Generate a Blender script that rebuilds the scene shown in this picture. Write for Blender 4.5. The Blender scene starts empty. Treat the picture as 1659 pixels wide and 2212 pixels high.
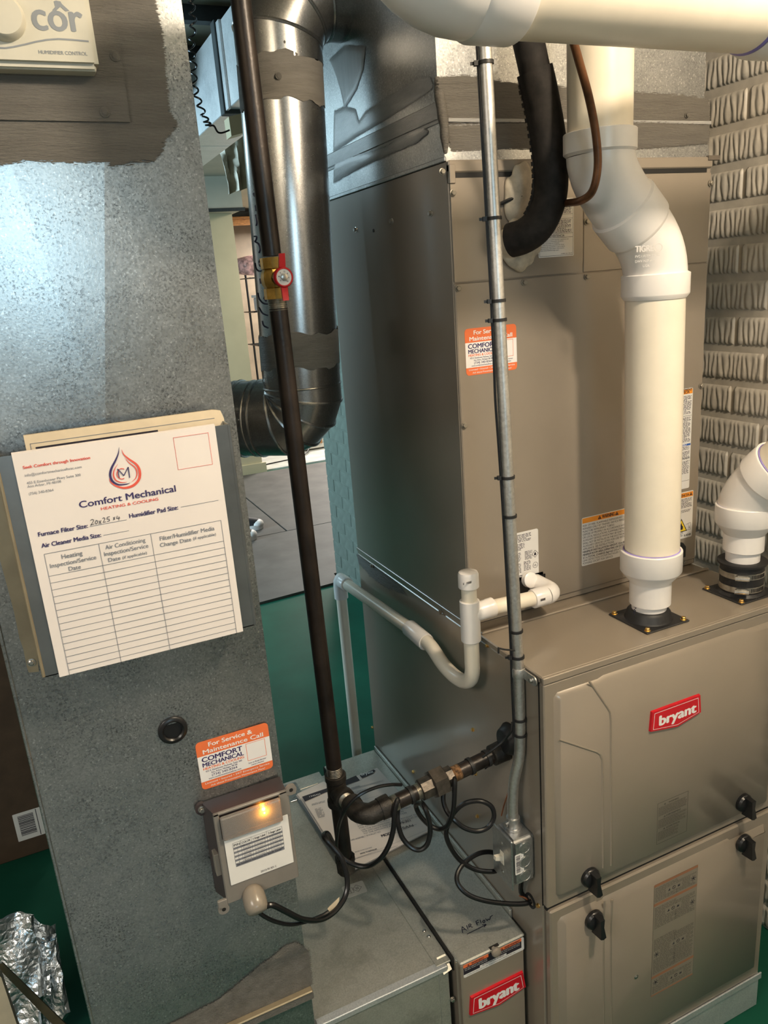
import bpy, bmesh, math, random
from mathutils import Vector, Matrix, Euler
random.seed(7)
SC = bpy.context.scene
COL = SC.collection
PI = math.pi
V = Vector

# ---------------------------------------------------------------- camera
FPX, CX, CY = 1674.8, 829.5, 1106.0
CAM_EUL = Euler((1.27979085, 0.0739744645, -0.43475256), 'XYZ')
CAM_LOC = V((-0.6465458, -0.9053085, 1.5820006))
cam = bpy.data.cameras.new('camera')
cam.sensor_fit = 'VERTICAL'; cam.sensor_height = 36.0; cam.lens = 36.0 * FPX / 2212.0
cam.clip_start = 0.02; cam.clip_end = 60
camo = bpy.data.objects.new('camera', cam); COL.objects.link(camo)
camo.location = CAM_LOC; camo.rotation_euler = CAM_EUL
SC.camera = camo

# ---------------------------------------------------------------- light and exposure
SC.view_settings.view_transform = 'Standard'
SC.view_settings.look = 'None'
SC.view_settings.gamma = 1.0
SC.view_settings.use_curve_mapping = False
SC.view_settings.exposure = 0.86
wd = bpy.data.worlds.new('World'); SC.world = wd; wd.use_nodes = True
wd.node_tree.nodes['Background'].inputs[0].default_value = (0.55, 0.6, 0.65, 1)
wd.node_tree.nodes['Background'].inputs[1].default_value = 0.05
SC.cycles.max_bounces = 8; SC.cycles.diffuse_bounces = 4; SC.cycles.glossy_bounces = 4
SC.cycles.transmission_bounces = 6; SC.cycles.caustics_reflective = False; SC.cycles.caustics_refractive = False
SC.cycles.sample_clamp_indirect = 6.0

def lamp(name, kind, loc, power, col, size=0.05, rot=None, sy=None):
    l = bpy.data.lights.new(name, kind); l.energy = power; l.color = col
    if kind == 'AREA':
        l.shape = 'RECTANGLE' if sy else 'SQUARE'; l.size = size
        if sy: l.size_y = sy
    else: l.shadow_soft_size = size
    o = bpy.data.objects.new(name, l); COL.objects.link(o); o.location = loc
    if rot: o.rotation_euler = rot
    return o
WARM = (1.0, 0.83, 0.63); COOL = (0.55, 0.83, 1.0); NEUT = (1.0, 0.91, 0.80)
lamp('bulb_light', 'POINT', (0.19, -0.86, 2.27), 35, WARM, 0.05)
lamp('window_daylight', 'AREA', (-0.74, -3.36, 1.95), 8.5, COOL, 0.72, (PI/2, 0, 0), 0.6)
sw = lamp('side_window_daylight', 'AREA', (-3.3, 3.4, 1.75), 60, COOL, 1.8, (PI/2, 0, -PI/2), 1.1); sw.data.spread = 1.9
lamp('shop_light', 'AREA', (-1.35, 3.4, 2.40), 16, (0.62, 0.87, 1.0), 1.2, (0, 0, PI/2), 0.5)
lamp('column_fill_light', 'AREA', (2.3, 5.1, 2.40), 34, (1, 0.95, 0.84), 1.0, (0, 0, 0), 0.6)  # unseen fill, added to brighten the far column
lamp('back_room_light', 'AREA', (2.9, 7.4, 2.38), 110, (1, 0.95, 0.88), 0.8, (0, 0, 0))
lamp('front_fill_light', 'AREA', (-2.3, -1.3, 2.38), 24, NEUT, 0.9, (0, 0, 0))  # unseen soft fill, added for even light on the furnace front

# ---------------------------------------------------------------- measuring: the point of a plane (axis = value) that a pixel of the photograph shows
CM = CAM_EUL.to_matrix()
def ray(px, py): return CM @ V(((px - CX) / FPX, -(py - CY) / FPX, -1.0))
def W(ax, val, px, py):
    d = ray(px, py); t = (val - CAM_LOC[ax]) / d[ax]
    return CAM_LOC + d * t
def onx(v, *p): return [W(0, v, *q) for q in p]
def ony(v, *p): return [W(1, v, *q) for q in p]
def onz(v, *p): return [W(2, v, *q) for q in p]

# ---------------------------------------------------------------- materials
MATS = {}
def ramp(nt, src, stops):
    r = nt.nodes.new('ShaderNodeValToRGB'); cr = r.color_ramp
    while len(cr.elements) < len(stops): cr.elements.new(0.5)
    for e, (p, c) in zip(cr.elements, stops):
        e.position = p; e.color = (c, c, c, 1) if not isinstance(c, (tuple, list)) else (*c, 1)
    nt.links.new(src, r.inputs[0]); return r.outputs[0]
def noise(nt, vec, scale, detail=3, rough=0.55, dist=0.0):
    n = nt.nodes.new('ShaderNodeTexNoise'); n.inputs['Scale'].default_value = scale
    n.inputs['Detail'].default_value = detail; n.inputs['Roughness'].default_value = rough
    n.inputs['Distortion'].default_value = dist
    nt.links.new(vec, n.inputs['Vector']); return n.outputs['Fac']
def mixc(nt, fac, a, b):
    m = nt.nodes.new('ShaderNodeMix'); m.data_type = 'RGBA'
    for s, v in ((m.inputs[6], a), (m.inputs[7], b)):
        if isinstance(v, tuple): s.default_value = (*v, 1)
        else: nt.links.new(v, s)
    if isinstance(fac, float): m.inputs[0].default_value = fac
    else: nt.links.new(fac, m.inputs[0])
    return m.outputs[2]
def mathn(nt, op, a, b):
    m = nt.nodes.new('ShaderNodeMath'); m.operation = op
    for s, v in zip(m.inputs, (a, b)):
        if isinstance(v, (int, float)): s.default_value = v
        else: nt.links.new(v, s)
    return m.outputs[0]
def vecs(nt, scale=(1, 1, 1), space='Object'):
    tc = nt.nodes.new('ShaderNodeTexCoord'); mp = nt.nodes.new('ShaderNodeMapping')
    mp.inputs['Scale'].default_value = scale
    nt.links.new(tc.outputs[space], mp.inputs[0]); return mp.outputs[0]
def base(name):
    m = bpy.data.materials.new(name); m.use_nodes = True
    nt = m.node_tree; return m, nt, nt.nodes['Principled BSDF']
def setp(nt, b, **k):
    for key, v in k.items():
        i = b.inputs[key.replace('_', ' ')]
        if isinstance(v, tuple) and len(v) == 3: i.default_value = (*v, 1)
        elif isinstance(v, (int, float, tuple)): i.default_value = v
        else: nt.links.new(v, i)
def bump(nt, b, h, strength, dist=0.001):
    n = nt.nodes.new('ShaderNodeBump'); n.inputs['Strength'].default_value = strength
    n.inputs['Distance'].default_value = dist
    nt.links.new(h, n.inputs['Height']); nt.links.new(n.outputs[0], b.inputs['Normal'])
def plain(name, col, rough=0.5, metal=0.0, var=0.08, nscale=25, bmp=0.0, bscale=120, spec=0.5, coat=0.0, stretch=(1, 1, 1)):
    m, nt, b = base(name)
    v = vecs(nt, stretch); n = noise(nt, v, nscale, 4)
    lo = tuple(c * (1 - var * 2) for c in col); hi = tuple(min(1, c * (1 + var)) for c in col)
    c = mixc(nt, ramp(nt, n, [(0.3, 0.0), (0.7, 1.0)]), lo, hi)
    setp(nt, b, Base_Color=c, Roughness=rough, Metallic=metal, Specular_IOR_Level=spec, Coat_Weight=coat, Coat_Roughness=0.2)
    if bmp: bump(nt, b, noise(nt, v, bscale, 3), bmp)
    MATS[name] = m; return m
def galv(name, lo, hi, rough=(0.3, 0.5), cell=170, speck=0.5, metal=0.9, grain=(1, 1, 1)):
    m, nt, b = base(name)
    v = vecs(nt)
    vo = nt.nodes.new('ShaderNodeTexVoronoi'); vo.inputs['Scale'].default_value = cell; nt.links.new(v, vo.inputs['Vector'])
    bw = nt.nodes.new('ShaderNodeRGBToBW'); nt.links.new(vo.outputs['Color'], bw.inputs[0])
    big = noise(nt, v, 9, 4)
    fine = noise(nt, v, 330, 3, 0.7)
    vs = vecs(nt, grain); streak = noise(nt, vs, 40, 3)
    a = mathn(nt, 'ADD', mathn(nt, 'MULTIPLY', bw.outputs[0], 0.35), mathn(nt, 'MULTIPLY', big, 0.5))
    a = mathn(nt, 'ADD', a, mathn(nt, 'MULTIPLY', streak, 0.25))
    c = mixc(nt, ramp(nt, a, [(0.3, 0.0), (0.75, 1.0)]), lo, hi)
    sp = mathn(nt, 'MULTIPLY', ramp(nt, fine, [(0.52, 0.0), (0.62, 1.0)]), ramp(nt, noise(nt, v, 14, 3), [(0.4, 0.15), (0.65, 1.0)]))
    c = mixc(nt, mathn(nt, 'MULTIPLY', sp, speck), c, tuple(x * 0.42 for x in lo))
    dots = ramp(nt, noise(nt, v, 300, 2, 0.5), [(0.64, 0.0), (0.70, 1.0)])
    c = mixc(nt, mathn(nt, 'MULTIPLY', dots, 0.55 if speck > 0.4 else 0.08), c, (0.85, 0.86, 0.84))
    if name == 'galv_box': c = mixc(nt, mathn(nt, 'MULTIPLY', ramp(nt, noise(nt, v, 11, 4, 0.6), [(0.55, 0.0), (0.72, 1.0)]), 0.45), c, (0.22, 0.21, 0.17))
    r = nt.nodes.new('ShaderNodeMapRange'); r.inputs[3].default_value = rough[0]; r.inputs[4].default_value = rough[1]
    nt.links.new(a, r.inputs[0])
    setp(nt, b, Base_Color=c, Metallic=metal, Roughness=r.outputs[0])
    bump(nt, b, mathn(nt, 'ADD', fine, mathn(nt, 'MULTIPLY', noise(nt, v, 6, 2), 8.0)), 0.03 if name in ('galv_duct', 'galv_bright', 'emt') else 0.12, 0.0006)
    MATS[name] = m; return m
def mastic(name, lo, hi, stretch, rough=0.55):
    m, nt, b = base(name)
    v = vecs(nt, stretch); n = noise(nt, v, 60, 5, 0.65)
    c = mixc(nt, ramp(nt, noise(nt, v, 12, 4), [(0.3, 0.0), (0.75, 1.0)]), lo, hi)
    setp(nt, b, Base_Color=c, Roughness=rough, Specular_IOR_Level=0.45, Coat_Weight=1.0 if rough < 0.35 else 0.0, Coat_Roughness=0.3)
    bump(nt, b, n, 0.9, 0.0024)
    MATS[name] = m
    m2 = m.copy(); m2.name = name + '_coat'; nt = m2.node_tree; b = nt.nodes['Principled BSDF']
    at = nt.nodes.new('ShaderNodeAttribute'); at.attribute_name = 'coat'
    v2 = vecs(nt, tuple(0.6 * x for x in stretch)); f = mathn(nt, 'ADD', at.outputs['Fac'], mathn(nt, 'MULTIPLY', mathn(nt, 'SUBTRACT', noise(nt, v2, 150, 5, 0.75), 0.5), 1.7))
    nt.links.new(ramp(nt, f, [(0.44, 0.0), (0.52, 1.0)]), b.inputs['Alpha'])
    MATS[m2.name] = m2; return m
def flat(name, col, rough=0.5, metal=0.0, spec=0.4):
    m, nt, b = base(name)
    setp(nt, b, Base_Color=col, Roughness=rough, Metallic=metal, Specular_IOR_Level=spec)
    MATS[name] = m; return m
def emit(name, col, strength):
    m, nt, b = base(name)
    setp(nt, b, Base_Color=col, Emission_Color=col, Emission_Strength=strength); MATS[name] = m; return m

galv('galv_plenum', (0.30, 0.31, 0.31), (0.52, 0.53, 0.52), (0.22, 0.35), 430, 0.8)
galv('galv_duct', (0.30, 0.30, 0.295), (0.44, 0.44, 0.43), (0.2, 0.3), 600, 0.0, 0.95, (4, 4, 0.3))
galv('galv_box', (0.42, 0.42, 0.37), (0.62, 0.61, 0.55), (0.4, 0.55), 500, 0.2, 0.7)
galv('galv_supply', (0.27, 0.28, 0.28), (0.47, 0.48, 0.48), (0.27, 0.42), 450, 0.5)
galv('galv_bright', (0.55, 0.57, 0.58), (0.78, 0.79, 0.79), (0.3, 0.45), 420, 0.12, 0.6)
galv('emt', (0.52, 0.51, 0.49), (0.72, 0.71, 0.68), (0.34, 0.5), 240, 0.2, 0.95, (3, 3, 0.3))
galv('steel_box', (0.40, 0.41, 0.41), (0.58, 0.58, 0.57), (0.3, 0.42), 230, 0.2)
def paint(name, col, rough=0.34):
    m, nt, b = base(name)
    v = vecs(nt)
    n = noise(nt, v, 5, 4)
    c = mixc(nt, ramp(nt, n, [(0.3, 0.0), (0.7, 1.0)]), tuple(x * 0.94 for x in col), tuple(x * 1.05 for x in col))
    setp(nt, b, Base_Color=c, Roughness=rough, Metallic=0.15, Specular_IOR_Level=0.5, Coat_Weight=0.45, Coat_Roughness=0.14)
    bump(nt, b, noise(nt, v, 700, 2), 0.05, 0.0004)
    MATS[name] = m; return m
paint('furnace_paint', (0.30, 0.254, 0.20))
paint('coil_paint', (0.30, 0.256, 0.205), 0.32)
plain('pvc', (0.87, 0.79, 0.65), 0.32, var=0.03, nscale=14)
plain('moulded', (0.72, 0.68, 0.64), 0.32, var=0.02)  # fitting colour darkened to paint the shade of raised letters
plain('pvc_fitting', (0.88, 0.84, 0.80), 0.28, var=0.02, nscale=20)
plain('purple_primer', (0.32, 0.26, 0.62), 0.35, var=0.2)
plain('black_iron', (0.028, 0.020, 0.016), 0.38, 0.25, 0.35, 18, 0.3, 160)
plain('cast_iron', (0.035, 0.030, 0.025), 0.5, 0.3, 0.3, 60, 0.6, 300)
plain('thread_metal', (0.55, 0.52, 0.46), 0.3, 0.9, 0.2, 150)
plain('union_metal', (0.11, 0.095, 0.08), 0.42, 0.7, 0.25, 80, 0.4, 220)
plain('rust_thread', (0.42, 0.24, 0.12), 0.5, 0.6, 0.4, 150)
plain('brass', (0.62, 0.42, 0.12), 0.28, 1.0, 0.2, 50)
plain('red_enamel', (0.66, 0.02, 0.025), 0.3, var=0.06)
plain('badge_red', (0.62, 0.008, 0.02), 0.28, var=0.02)
plain('black_plastic', (0.012, 0.012, 0.013), 0.32, var=0.1)
plain('black_rubber', (0.015, 0.015, 0.016), 0.5, var=0.15)
plain('cable_black', (0.008, 0.008, 0.009), 0.3, var=0.1)
plain('foam_black', (0.022, 0.019, 0.017), 0.75, var=0.25, nscale=60, bmp=0.3, bscale=90, spec=0.3)
plain('zinc', (0.52, 0.50, 0.46), 0.32, 0.95, 0.15, 120)
plain('painted_screw', (0.30, 0.27, 0.22), 0.35, 0.4, 0.1)
plain('gold_zinc', (0.72, 0.46, 0.16), 0.3, 1.0, 0.1)
plain('copper_old', (0.16, 0.07, 0.03), 0.42, 0.55, 0.3, 30)
mastic('mastic_h', (0.115, 0.106, 0.092), (0.150, 0.140, 0.122), (1, 1, 8), 0.45)
mastic('mastic_b', (0.20, 0.185, 0.16), (0.28, 0.26, 0.225), (1, 1, 8), 0.4)  # sealant tone lightened to stand in for light on the shaded duct
mastic('mastic_s', (0.34, 0.345, 0.34), (0.45, 0.45, 0.44), (1, 2, 9), 0.26)  # sealant lightened: light caught by its strokes is put into the colour
mastic('mastic_v', (0.30, 0.295, 0.28), (0.40, 0.395, 0.38), (8, 8, 1), 0.3)  # upright strokes, their caught light also painted as a paler tone
mastic('mastic_x', (0.13, 0.12, 0.105), (0.20, 0.19, 0.17), (6, 1, 6), 0.42)
plain('paper', (0.84, 0.77, 0.72), 0.6, var=0.02, nscale=8, bmp=0.06, bscale=14)
plain('paper_white', (0.85, 0.83, 0.79), 0.55, var=0.02)
plain('manila', (0.80, 0.66, 0.46), 0.6, var=0.05)
plain('label_white', (0.80, 0.78, 0.75), 0.4, var=0.02)
plain('print_dark', (0.025, 0.02, 0.03), 0.5, var=0.02)
plain('print_navy', (0.045, 0.03, 0.12), 0.5, var=0.02)
plain('print_red', (0.78, 0.11, 0.07), 0.5, var=0.02)
plain('print_crimson', (0.55, 0.02, 0.07), 0.5, var=0.02)
plain('print_grey', (0.22, 0.23, 0.26), 0.5, var=0.02)
plain('print_faint', (0.10, 0.09, 0.075), 0.5, var=0.02)
plain('print_orange', (0.86, 0.19, 0.06), 0.45, var=0.02)
plain('warn_orange', (0.93, 0.34, 0.03), 0.45, var=0.02)
plain('rust_print', (0.33, 0.15, 0.08), 0.45, var=0.05)
plain('print_yellow', (0.93, 0.66, 0.03), 0.45, var=0.02)
plain('print_blue', (0.03, 0.12, 0.45), 0.45, var=0.02)
plain('white_ink', (0.88, 0.86, 0.84), 0.4, var=0.01)
plain('marker', (0.008, 0.01, 0.03), 0.5, var=0.05)
plain('pencil', (0.14, 0.13, 0.14), 0.6, var=0.05)
plain('shadow_line', (0.012, 0.011, 0.01), 0.7, var=0.05)
plain('relief_line', (0.12, 0.10, 0.08), 0.5, var=0.05)
plain('cover_grey', (0.23, 0.21, 0.185), 0.35, var=0.04)
plain('housing_dark', (0.055, 0.04, 0.04), 0.42, var=0.08)
plain('gland_grey', (0.27, 0.235, 0.19), 0.25, var=0.04)
plain('humid_white', (0.60, 0.57, 0.47), 0.4, var=0.03)
plain('humid_print', (0.24, 0.26, 0.28), 0.5, var=0.03)
plain('bounce_grey', (0.15, 0.185, 0.19), 0.45, var=0.12, nscale=5)
plain('green_floor', (0.010, 0.082, 0.050), 0.5, var=0.14, nscale=3, spec=0.1, bmp=0.04, bscale=30)
plain('mat_grey', (0.075, 0.068, 0.06), 0.6, var=0.2, nscale=5)
plain('white_floor', (0.52, 0.52, 0.48), 0.4, var=0.15, nscale=6)
plain('brick_paint', (0.60, 0.55, 0.47), 0.42, var=0.08, nscale=30, bmp=0.25, bscale=160)
plain('mortar_paint', (0.57, 0.52, 0.44), 0.5, var=0.08, nscale=30, bmp=0.3, bscale=140)
plain('brick_bounce_green', (0.13, 0.155, 0.13), 0.4, var=0.1, nscale=25, bmp=0.2, bscale=60)  # green bounce from the floor put into the far bricks' colour
plain('beige_wall', (0.50, 0.42, 0.26), 0.6, var=0.04, nscale=4)
plain('grey_wall', (0.45, 0.42, 0.37), 0.7, var=0.05, nscale=4)
plain('ceiling_beige', (0.42, 0.40, 0.32), 0.7, var=0.05, nscale=4)
plain('tan_panel', (0.25, 0.19, 0.13), 0.55, var=0.12, nscale=5)
plain('joist_dark', (0.02, 0.026, 0.026), 0.7, var=0.2)
plain('wood_trim', (0.45, 0.20, 0.06), 0.45, var=0.25, nscale=20, stretch=(1, 6, 6))
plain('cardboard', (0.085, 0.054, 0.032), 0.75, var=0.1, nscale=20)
plain('tape_tan', (0.14, 0.11, 0.06), 0.5, var=0.1)
plain('copper_wire', (0.45, 0.17, 0.08), 0.4, 0.4, 0.1)
plain('plastic_sheet', (0.62, 0.56, 0.46), 0.25, var=0.1, nscale=9, spec=0.7)
plain('putty', (0.60, 0.52, 0.40), 0.6, var=0.2, nscale=40, bmp=0.6, bscale=50)
plain('ivory', (0.80, 0.74, 0.62), 0.3, var=0.03)
plain('pink_bag', (0.75, 0.42, 0.40), 0.4, var=0.4, nscale=28)
plain('white_bag', (0.78, 0.74, 0.66), 0.45, var=0.12, nscale=14)
plain('bin_clear', (0.62, 0.63, 0.66), 0.3, var=0.15, nscale=10)
plain('sneaker_black', (0.012, 0.012, 0.014), 0.6, var=0.2)
plain('sneaker_sole', (0.78, 0.76, 0.74), 0.45, var=0.05)
plain('tan_flange', (0.40, 0.33, 0.22), 0.35, 0.5, 0.1, 20)
plain('zinc_pouch', (0.30, 0.32, 0.33), 0.32, 0.9, 0.12, 14, 0.1, 60)
plain('teal_wire', (0.03, 0.3, 0.36), 0.4, var=0.05)
emit('led_amber', (1.0, 0.33, 0.02), 28.0)
def clear(name, col, rough, alpha_t):
    m, nt, b = base(name)
    setp(nt, b, Base_Color=col, Roughness=rough, Transmission_Weight=alpha_t, IOR=1.35); MATS[name] = m
clear('smoke_window', (0.85, 0.80, 0.74), 0.25, 0.75)
# crumpled foil
m_, nt_, b_ = base('foil'); v_ = vecs(nt_)
vo_ = nt_.nodes.new('ShaderNodeTexVoronoi'); vo_.inputs['Scale'].default_value = 60; vo_.feature = 'DISTANCE_TO_EDGE'; nt_.links.new(v_, vo_.inputs['Vector'])
setp(nt_, b_, Base_Color=(0.62, 0.66, 0.68), Metallic=1.0, Roughness=0.3)
bump(nt_, b_, mathn(nt_, 'ADD', vo_.outputs['Distance'], noise(nt_, v_, 45, 4)), 0.9, 0.004); MATS['foil'] = m_
def M(n): return MATS[n]

# ---------------------------------------------------------------- mesh builder
class MB:
    def __init__(s): s.bm = bmesh.new()
    def poly(s, pts):
        return s.bm.faces.new([s.bm.verts.new(p) for p in pts])
    def box(s, x0, x1, y0, y1, z0, z1, bev=0.0, seg=1):
        r = bmesh.ops.create_cube(s.bm, size=1.0, matrix=Matrix.Translation(((x0+x1)/2, (y0+y1)/2, (z0+z1)/2)) @ Matrix.Diagonal((x1-x0, y1-y0, z1-z0, 1)))
        if bev:
            es = list({e for v in r['verts'] for e in v.link_edges})
            bmesh.ops.bevel(s.bm, geom=es, offset=bev, segments=seg, affect='EDGES', clamp_overlap=True)
        return s
    def obox(s, c, u, v, w, su, sv, sw):
        c, u, v, w = V(c), V(u).normalized(), V(v).normalized(), V(w).normalized()
        m = Matrix((( *[u[i] for i in range(3)],), (*[v[i] for i in range(3)],), (*[w[i] for i in range(3)],))).transposed().to_4x4()
        bmesh.ops.create_cube(s.bm, size=1.0, matrix=Matrix.Translation(c) @ m @ Matrix.Diagonal((su, sv, sw, 1)))
        return s
    def ring(s, pts): return [s.bm.verts.new(p) for p in pts]
    def skin(s, a, b):
        n = len(a)
        for i in range(n):
            s.bm.faces.new((a[i], a[(i+1) % n], b[(i+1) % n], b[i]))
    def tube(s, pts, r, seg=16, cap=True, rs=None, r_in=None):
        pts = [V(p) for p in pts]; n = len(pts)
        rr = rs or [r] * n
        d0 = (pts[1] - pts[0]).normalized()
        up = V((0, 0, 1)) if abs(d0.z) < 0.9 else V((1, 0, 0))
        e1 = d0.cross(up).normalized(); e2 = d0.cross(e1).normalized()
        prev = None; first = None; dprev = d0
        for i, p in enumerate(pts):
            din = (p - pts[i-1]).normalized() if i else d0
            if i:
                q = dprev.rotation_difference(din); e1 = q @ e1; e2 = q @ e2
            dprev = din
            dout = (pts[i+1] - p).normalized() if i < n - 1 else din
            nb = (din + dout)
            nb = nb.normalized() if nb.length > 1e-6 else din
            den = max(0.35, din.dot(nb))
            ring = []
            for k in range(seg):
                a = 2 * PI * k / seg
                o = (e1 * math.cos(a) + e2 * math.sin(a)) * rr[i]
                o = o - din * (o.dot(nb) / den)
                ring.append(s.bm.verts.new(p + o))
            if prev: s.skin(prev, ring)
            else: first = ring
            prev = ring
        if cap:
            s.bm.faces.new(first[::-1]); s.bm.faces.new(prev)
        return s
    def lathe(s, p0, axis, prof, seg=24, cap=True, phase=0.0):
        p0 = V(p0); d = V(axis).normalized()
        up = V((0, 0, 1)) if abs(d.z) < 0.9 else V((1, 0, 0))
        e1 = d.cross(up).normalized(); e2 = d.cross(e1).normalized()
        prev = first = None
        for t, r in prof:
            ring = [s.bm.verts.new(p0 + d * t + (e1 * math.cos(2*PI*k/seg + phase) + e2 * math.sin(2*PI*k/seg + phase)) * max(r, 1e-5)) for k in range(seg)]
            if prev: s.skin(prev, ring)
            else: first = ring
            prev = ring
        if cap: s.bm.faces.new(first[::-1]); s.bm.faces.new(prev)
        return s
    def prism(s, pts, n, d, top=None):
        a = s.ring(pts); b = s.ring(top if top else [V(p) + V(n) * d for p in pts])
        s.skin(a, b); s.bm.faces.new(a[::-1]); s.bm.faces.new(b); return s
    def done(s, name, mat, parent=None, root=None, smooth=35):
        bm = s.bm
        bmesh.ops.recalc_face_normals(bm, faces=bm.faces)
        me = bpy.data.meshes.new(name)
        L = root.location if root else V((0, 0, 0))
        bm.transform(Matrix.Translation(-V(L)))
        bm.to_mesh(me); bm.free()
        me.shade_smooth(); me.set_sharp_from_angle(angle=math.radians(smooth))
        me.materials.append(M(mat))
        o = bpy.data.objects.new(name, me); COL.objects.link(o)
        if parent: o.parent = parent
        return o
def solid(b, th):
    b.bm.normal_update(); bmesh.ops.solidify(b.bm, geom=b.bm.faces[:], thickness=th)
def smoothpath(pts, k=6):
    pts = [V(p) for p in pts]; out = []
    P = [pts[0] * 2 - pts[1]] + pts + [pts[-1] * 2 - pts[-2]]
    for i in range(1, len(P) - 2):
        a, b, c, d = P[i-1], P[i], P[i+1], P[i+2]
        for j in range(k):
            t = j / k
            out.append(0.5 * ((2*b) + (c - a)*t + (2*a - 5*b + 4*c - d)*t*t + (3*b - a - 3*c + d)*t**3))
    out.append(pts[-1]); return out
def arc(c, a, b, R, n=8):
    """points of a quarter-like bend from direction a to direction b (unit vectors from the centre c)"""
    c, a, b = V(c), V(a).normalized(), V(b).normalized()
    ang = a.angle(b); ax = a.cross(b).normalized()
    return [c + (Matrix.Rotation(ang * i / n, 3, ax) @ a) * R for i in range(n + 1)]

def thing(name, label, cat, loc, group=None):
    o = bpy.data.objects.new(name, None); COL.objects.link(o); o.location = loc
    o.empty_display_size = 0.05
    o['label'] = label; o['category'] = cat
    if group: o['group'] = group
    return o
def single(name, mb, mat, label, cat, loc, group=None, smooth=35):
    class R: pass
    r = R(); r.location = V(loc)
    o = mb.done(name, mat, None, r, smooth); o.location = loc
    o['label'] = label; o['category'] = cat
    if group: o['group'] = group
    return o
def struct(name, mb, mat):
    o = mb.done(name, mat); o['kind'] = 'structure'; return o

# screws share one mesh per kind
_SCR = {}
def screw(p, n, parent, root, r=0.0045, mat='zinc', hexed=True, name='screw', washer=True):
    key = (tuple(round(c, 2) for c in n), r, mat, hexed, washer)
    if key not in _SCR:
        b = MB(); nn = V(n)
        if washer: b.lathe((0, 0, 0), nn, [(0, r*1.35), (r*0.22, r*1.3), (r*0.3, r*0.95)], 14)
        if hexed: b.lathe(nn * r * (0.25 if washer else 0), nn, [(0, r), (r*0.85, r), (r*1.0, r*0.8)], 6)
        else: b.lathe(nn * 0, nn, [(0, r), (r*0.35, r*0.95), (r*0.6, r*0.6), (r*0.66, 0.0)], 14)
        o = b.done(name, mat, None, None, 25); _SCR[key] = o.data
        COL.objects.unlink(o); bpy.data.objects.remove(o)
    o = bpy.data.objects.new(name, _SCR[key]); COL.objects.link(o)
    o.parent = parent; o.location = V(p) - root.location
    return o

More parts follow.
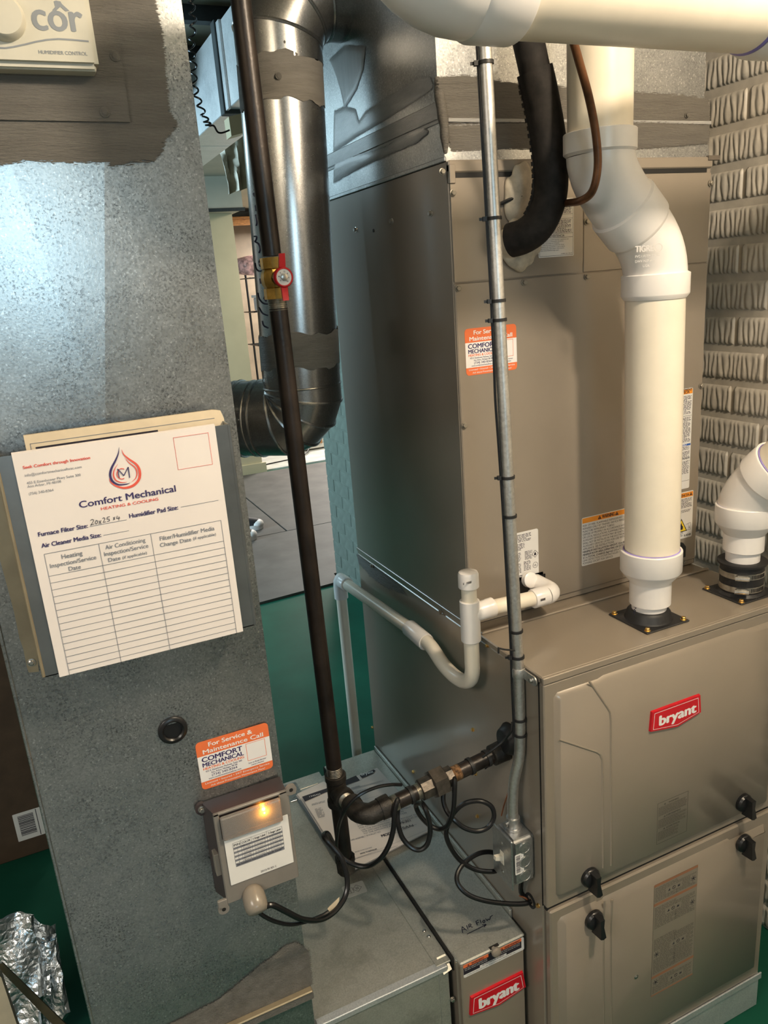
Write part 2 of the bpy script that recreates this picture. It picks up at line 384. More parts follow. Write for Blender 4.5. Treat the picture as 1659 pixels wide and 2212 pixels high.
# ---------------------------------------------------------------- flat print on a plane
_TXT = {}
def glyphs(s, bold):
    k = (s, bold)
    if k not in _TXT:
        cu = bpy.data.curves.new('t', 'FONT'); cu.body = s; cu.size = 1.0; cu.offset = bold; cu.resolution_u = 4
        ob = bpy.data.objects.new('t', cu); me = ob.to_mesh()
        vs = [(v.co.x, v.co.y) for v in me.vertices]; fs = [tuple(p.vertices) for p in me.polygons]
        ob.to_mesh_clear(); bpy.data.objects.remove(ob); bpy.data.curves.remove(cu)
        _TXT[k] = (vs, fs)
    return _TXT[k]
CAPH = max(y for x, y in glyphs('H', 0.0)[0])
class Sheet:
    """a plane (origin, u to the reader's right, v up) that print is laid on; positions may be given as photograph pixels, or as pixels of an enlarged crop"""
    def __init__(s, o, u, v, zoom=None):
        s.o, s.u, s.v = V(o), V(u).normalized(), V(v).normalized(); s.n = s.u.cross(s.v).normalized()
        s.z = zoom; s.lay = {}
    def px(s, p):
        if s.z: return (s.z[0] + p[0] / s.z[2], s.z[1] + p[1] / s.z[2])
        return p
    def at(s, p):
        d = ray(*s.px(p)); t = (s.o - CAM_LOC).dot(s.n) / d.dot(s.n); h = CAM_LOC + d * t - s.o
        return (h.dot(s.u), h.dot(s.v))
    def W3(s, a, b, h=0.0): return s.o + s.u * a + s.v * b + s.n * h
    def add(s, mat, vs, fs, layer):
        L = s.lay.setdefault(mat, ([], []))
        k = len(L[0]); L[0].extend(s.W3(a, b, layer * 0.00012) for a, b in vs)
        L[1].extend(tuple(i + k for i in f) for f in fs)
    def quad(s, mat, pts, layer=1, local=False):
        q = pts if local else [s.at(p) for p in pts]
        s.add(mat, q, [tuple(range(len(q)))], layer)
    def rect(s, mat, a0, b0, a1, b1, layer=1): s.quad(mat, [(a0, b0), (a1, b0), (a1, b1), (a0, b1)], layer, True)
    def rrect(s, mat, a0, b0, a1, b1, r, layer=1):
        pts = []
        for cx, cy, st in ((a1-r, b0+r, -90), (a1-r, b1-r, 0), (a0+r, b1-r, 90), (a0+r, b0+r, 180)):
            for k in range(5):
                t = math.radians(st + k * 22.5); pts.append((cx + r*math.cos(t), cy + r*math.sin(t)))
        s.quad(mat, pts, layer, True)
    def frame(s, mat, a0, b0, a1, b1, w, layer=1):
        s.rect(mat, a0, b0, a1, b0+w, layer); s.rect(mat, a0, b1-w, a1, b1, layer)
        s.rect(mat, a0, b0, a0+w, b1, layer); s.rect(mat, a1-w, b0, a1, b1, layer)
    def line(s, mat, p, q, w, layer=1, local=False):
        a = V(p if local else s.at(p)); b = V(q if local else s.at(q)); d = (b - a)
        if d.length < 1e-6: return
        m = V((-d.y, d.x)).normalized() * w / 2
        s.quad(mat, [a - m, b - m, b + m, a + m], layer, True)
    def stroke(s, mat, pts, w, layer=1, local=False):
        for p, q in zip(pts, pts[1:]): s.line(mat, p, q, w, layer, local)
    def put(s, txt, a, b, h, width=None, mat='print_dark', bold=0.0, layer=1, align='l', slant=0.0):
        """text with its baseline start at local (a, b), cap height h, set to a given width"""
        vs, fs = glyphs(txt, 0.0)
        if not vs: return
        x0 = min(x for x, y in vs); x1 = max(x for x, y in vs)
        ky = h / CAPH; kx = width / (x1 - x0) if width else ky
        wd_ = (x1 - x0) * kx; off = {'l': 0, 'c': -wd_/2, 'r': -wd_}[align]
        sh = bold * ky * 1.3
        for k, (dx, dy) in enumerate(((0, 0),) if bold < 0.006 else ((-sh, 0), (sh, 0), (0, sh*0.5), (0, -sh*0.5))):
            s.add(mat, [(a + off + (x - x0) * kx + slant * y * ky + dx, b + y * ky + dy) for x, y in vs], fs, layer + 0.2*k)
    def text(s, txt, p, q, hpx, mat='print_dark', bold=0.0, layer=1, w=None):
        """text whose baseline runs from pixel p to pixel q; hpx: cap height in the same pixels"""
        a = s.at(p); b = s.at(q); top = s.at((p[0], p[1] - hpx))
        s.put(txt, a[0], (a[1] + b[1]) / 2, abs(top[1] - a[1]), abs(b[0] - a[0]), mat, bold, layer)
    def greek(s, mat, a0, b0, a1, b1, rows, fill=0.5, layer=1, seed=1):
        """lines of print too small to read: rows of word-long dashes"""
        rnd = random.Random(seed); rows = int(rows * 1.6); st = (b1 - b0) / rows
        for i in range(rows):
            y = b1 - (i + 0.75) * st; x = a0; end = a1 - (a1 - a0) * (rnd.random() * 0.3 if i % 4 == 3 else rnd.random() * 0.05)
            while x < end:
                w = st * rnd.uniform(1.0, 3.6)
                s.rect(mat, x, y, min(x + w, end), y + st * fill * rnd.uniform(0.8, 1.0), layer); x += w + st * 0.55
    def build(s, parent, root, name='print'):
        for mat, (vs, fs) in s.lay.items():
            me = bpy.data.meshes.new(name); L = V(root.location)
            me.from_pydata([tuple(v - L) for v in vs], [], fs); me.materials.append(M(mat))
            o = bpy.data.objects.new(name, me); COL.objects.link(o); o.parent = parent
            o['kind'] = 'stuff' if False else 'thing'
            del o['kind']
        s.lay = {}
def plate(s, a0, b0, a1, b1, r, th=0.0005):
    """a thin sticker of rounded outline on a Sheet"""
    b = MB(); pts = []
    for cx, cy, st in ((a1-r, b0+r, -90), (a1-r, b1-r, 0), (a0+r, b1-r, 90), (a0+r, b0+r, 180)):
        for k in range(5):
            t = math.radians(st + k * 22.5); pts.append(s.W3(cx + r*math.cos(t), cy + r*math.sin(t), -th))
    b.prism(pts, s.n, th); return b
def jag(pts, step, amp, rnd):
    """a closed outline with its edges broken into uneven steps"""
    out = []
    for p, q in zip(pts, pts[1:] + pts[:1]):
        p, q = V(p), V(q); n = max(1, int((q - p).length / step))
        for i in range(n):
            out.append(p.lerp(q, i / n) + V((rnd.uniform(-amp, amp), rnd.uniform(-amp, amp))))
    return out
def patch(sh, pixels, mat, parent, root, step=0.006, amp=0.0016, th=0.0012, seed=3, name='sealant_patch', cell=0.0042, soft=0.012):
    """brushed sealant: a coat that thins out to nothing at an uneven, streaky rim"""
    q = [V(sh.at(p)) for p in pixels]; n = len(q)
    x0, x1 = min(p.x for p in q) - soft, max(p.x for p in q) + soft; y0, y1 = min(p.y for p in q) - soft, max(p.y for p in q) + soft
    E = [(q[i], q[(i+1) % n] - q[i], (q[(i+1) % n] - q[i]).length_squared) for i in range(n)]
    def dist(x, y):
        d2 = 1e9; ins = False; p = V((x, y))
        for a, e, l2 in E:
            t = max(0.0, min(1.0, (p - a).dot(e) / l2)); d2 = min(d2, (p - a - e*t).length_squared)
            b = a + e
            if (a.y > y) != (b.y > y) and x < (b.x - a.x)*(y - a.y)/(b.y - a.y) + a.x: ins = not ins
        return math.sqrt(d2) if ins else -math.sqrt(d2)
    nx, ny = int((x1 - x0)/cell) + 1, int((y1 - y0)/cell) + 1
    D = [[dist(x0 + cell*i, y0 + cell*j) for i in range(nx + 1)] for j in range(ny + 1)]
    vs, ed, idx, fs = [], [], {}, []
    def vid(i, j):
        if (i, j) not in idx:
            d = D[j][i]; idx[(i, j)] = len(vs); e = max(0.0, min(1.0, 0.5 + d/soft))
            vs.append(sh.W3(x0 + cell*i, y0 + cell*j, th*e - 0.0002) - root.location); ed.append(e)
        return idx[(i, j)]
    for j in range(ny):
        for i in range(nx):
            if max(D[j][i], D[j][i+1], D[j+1][i], D[j+1][i+1]) > -soft*0.5: fs.append((vid(i, j), vid(i+1, j), vid(i+1, j+1), vid(i, j+1)))
    me = bpy.data.meshes.new(name); me.from_pydata([tuple(v) for v in vs], [], fs)
    at = me.attributes.new('coat', 'FLOAT', 'POINT'); at.data.foreach_set('value', ed)
    me.shade_smooth(); me.materials.append(M(mat + '_coat'))
    o = bpy.data.objects.new(name, me); COL.objects.link(o); o.parent = parent; return o
# ================================================================ the room
XW, YE, YF, XL, YB, ZC = 0.735, 2.98, -3.4, -3.5, 8.4, 2.45
struct('floor', MB().box(XL, 5.0, YF, YB, -0.1, 0.0), 'green_floor')
struct('floor_bounce_slab', MB().box(XL, 0.35, YF, -0.5, 0.0, 0.004), 'bounce_grey')  # unseen grey slab, added for the plenum's reflection and less green bounce
struct('ceiling', MB().box(XL, 5.0, YF, YB, ZC, ZC + 0.1), 'ceiling_beige')
struct('wall_left', MB().box(XL - 0.1, XL, YF, YB, 0, ZC), 'grey_wall')
struct('wall_far', MB().box(XL, 5.0, YB, YB + 0.1, 0, ZC), 'tan_panel')
struct('wall_front', MB().box(XL, 5.0, YF - 0.1, YF, 0, ZC), 'grey_wall')
struct('wall_east', MB().box(4.0, 4.1, YE, YB, 0, ZC), 'tan_panel')

# brick side wall: mortar body with every brick that the photograph shows laid on it
wr = struct('wall_right', MB().box(XW + 0.0025, XW + 0.2, YF, YE - 0.004, 0, ZC), 'mortar_paint')
COURSE, BL, JT = 0.0731, 0.203, 0.0095
def ribbed(seed, length):
    rnd = random.Random(seed); b = MB(); nu, nv = 84, 8
    hb = (COURSE - JT) / 2; nr = max(4, round(length / 0.0132))
    ph = [rnd.uniform(-0.2, 0.2) for _ in range(nr + 1)]
    wob = [(rnd.uniform(0.06, 0.34), rnd.uniform(0, 6.3), rnd.uniform(35, 95)) for _ in range(nr + 1)]
    g = []
    for j in range(nv + 1):
        z = -hb + 2 * hb * j / nv; row = []
        for i in range(nu + 1):
            y = -length/2 + length * i / nu; t = (y / length + 0.5) * nr
            t2 = t + 0.17 * math.sin(wob[0][1] + 62 * z + 1.3 * t) + 0.11 * math.sin(wob[1][1] - 118 * z + 2.3 * t) + 0.16 * math.sin(wob[2][1] + 0.8 * t)
            gr = 0.5 - 0.5 * math.cos(2 * PI * t2)
            dep = 0.0031 * (gr ** 0.6)
            edge = min(1.0, (hb - abs(z)) / 0.006)
            if abs(z) > hb - 0.009: dep = 0.0031 * (0.6 if z > 0 else gr)  # the ridges end in a plain lip
            if abs(y) > length/2 - 0.006: dep = 0.0028
            if j in (0, nv) or i in (0, nu): dep = -0.006
            row.append(b.bm.verts.new((-dep, y, z)))
        g.append(row)
    for j in range(nv):
        for i in range(nu): b.bm.faces.new((g[j][i], g[j][i+1], g[j+1][i+1], g[j+1][i]))
    bmesh.ops.recalc_face_normals(b.bm, faces=b.bm.faces)
    me = bpy.data.meshes.new('brick'); b.bm.normal_update()
    if b.bm.faces[20].normal.x > 0: bmesh.ops.reverse_faces(b.bm, faces=b.bm.faces)
    b.bm.to_mesh(me); b.bm.free(); me.shade_smooth(); me.materials.append(M('brick_paint')); return me
RIB = [ribbed(11 + i, BL - JT) for i in range(6)]
def smooth_brick():
    b = MB().box(-0.004, 0.008, -(BL-0.006)/2, (BL-0.006)/2, -(COURSE-0.007)/2, (COURSE-0.007)/2, 0.002)
    me = bpy.data.meshes.new('brick'); b.bm.to_mesh(me); b.bm.free(); me.materials.append(M('brick_bounce_green')); return me
SMB = smooth_brick()
def brick(me, y, z, parent):
    o = bpy.data.objects.new('brick', me); COL.objects.link(o); o.parent = parent; o.location = (XW, y, z)
rnd = random.Random(5)
for c in range(27):
    z = -0.007 + COURSE * (c + 0.5) + 0.004
    if z > 1.99: break
    j0 = 0.316 if c % 2 else 0.239                       # where a head joint falls on this course
    for k in range(-2, 2):
        y = j0 + BL * (k + 0.5)
        if -0.18 < y < 0.62: brick(RIB[rnd.randrange(6)], y, z, wr)
bk = struct('brick_pier', MB().box(XW - 0.001, XW + 0.02, 2.3, YE - 0.003, 0, 1.62), 'brick_bounce_green')
for c in range(22):
    z = COURSE * (c + 0.5)
    for k in range(3):
        y = YE - BL * (k + 0.5) - (BL/2 if c % 2 else 0)
        brick(SMB, y + 0.002, z, bk)
    if c % 2:
        o = bpy.data.objects.new('brick', SMB); COL.objects.link(o); o.parent = bk; o.scale = (1, 0.47, 1); o.location = (XW, YE - BL/4 + 0.001, z)
# windows of the basement, whose daylight falls in
def window(name, c, horiz, w, h):
    o = None; b = MB()
    cx, cy, cz = c
    def bar(a0, a1, z0, z1, d0=-0.03, d1=0.03):
        if horiz: b.box(cx + a0, cx + a1, cy + d0, cy + d1, cz + z0, cz + z1)
        else: b.box(cx + d0, cx + d1, cy + a0, cy + a1, cz + z0, cz + z1)
    for s in (-1, 1):
        bar(s*w/2 - 0.03, s*w/2 + 0.03, -h/2, h/2); bar(-w/2, w/2, s*h/2 - 0.03, s*h/2 + 0.03)
    bar(-0.012, 0.012, -h/2, h/2)
    return struct(name, b, 'white_bag')
window('window_1', (-0.74, YF + 0.01, 1.95), True, 0.78, 0.66)
window('window_2', (XL + 0.03, 3.4, 1.75), False, 1.86, 1.16)

# ---- beyond the furnace: column, ceiling beam, mats, pale floor
struct('column', MB().box(0.2, 1.13, 5.8, 6.0, 0, ZC), 'beige_wall')
struct('trim_1', MB().box(0.2, 1.16, 5.78, 5.8, 0, 0.09), 'beige_wall')
struct('beam', MB().box(-0.5, 1.16, 5.55, 6.2, 2.2, ZC), 'ceiling_beige')
struct('trim_2', MB().box(-0.5, 1.17, 5.53, 5.55, 2.19, 2.215), 'joist_dark')
struct('floor_pale', MB().box(1.16, 3.6, 5.82, 6.2, 0.0, 0.012).box(1.16, 3.6, 6.2, YB, 0.0, 0.012), 'white_floor')
def floor_mat(x0, x1, y0, y1, label):
    b = MB().box(x0, x1, y0, y1, 0.0, 0.014, 0.003)
    return single('floor_mat', b, 'mat_grey', label, 'mat', (x0, y0, 0), 'grey rubber mats on the green floor')
q_ = [(-0.6, 2.80), (0.25, 2.83), (0.70, 2.86), (0.72, 2.99), (1.95, 3.02), (1.95, 3.92), (-0.6, 3.92)]
b = MB(); b.prism([(x, y, 0.0) for x, y in q_], (0, 0, 1), 0.014)
single('floor_mat', b, 'mat_grey', 'grey rubber mat next to the green painted floor', 'mat', (-0.6, 2.83, 0), 'grey rubber mats on the green floor')
floor_mat(-0.6, 0.742, 3.928, 5.74, 'grey rubber mat that the sneaker stands on')
floor_mat(0.748, 1.95, 3.928, 5.74, 'grey rubber mat past the end of the brick wall')

# sneaker on the mat
sn = thing('sneaker', 'black sneaker with a white sole on the grey mat', 'shoe', (0.47, 4.06, 0.014))
def shoe(parent, root, x, y, ang):
    R_ = Matrix.Translation((x, y, 0.014)) @ Matrix.Rotation(ang, 4, 'Z')
    b = MB(); prev = None
    secs = [(-0.13, 0.03, 0.05), (-0.11, 0.037, 0.10), (-0.05, 0.038, 0.105), (0.0, 0.040, 0.085), (0.06, 0.046, 0.06), (0.11, 0.043, 0.048), (0.145, 0.025, 0.03)]
    for (l, w, h) in secs:
        ring = [b.bm.verts.new(R_ @ V((l, w * math.cos(a), 0.028 + max(0, h * math.sin(a))))) for a in [PI * k / 8 for k in range(9)]]
        if prev:
            for k in range(8): b.bm.faces.new((prev[k], prev[k+1], ring[k+1], ring[k]))
        else: b.bm.faces.new(ring)
        prev = ring
    b.bm.faces.new(prev[::-1]); b.done('upper', 'sneaker_black', parent, root, 50)
    b = MB(); pts = [(-0.14, 0.02), (-0.12, 0.038), (0.0, 0.043), (0.07, 0.05), (0.12, 0.046), (0.152, 0.02), (0.152, -0.02), (0.12, -0.046), (0.07, -0.05), (0.0, -0.043), (-0.12, -0.038), (-0.14, -0.02)]
    b.prism([R_ @ V((p[0], p[1], 0.001)) for p in pts], (0, 0, 1), 0.034); b.done('sole', 'sneaker_sole', parent, root, 50)
    b = MB(); bmesh.ops.create_uvsphere(b.bm, u_segments=14, v_segments=8, radius=1.0, matrix=R_ @ Matrix.Translation((0.112, 0, 0.034)) @ Matrix.Diagonal((0.048, 0.049, 0.034, 1))); b.done('toe_cap', 'sneaker_sole', parent, root)
    b = MB(); b.tube([R_ @ V((l, 0, z)) for l, z in ((-0.125, 0.09), (-0.15, 0.12), (-0.145, 0.15), (-0.115, 0.135), (-0.11, 0.12))], 0.004, 6); b.done('heel_loop', 'sneaker_black', parent, root)
shoe(sn, sn, 0.485, 4.14, -0.25)
sn2 = thing('sneaker', 'mate of the black sneaker, only its white toe showing past the duct edge', 'shoe', (0.40, 3.88, 0.014))
shoe(sn2, sn2, 0.375, 3.90, 0.05)

# sheet-metal trunk duct under the ceiling, behind the supply plenum
tr = thing('trunk_duct', 'pale sheet metal trunk duct under the ceiling behind the round duct', 'duct', (0.1, 1.2, 2.145))
for y0, y1 in ((1.0, 1.80), (1.845, 2.45), (2.455, 3.3)):
    MB().box(0.1, 0.27, y0, y1, 2.145, 2.39, 0.002).done('duct_section', 'galv_bright', tr, tr)
MB().box(0.086, 0.284, 1.80, 1.845, 2.132, 2.40, 0.002).done('drive_cleat', 'joist_dark', tr, tr)
MB().box(0.092, 0.10, 1.765, 1.80, 2.14, 2.39).done('standing_seam', 'galv_bright', tr, tr)
for k in range(5): MB().box(-1.6, 0.9, 1.0 + 0.42*k, 1.04 + 0.42*k, 2.405, 2.45).done('joist', 'joist_dark', None).__setitem__('kind', 'structure')
br = MB().box(-0.35, 0.02, 2.2, 3.4, 2.28, 2.40, 0.003)
single('branch_duct', br, 'galv_bright', 'second pale sheet metal duct high beside the coiled cord', 'duct', (-0.2, 2.2, 2.28))

# drooping coiled cord
pts = []
key = [(413, -20), (414, 10), (417, 55), (413, 100), (418, 140), (420, 185), (431, 225), (444, 258), (452, 272)]
cp = smoothpath([W(1, 1.05, *p) for p in key], 12); n = len(cp)
rt = CM @ V((1, 0, 0))
for i, p in enumerate(cp):
    for q in range(3):
        a = 2 * PI * (i + q / 3) / 7.0
        d = cp[min(i+1, n-1)] - p
        pts.append(p + d * q / 3 + rt * 0.0068 * math.cos(a) + V((0, 1, 0)) * 0.0068 * math.sin(a))
b = MB().tube(pts, 0.0022, 6)
e = [W(1, 1.05, *p) for p in ((452, 272), (462, 272), (470, 285), (480, 287), (496, 281))]
b.tube(smoothpath(e, 4), 0.0022, 6)
single('coiled_cord', b, 'cable_black', 'black coiled cord drooping in front of the pale duct', 'cord', cp[-1])

# junction box and plastic sheeting hanging under the far beam
q = [W(1, 1.72, *p) for p in ((494, 252), (526, 244), (529, 286), (500, 294))]
b = MB(); b.prism(q, (0, 1, 0), 0.06)
single('junction_box', b, 'beige_wall', 'small beige junction box where the coiled cord ends', 'box', q[3])
def drape(pix, y, mat, label, seed):
    rnd = random.Random(seed); b = MB(); nu, nv = 10, 14; g = []
    tl, tr_, br_, bl = [V((*p, 0)) for p in pix]
    for j in range(nv + 1):
        row = []
        for i in range(nu + 1):
            p = tl.lerp(tr_, i/nu).lerp(bl.lerp(br_, i/nu), j/nv)
            w = W(1, y, p.x, p.y); w.y += 0.04 * math.sin(i * 1.9 + j * 0.35 + seed) * (0.3 + j / nv) + rnd.uniform(-0.012, 0.012)
            row.append(b.bm.verts.new(w))
        g.append(row)
    for j in range(nv):
        for i in range(nu): b.bm.faces.new((g[j][i], g[j][i+1], g[j+1][i+1], g[j+1][i]))
    solid(b, 0.003)
    return single('plastic_sheet', b, mat, label, 'sheet', W(1, y, *pix[3]), None, 80)
drape(((462, 262), (560, 250), (560, 398), (492, 420)), 3.9, 'plastic_sheet', 'crumpled pale plastic sheet hanging below the trunk duct', 1)

# ---- wire shelving against the far wall
sh = thing('wire_shelf', 'black wire shelving rack with bags against the far panelled wall', 'shelf', (1.62, 7.2, 0.0))
for x in (1.66, 2.35):
    for y in (7.15, 7.55): MB().tube([(x, y, 0), (x, y, 1.75)], 0.012, 8).done('post', 'black_plastic', sh, sh)
for z in (0.25, 0.62, 1.02, 1.36, 1.70):
    b = MB()
    for k in range(7): b.tube([(1.6, 7.15 + 0.4*k/6, z), (2.4, 7.15 + 0.4*k/6, z)], 0.005, 6)
    for x in (1.6, 2.0, 2.4): b.tube([(x, 7.15, z), (x, 7.55, z)], 0.006, 6)
    b.done('wire_tier', 'black_plastic', sh, sh)
def lump(name, c, s, mat, label, cat, seed):
    rnd = random.Random(seed); b = MB()
    bmesh.ops.create_icosphere(b.bm, subdivisions=3, radius=1.0)
    for v in b.bm.verts:
        d = 1 + 0.12 * math.sin(3.1*v.co.x + seed) * math.cos(2.7*v.co.y + 1.3*seed) + rnd.uniform(-0.03, 0.03)
        q = v.co.copy(); q = V([math.copysign(abs(t) ** 0.62, t) for t in q]) * d
        v.co = V((c[0] + q.x*s[0], c[1] + q.y*s[1], c[2] + q.z*s[2]))
    return single(name, b, mat, label, cat, (c[0], c[1], c[2] - s[2]), None, 60)
P_ = W(1, 7.3, 528, 573); lump('gift_bag', (P_.x + 0.12, 7.35, 1.71 + 0.115), (0.2, 0.13, 0.095), 'pink_bag', 'pink and white printed bag on the upper wire shelf tier', 'bag', 1)
bx = thing('storage_bin', 'clear plastic bin with a white lid on the wire shelf', 'bin', (1.85, 7.35, 1.365))
MB().box(1.70, 1.98, 7.2, 7.5, 1.366, 1.50, 0.01).done('body', 'bin_clear', bx, bx)
MB().box(1.685, 1.995, 7.185, 7.515, 1.50, 1.53, 0.006).done('lid', 'white_ink', bx, bx)
MB().box(1.74, 1.95, 7.192, 7.2, 1.375, 1.42, 0.004).done('contents', 'pink_bag', bx, bx)
lump('white_bag', (1.86, 7.35, 0.75), (0.15, 0.13, 0.115), 'white_bag', 'bulging white bag on a low tier of the wire shelf', 'bag', 3)
b = MB().lathe((1.70, 7.3, 1.025), (0, 0, 1), [(0, 0.025), (0.14, 0.02), (0.15, 0.035), (0.17, 0.035)], 12)
single('candle_stick', b, 'white_ink', 'slim white candlestick on the middle wire shelf tier', 'candlestick', (1.70, 7.3, 1.025))
b = MB().box(1.72, 1.98, 7.2, 7.5, 0.26, 0.45, 0.004)
single('carton', b, 'wood_trim', 'small orange brown carton on the lowest wire shelf tier', 'box', (1.85, 7.35, 0.26))
wl = thing('wall_ledge', 'orange brown wooden ledge high on the far wall', 'shelf', (1.75, 8.0, 2.3))
MB().box(1.62, 3.0, 7.95, YB, 2.335, 2.36, 0.004).done('board', 'wood_trim', wl, wl)
MB().box(1.62, 3.0, 7.97, 8.0, 2.27, 2.335, 0.004).done('moulding', 'wood_trim', wl, wl)
# baseboard heater with a plug and cord on the pale floor
hb = thing('baseboard_heater', 'long cream baseboard heater with an outlet on the pale floor', 'heater', (1.5, 6.3, 0.012))
b = MB().prism([(1.62, 6.36, 0.012), (1.62, 6.32, 0.03), (1.62, 6.32, 0.13), (1.62, 6.36, 0.17), (1.62, 6.42, 0.17), (1.62, 6.42, 0.012)], (1, 0, 0), 1.4); b.done('casing', 'white_bag', hb, hb)
MB().box(1.62, 3.0, 6.312, 6.322, 0.085, 0.098).done('louvre', 'white_floor', hb, hb)
MB().box(1.86, 1.90, 6.308, 6.322, 0.07, 0.12, 0.003).done('outlet', 'wood_trim', hb, hb)
b = MB().tube(smoothpath([(1.76, 6.31, 0.10), (1.74, 6.25, 0.06), (1.6, 6.1, 0.02), (1.2, 6.0, 0.018), (1.12, 5.95, 0.018)], 5), 0.006, 6)
b.lathe((1.76, 6.318, 0.10), (0, -1, 0), [(0, 0.022), (0.03, 0.018)], 10)
single('power_cord', b, 'cable_black', 'thin black power cord trailing over the pale floor', 'cord', (1.6, 6.1, 0.018))
# ================================================================ furnace
H, FW, FD, FB, DOOR = 0.965, 0.545, 0.749, 0.089, 0.513
fs = thing('furnace_stand', 'shiny galvanized sheet metal base under the furnace', 'stand', (0.27, 0.37, 0))
MB().box(0.0, FW + 0.004, -0.004, FD, 0, FB, 0.003).done('pan', 'galv_bright', fs, fs)
MB().box(0.0, FW + 0.006, -0.0075, -0.004, FB - 0.012, FB + 0.004, 0.001).done('hem', 'galv_bright', fs, fs)

fu = thing('furnace', 'taupe steel furnace cabinet with two knobbed doors and a red badge', 'furnace', (0.27, 0.37, FB))
b = MB()
b.box(0, FW, 0.012, FD, FB, H - 0.012, 0.002)                         # casing
b.done('casing', 'furnace_paint', fu, fu)
b = MB()
b.box(-0.0015, FW + 0.0015, 0.001, 0.19, H - 0.012, H, 0.002)
b.box(-0.0015, FW + 0.0015, -0.003, 0.006, H - 0.012, H - 0.0005, 0.0012)
b.box(0, FW, 0.19, FD, H - 0.012, H - 0.001, 0.001)
b.done('top_panel', 'furnace_paint', fu, fu)
MB().box(0.001, FW, 0.182, 0.19, H - 0.0005, H + 0.004, 0.0015).done('top_seam', 'furnace_paint', fu, fu)
# upper door
b = MB(); b.box(0.0, FW, -0.001, 0.012, DOOR + 0.003, H - 0.0135, 0.002); ud = b.done('upper_door', 'furnace_paint', fu, fu)
def embossed(parent, pix, y0, y1, inset, mat='furnace_paint', name='raised_panel', world=None):
    pts = [V((p.x, p.z)) for p in (ony(0, *pix) if not world else [V((a, 0, c)) for a, c in world])]
    area = sum(a.x*c.y - c.x*a.y for a, c in zip(pts, pts[1:] + pts[:1]))
    if area < 0: pts.reverse()
    n = len(pts); inn = []
    for i in range(n):
        p0, p, p1 = pts[i-1], pts[i], pts[(i+1) % n]
        d0 = (p - p0).normalized(); d1 = (p1 - p).normalized()
        n0 = V((-d0.y, d0.x)); n1 = V((-d1.y, d1.x)); m = (n0 + n1).normalized()
        inn.append(p + m * inset / max(0.45, m.dot(n0)))
    b = MB(); b.prism([(p.x, y0, p.y) for p in pts], (0, -1, 0), 0.0, [(p.x, y1, p.y) for p in inn])
    return b.done(name, mat, parent, fu, 50)
# raised field with stepped corners: column at each end lies a little lower than the field
X0, X1, Z0, Z1 = 0.018, FW - 0.016, 0.533, 0.936
zs = 0.0035
up = [(X0 + 0.008, Z1 - zs), (X0 + 0.088, Z1 - zs), (X0 + 0.1, Z1), (X1 - 0.1, Z1), (X1 - 0.088, Z1 - zs), (X1 - 0.008, Z1 - zs), (X1, Z1 - zs - 0.008), (X1, Z0 + 0.008), (X1 - 0.008, Z0), (X0 + 0.008, Z0), (X0, Z0 + 0.008), (X0, Z1 - zs - 0.008)]
embossed(ud, None, -0.0005, -0.0085, 0.0070, world=up)
def step_line(pix, sheet_y=-0.0078):
    q = smoothpath([W(1, sheet_y, *p) for p in pix], 1)
    return q
# creased lines of the pressed pattern: shallow ridges on the field
def ridge(parent, pix, w, h, y=-0.0084, name='pressed_ridge'):
    b = MB(); q = [W(1, y, *p) for p in pix]
    for a, c in zip(q, q[1:]):
        d = (c - a).normalized(); m = V((d.z, 0, -d.x)) * w
        b.prism([a - m, c - m, c + m, a + m], (0, -1, 0), 0, [a - m*0.25 + V((0, -h, 0)), c - m*0.25 + V((0, -h, 0)), c + m*0.25 + V((0, -h, 0)), a + m*0.25 + V((0, -h, 0))])
    return b.done(name, 'furnace_paint', parent, fu, 50)
zz = lambda *p: [(1100 + a/2.968, 1300 + c/2.968) for a, c in p]
ridge(ud, zz((512, 508), (630, 680), (644, 705), (650, 760), (652, 1690)), 0.0022, 0.0016)
ridge(ud, zz((322, 884), (560, 962), (582, 978), (594, 1010), (597, 1100), (600, 1705)), 0.0022, 0.0016)
# lower door
b = MB(); b.box(0.004, FW, -0.004, 0.012, FB + 0.002, DOOR - 0.004, 0.003); ld = b.done('lower_door', 'furnace_paint', fu, fu)
Z0, Z1 = FB + 0.03, DOOR - 0.023
lo = [(X0 + 0.008, Z1), (X0 + 0.084, Z1), (X0 + 0.088, Z1 - 0.004), (X0 + 0.098, Z1 - 0.004), (X0 + 0.102, Z1), (X1 - 0.105, Z1), (X1 - 0.098, Z1 - 0.006), (X1 - 0.006, Z1 - 0.006), (X1, Z1 - 0.012), (X1, Z0 + 0.008), (X1 - 0.008, Z0), (X0 + 0.008, Z0), (X0, Z0 + 0.008), (X0, Z1 - 0.008)]
embossed(ld, None, -0.0035, -0.0135, 0.012, world=lo)
zz = lambda *p: [(1100 + a/2.968, 1700 + c/2.968) for a, c in p]
ridge(ld, zz((660, 722), (652, 900), (650, 1180), (655, 1520)), 0.0022, 0.0014, -0.0134)
ridge(ld, zz((610, 730), (604, 900), (604, 1180), (606, 1520)), 0.0022, 0.0014, -0.0134)
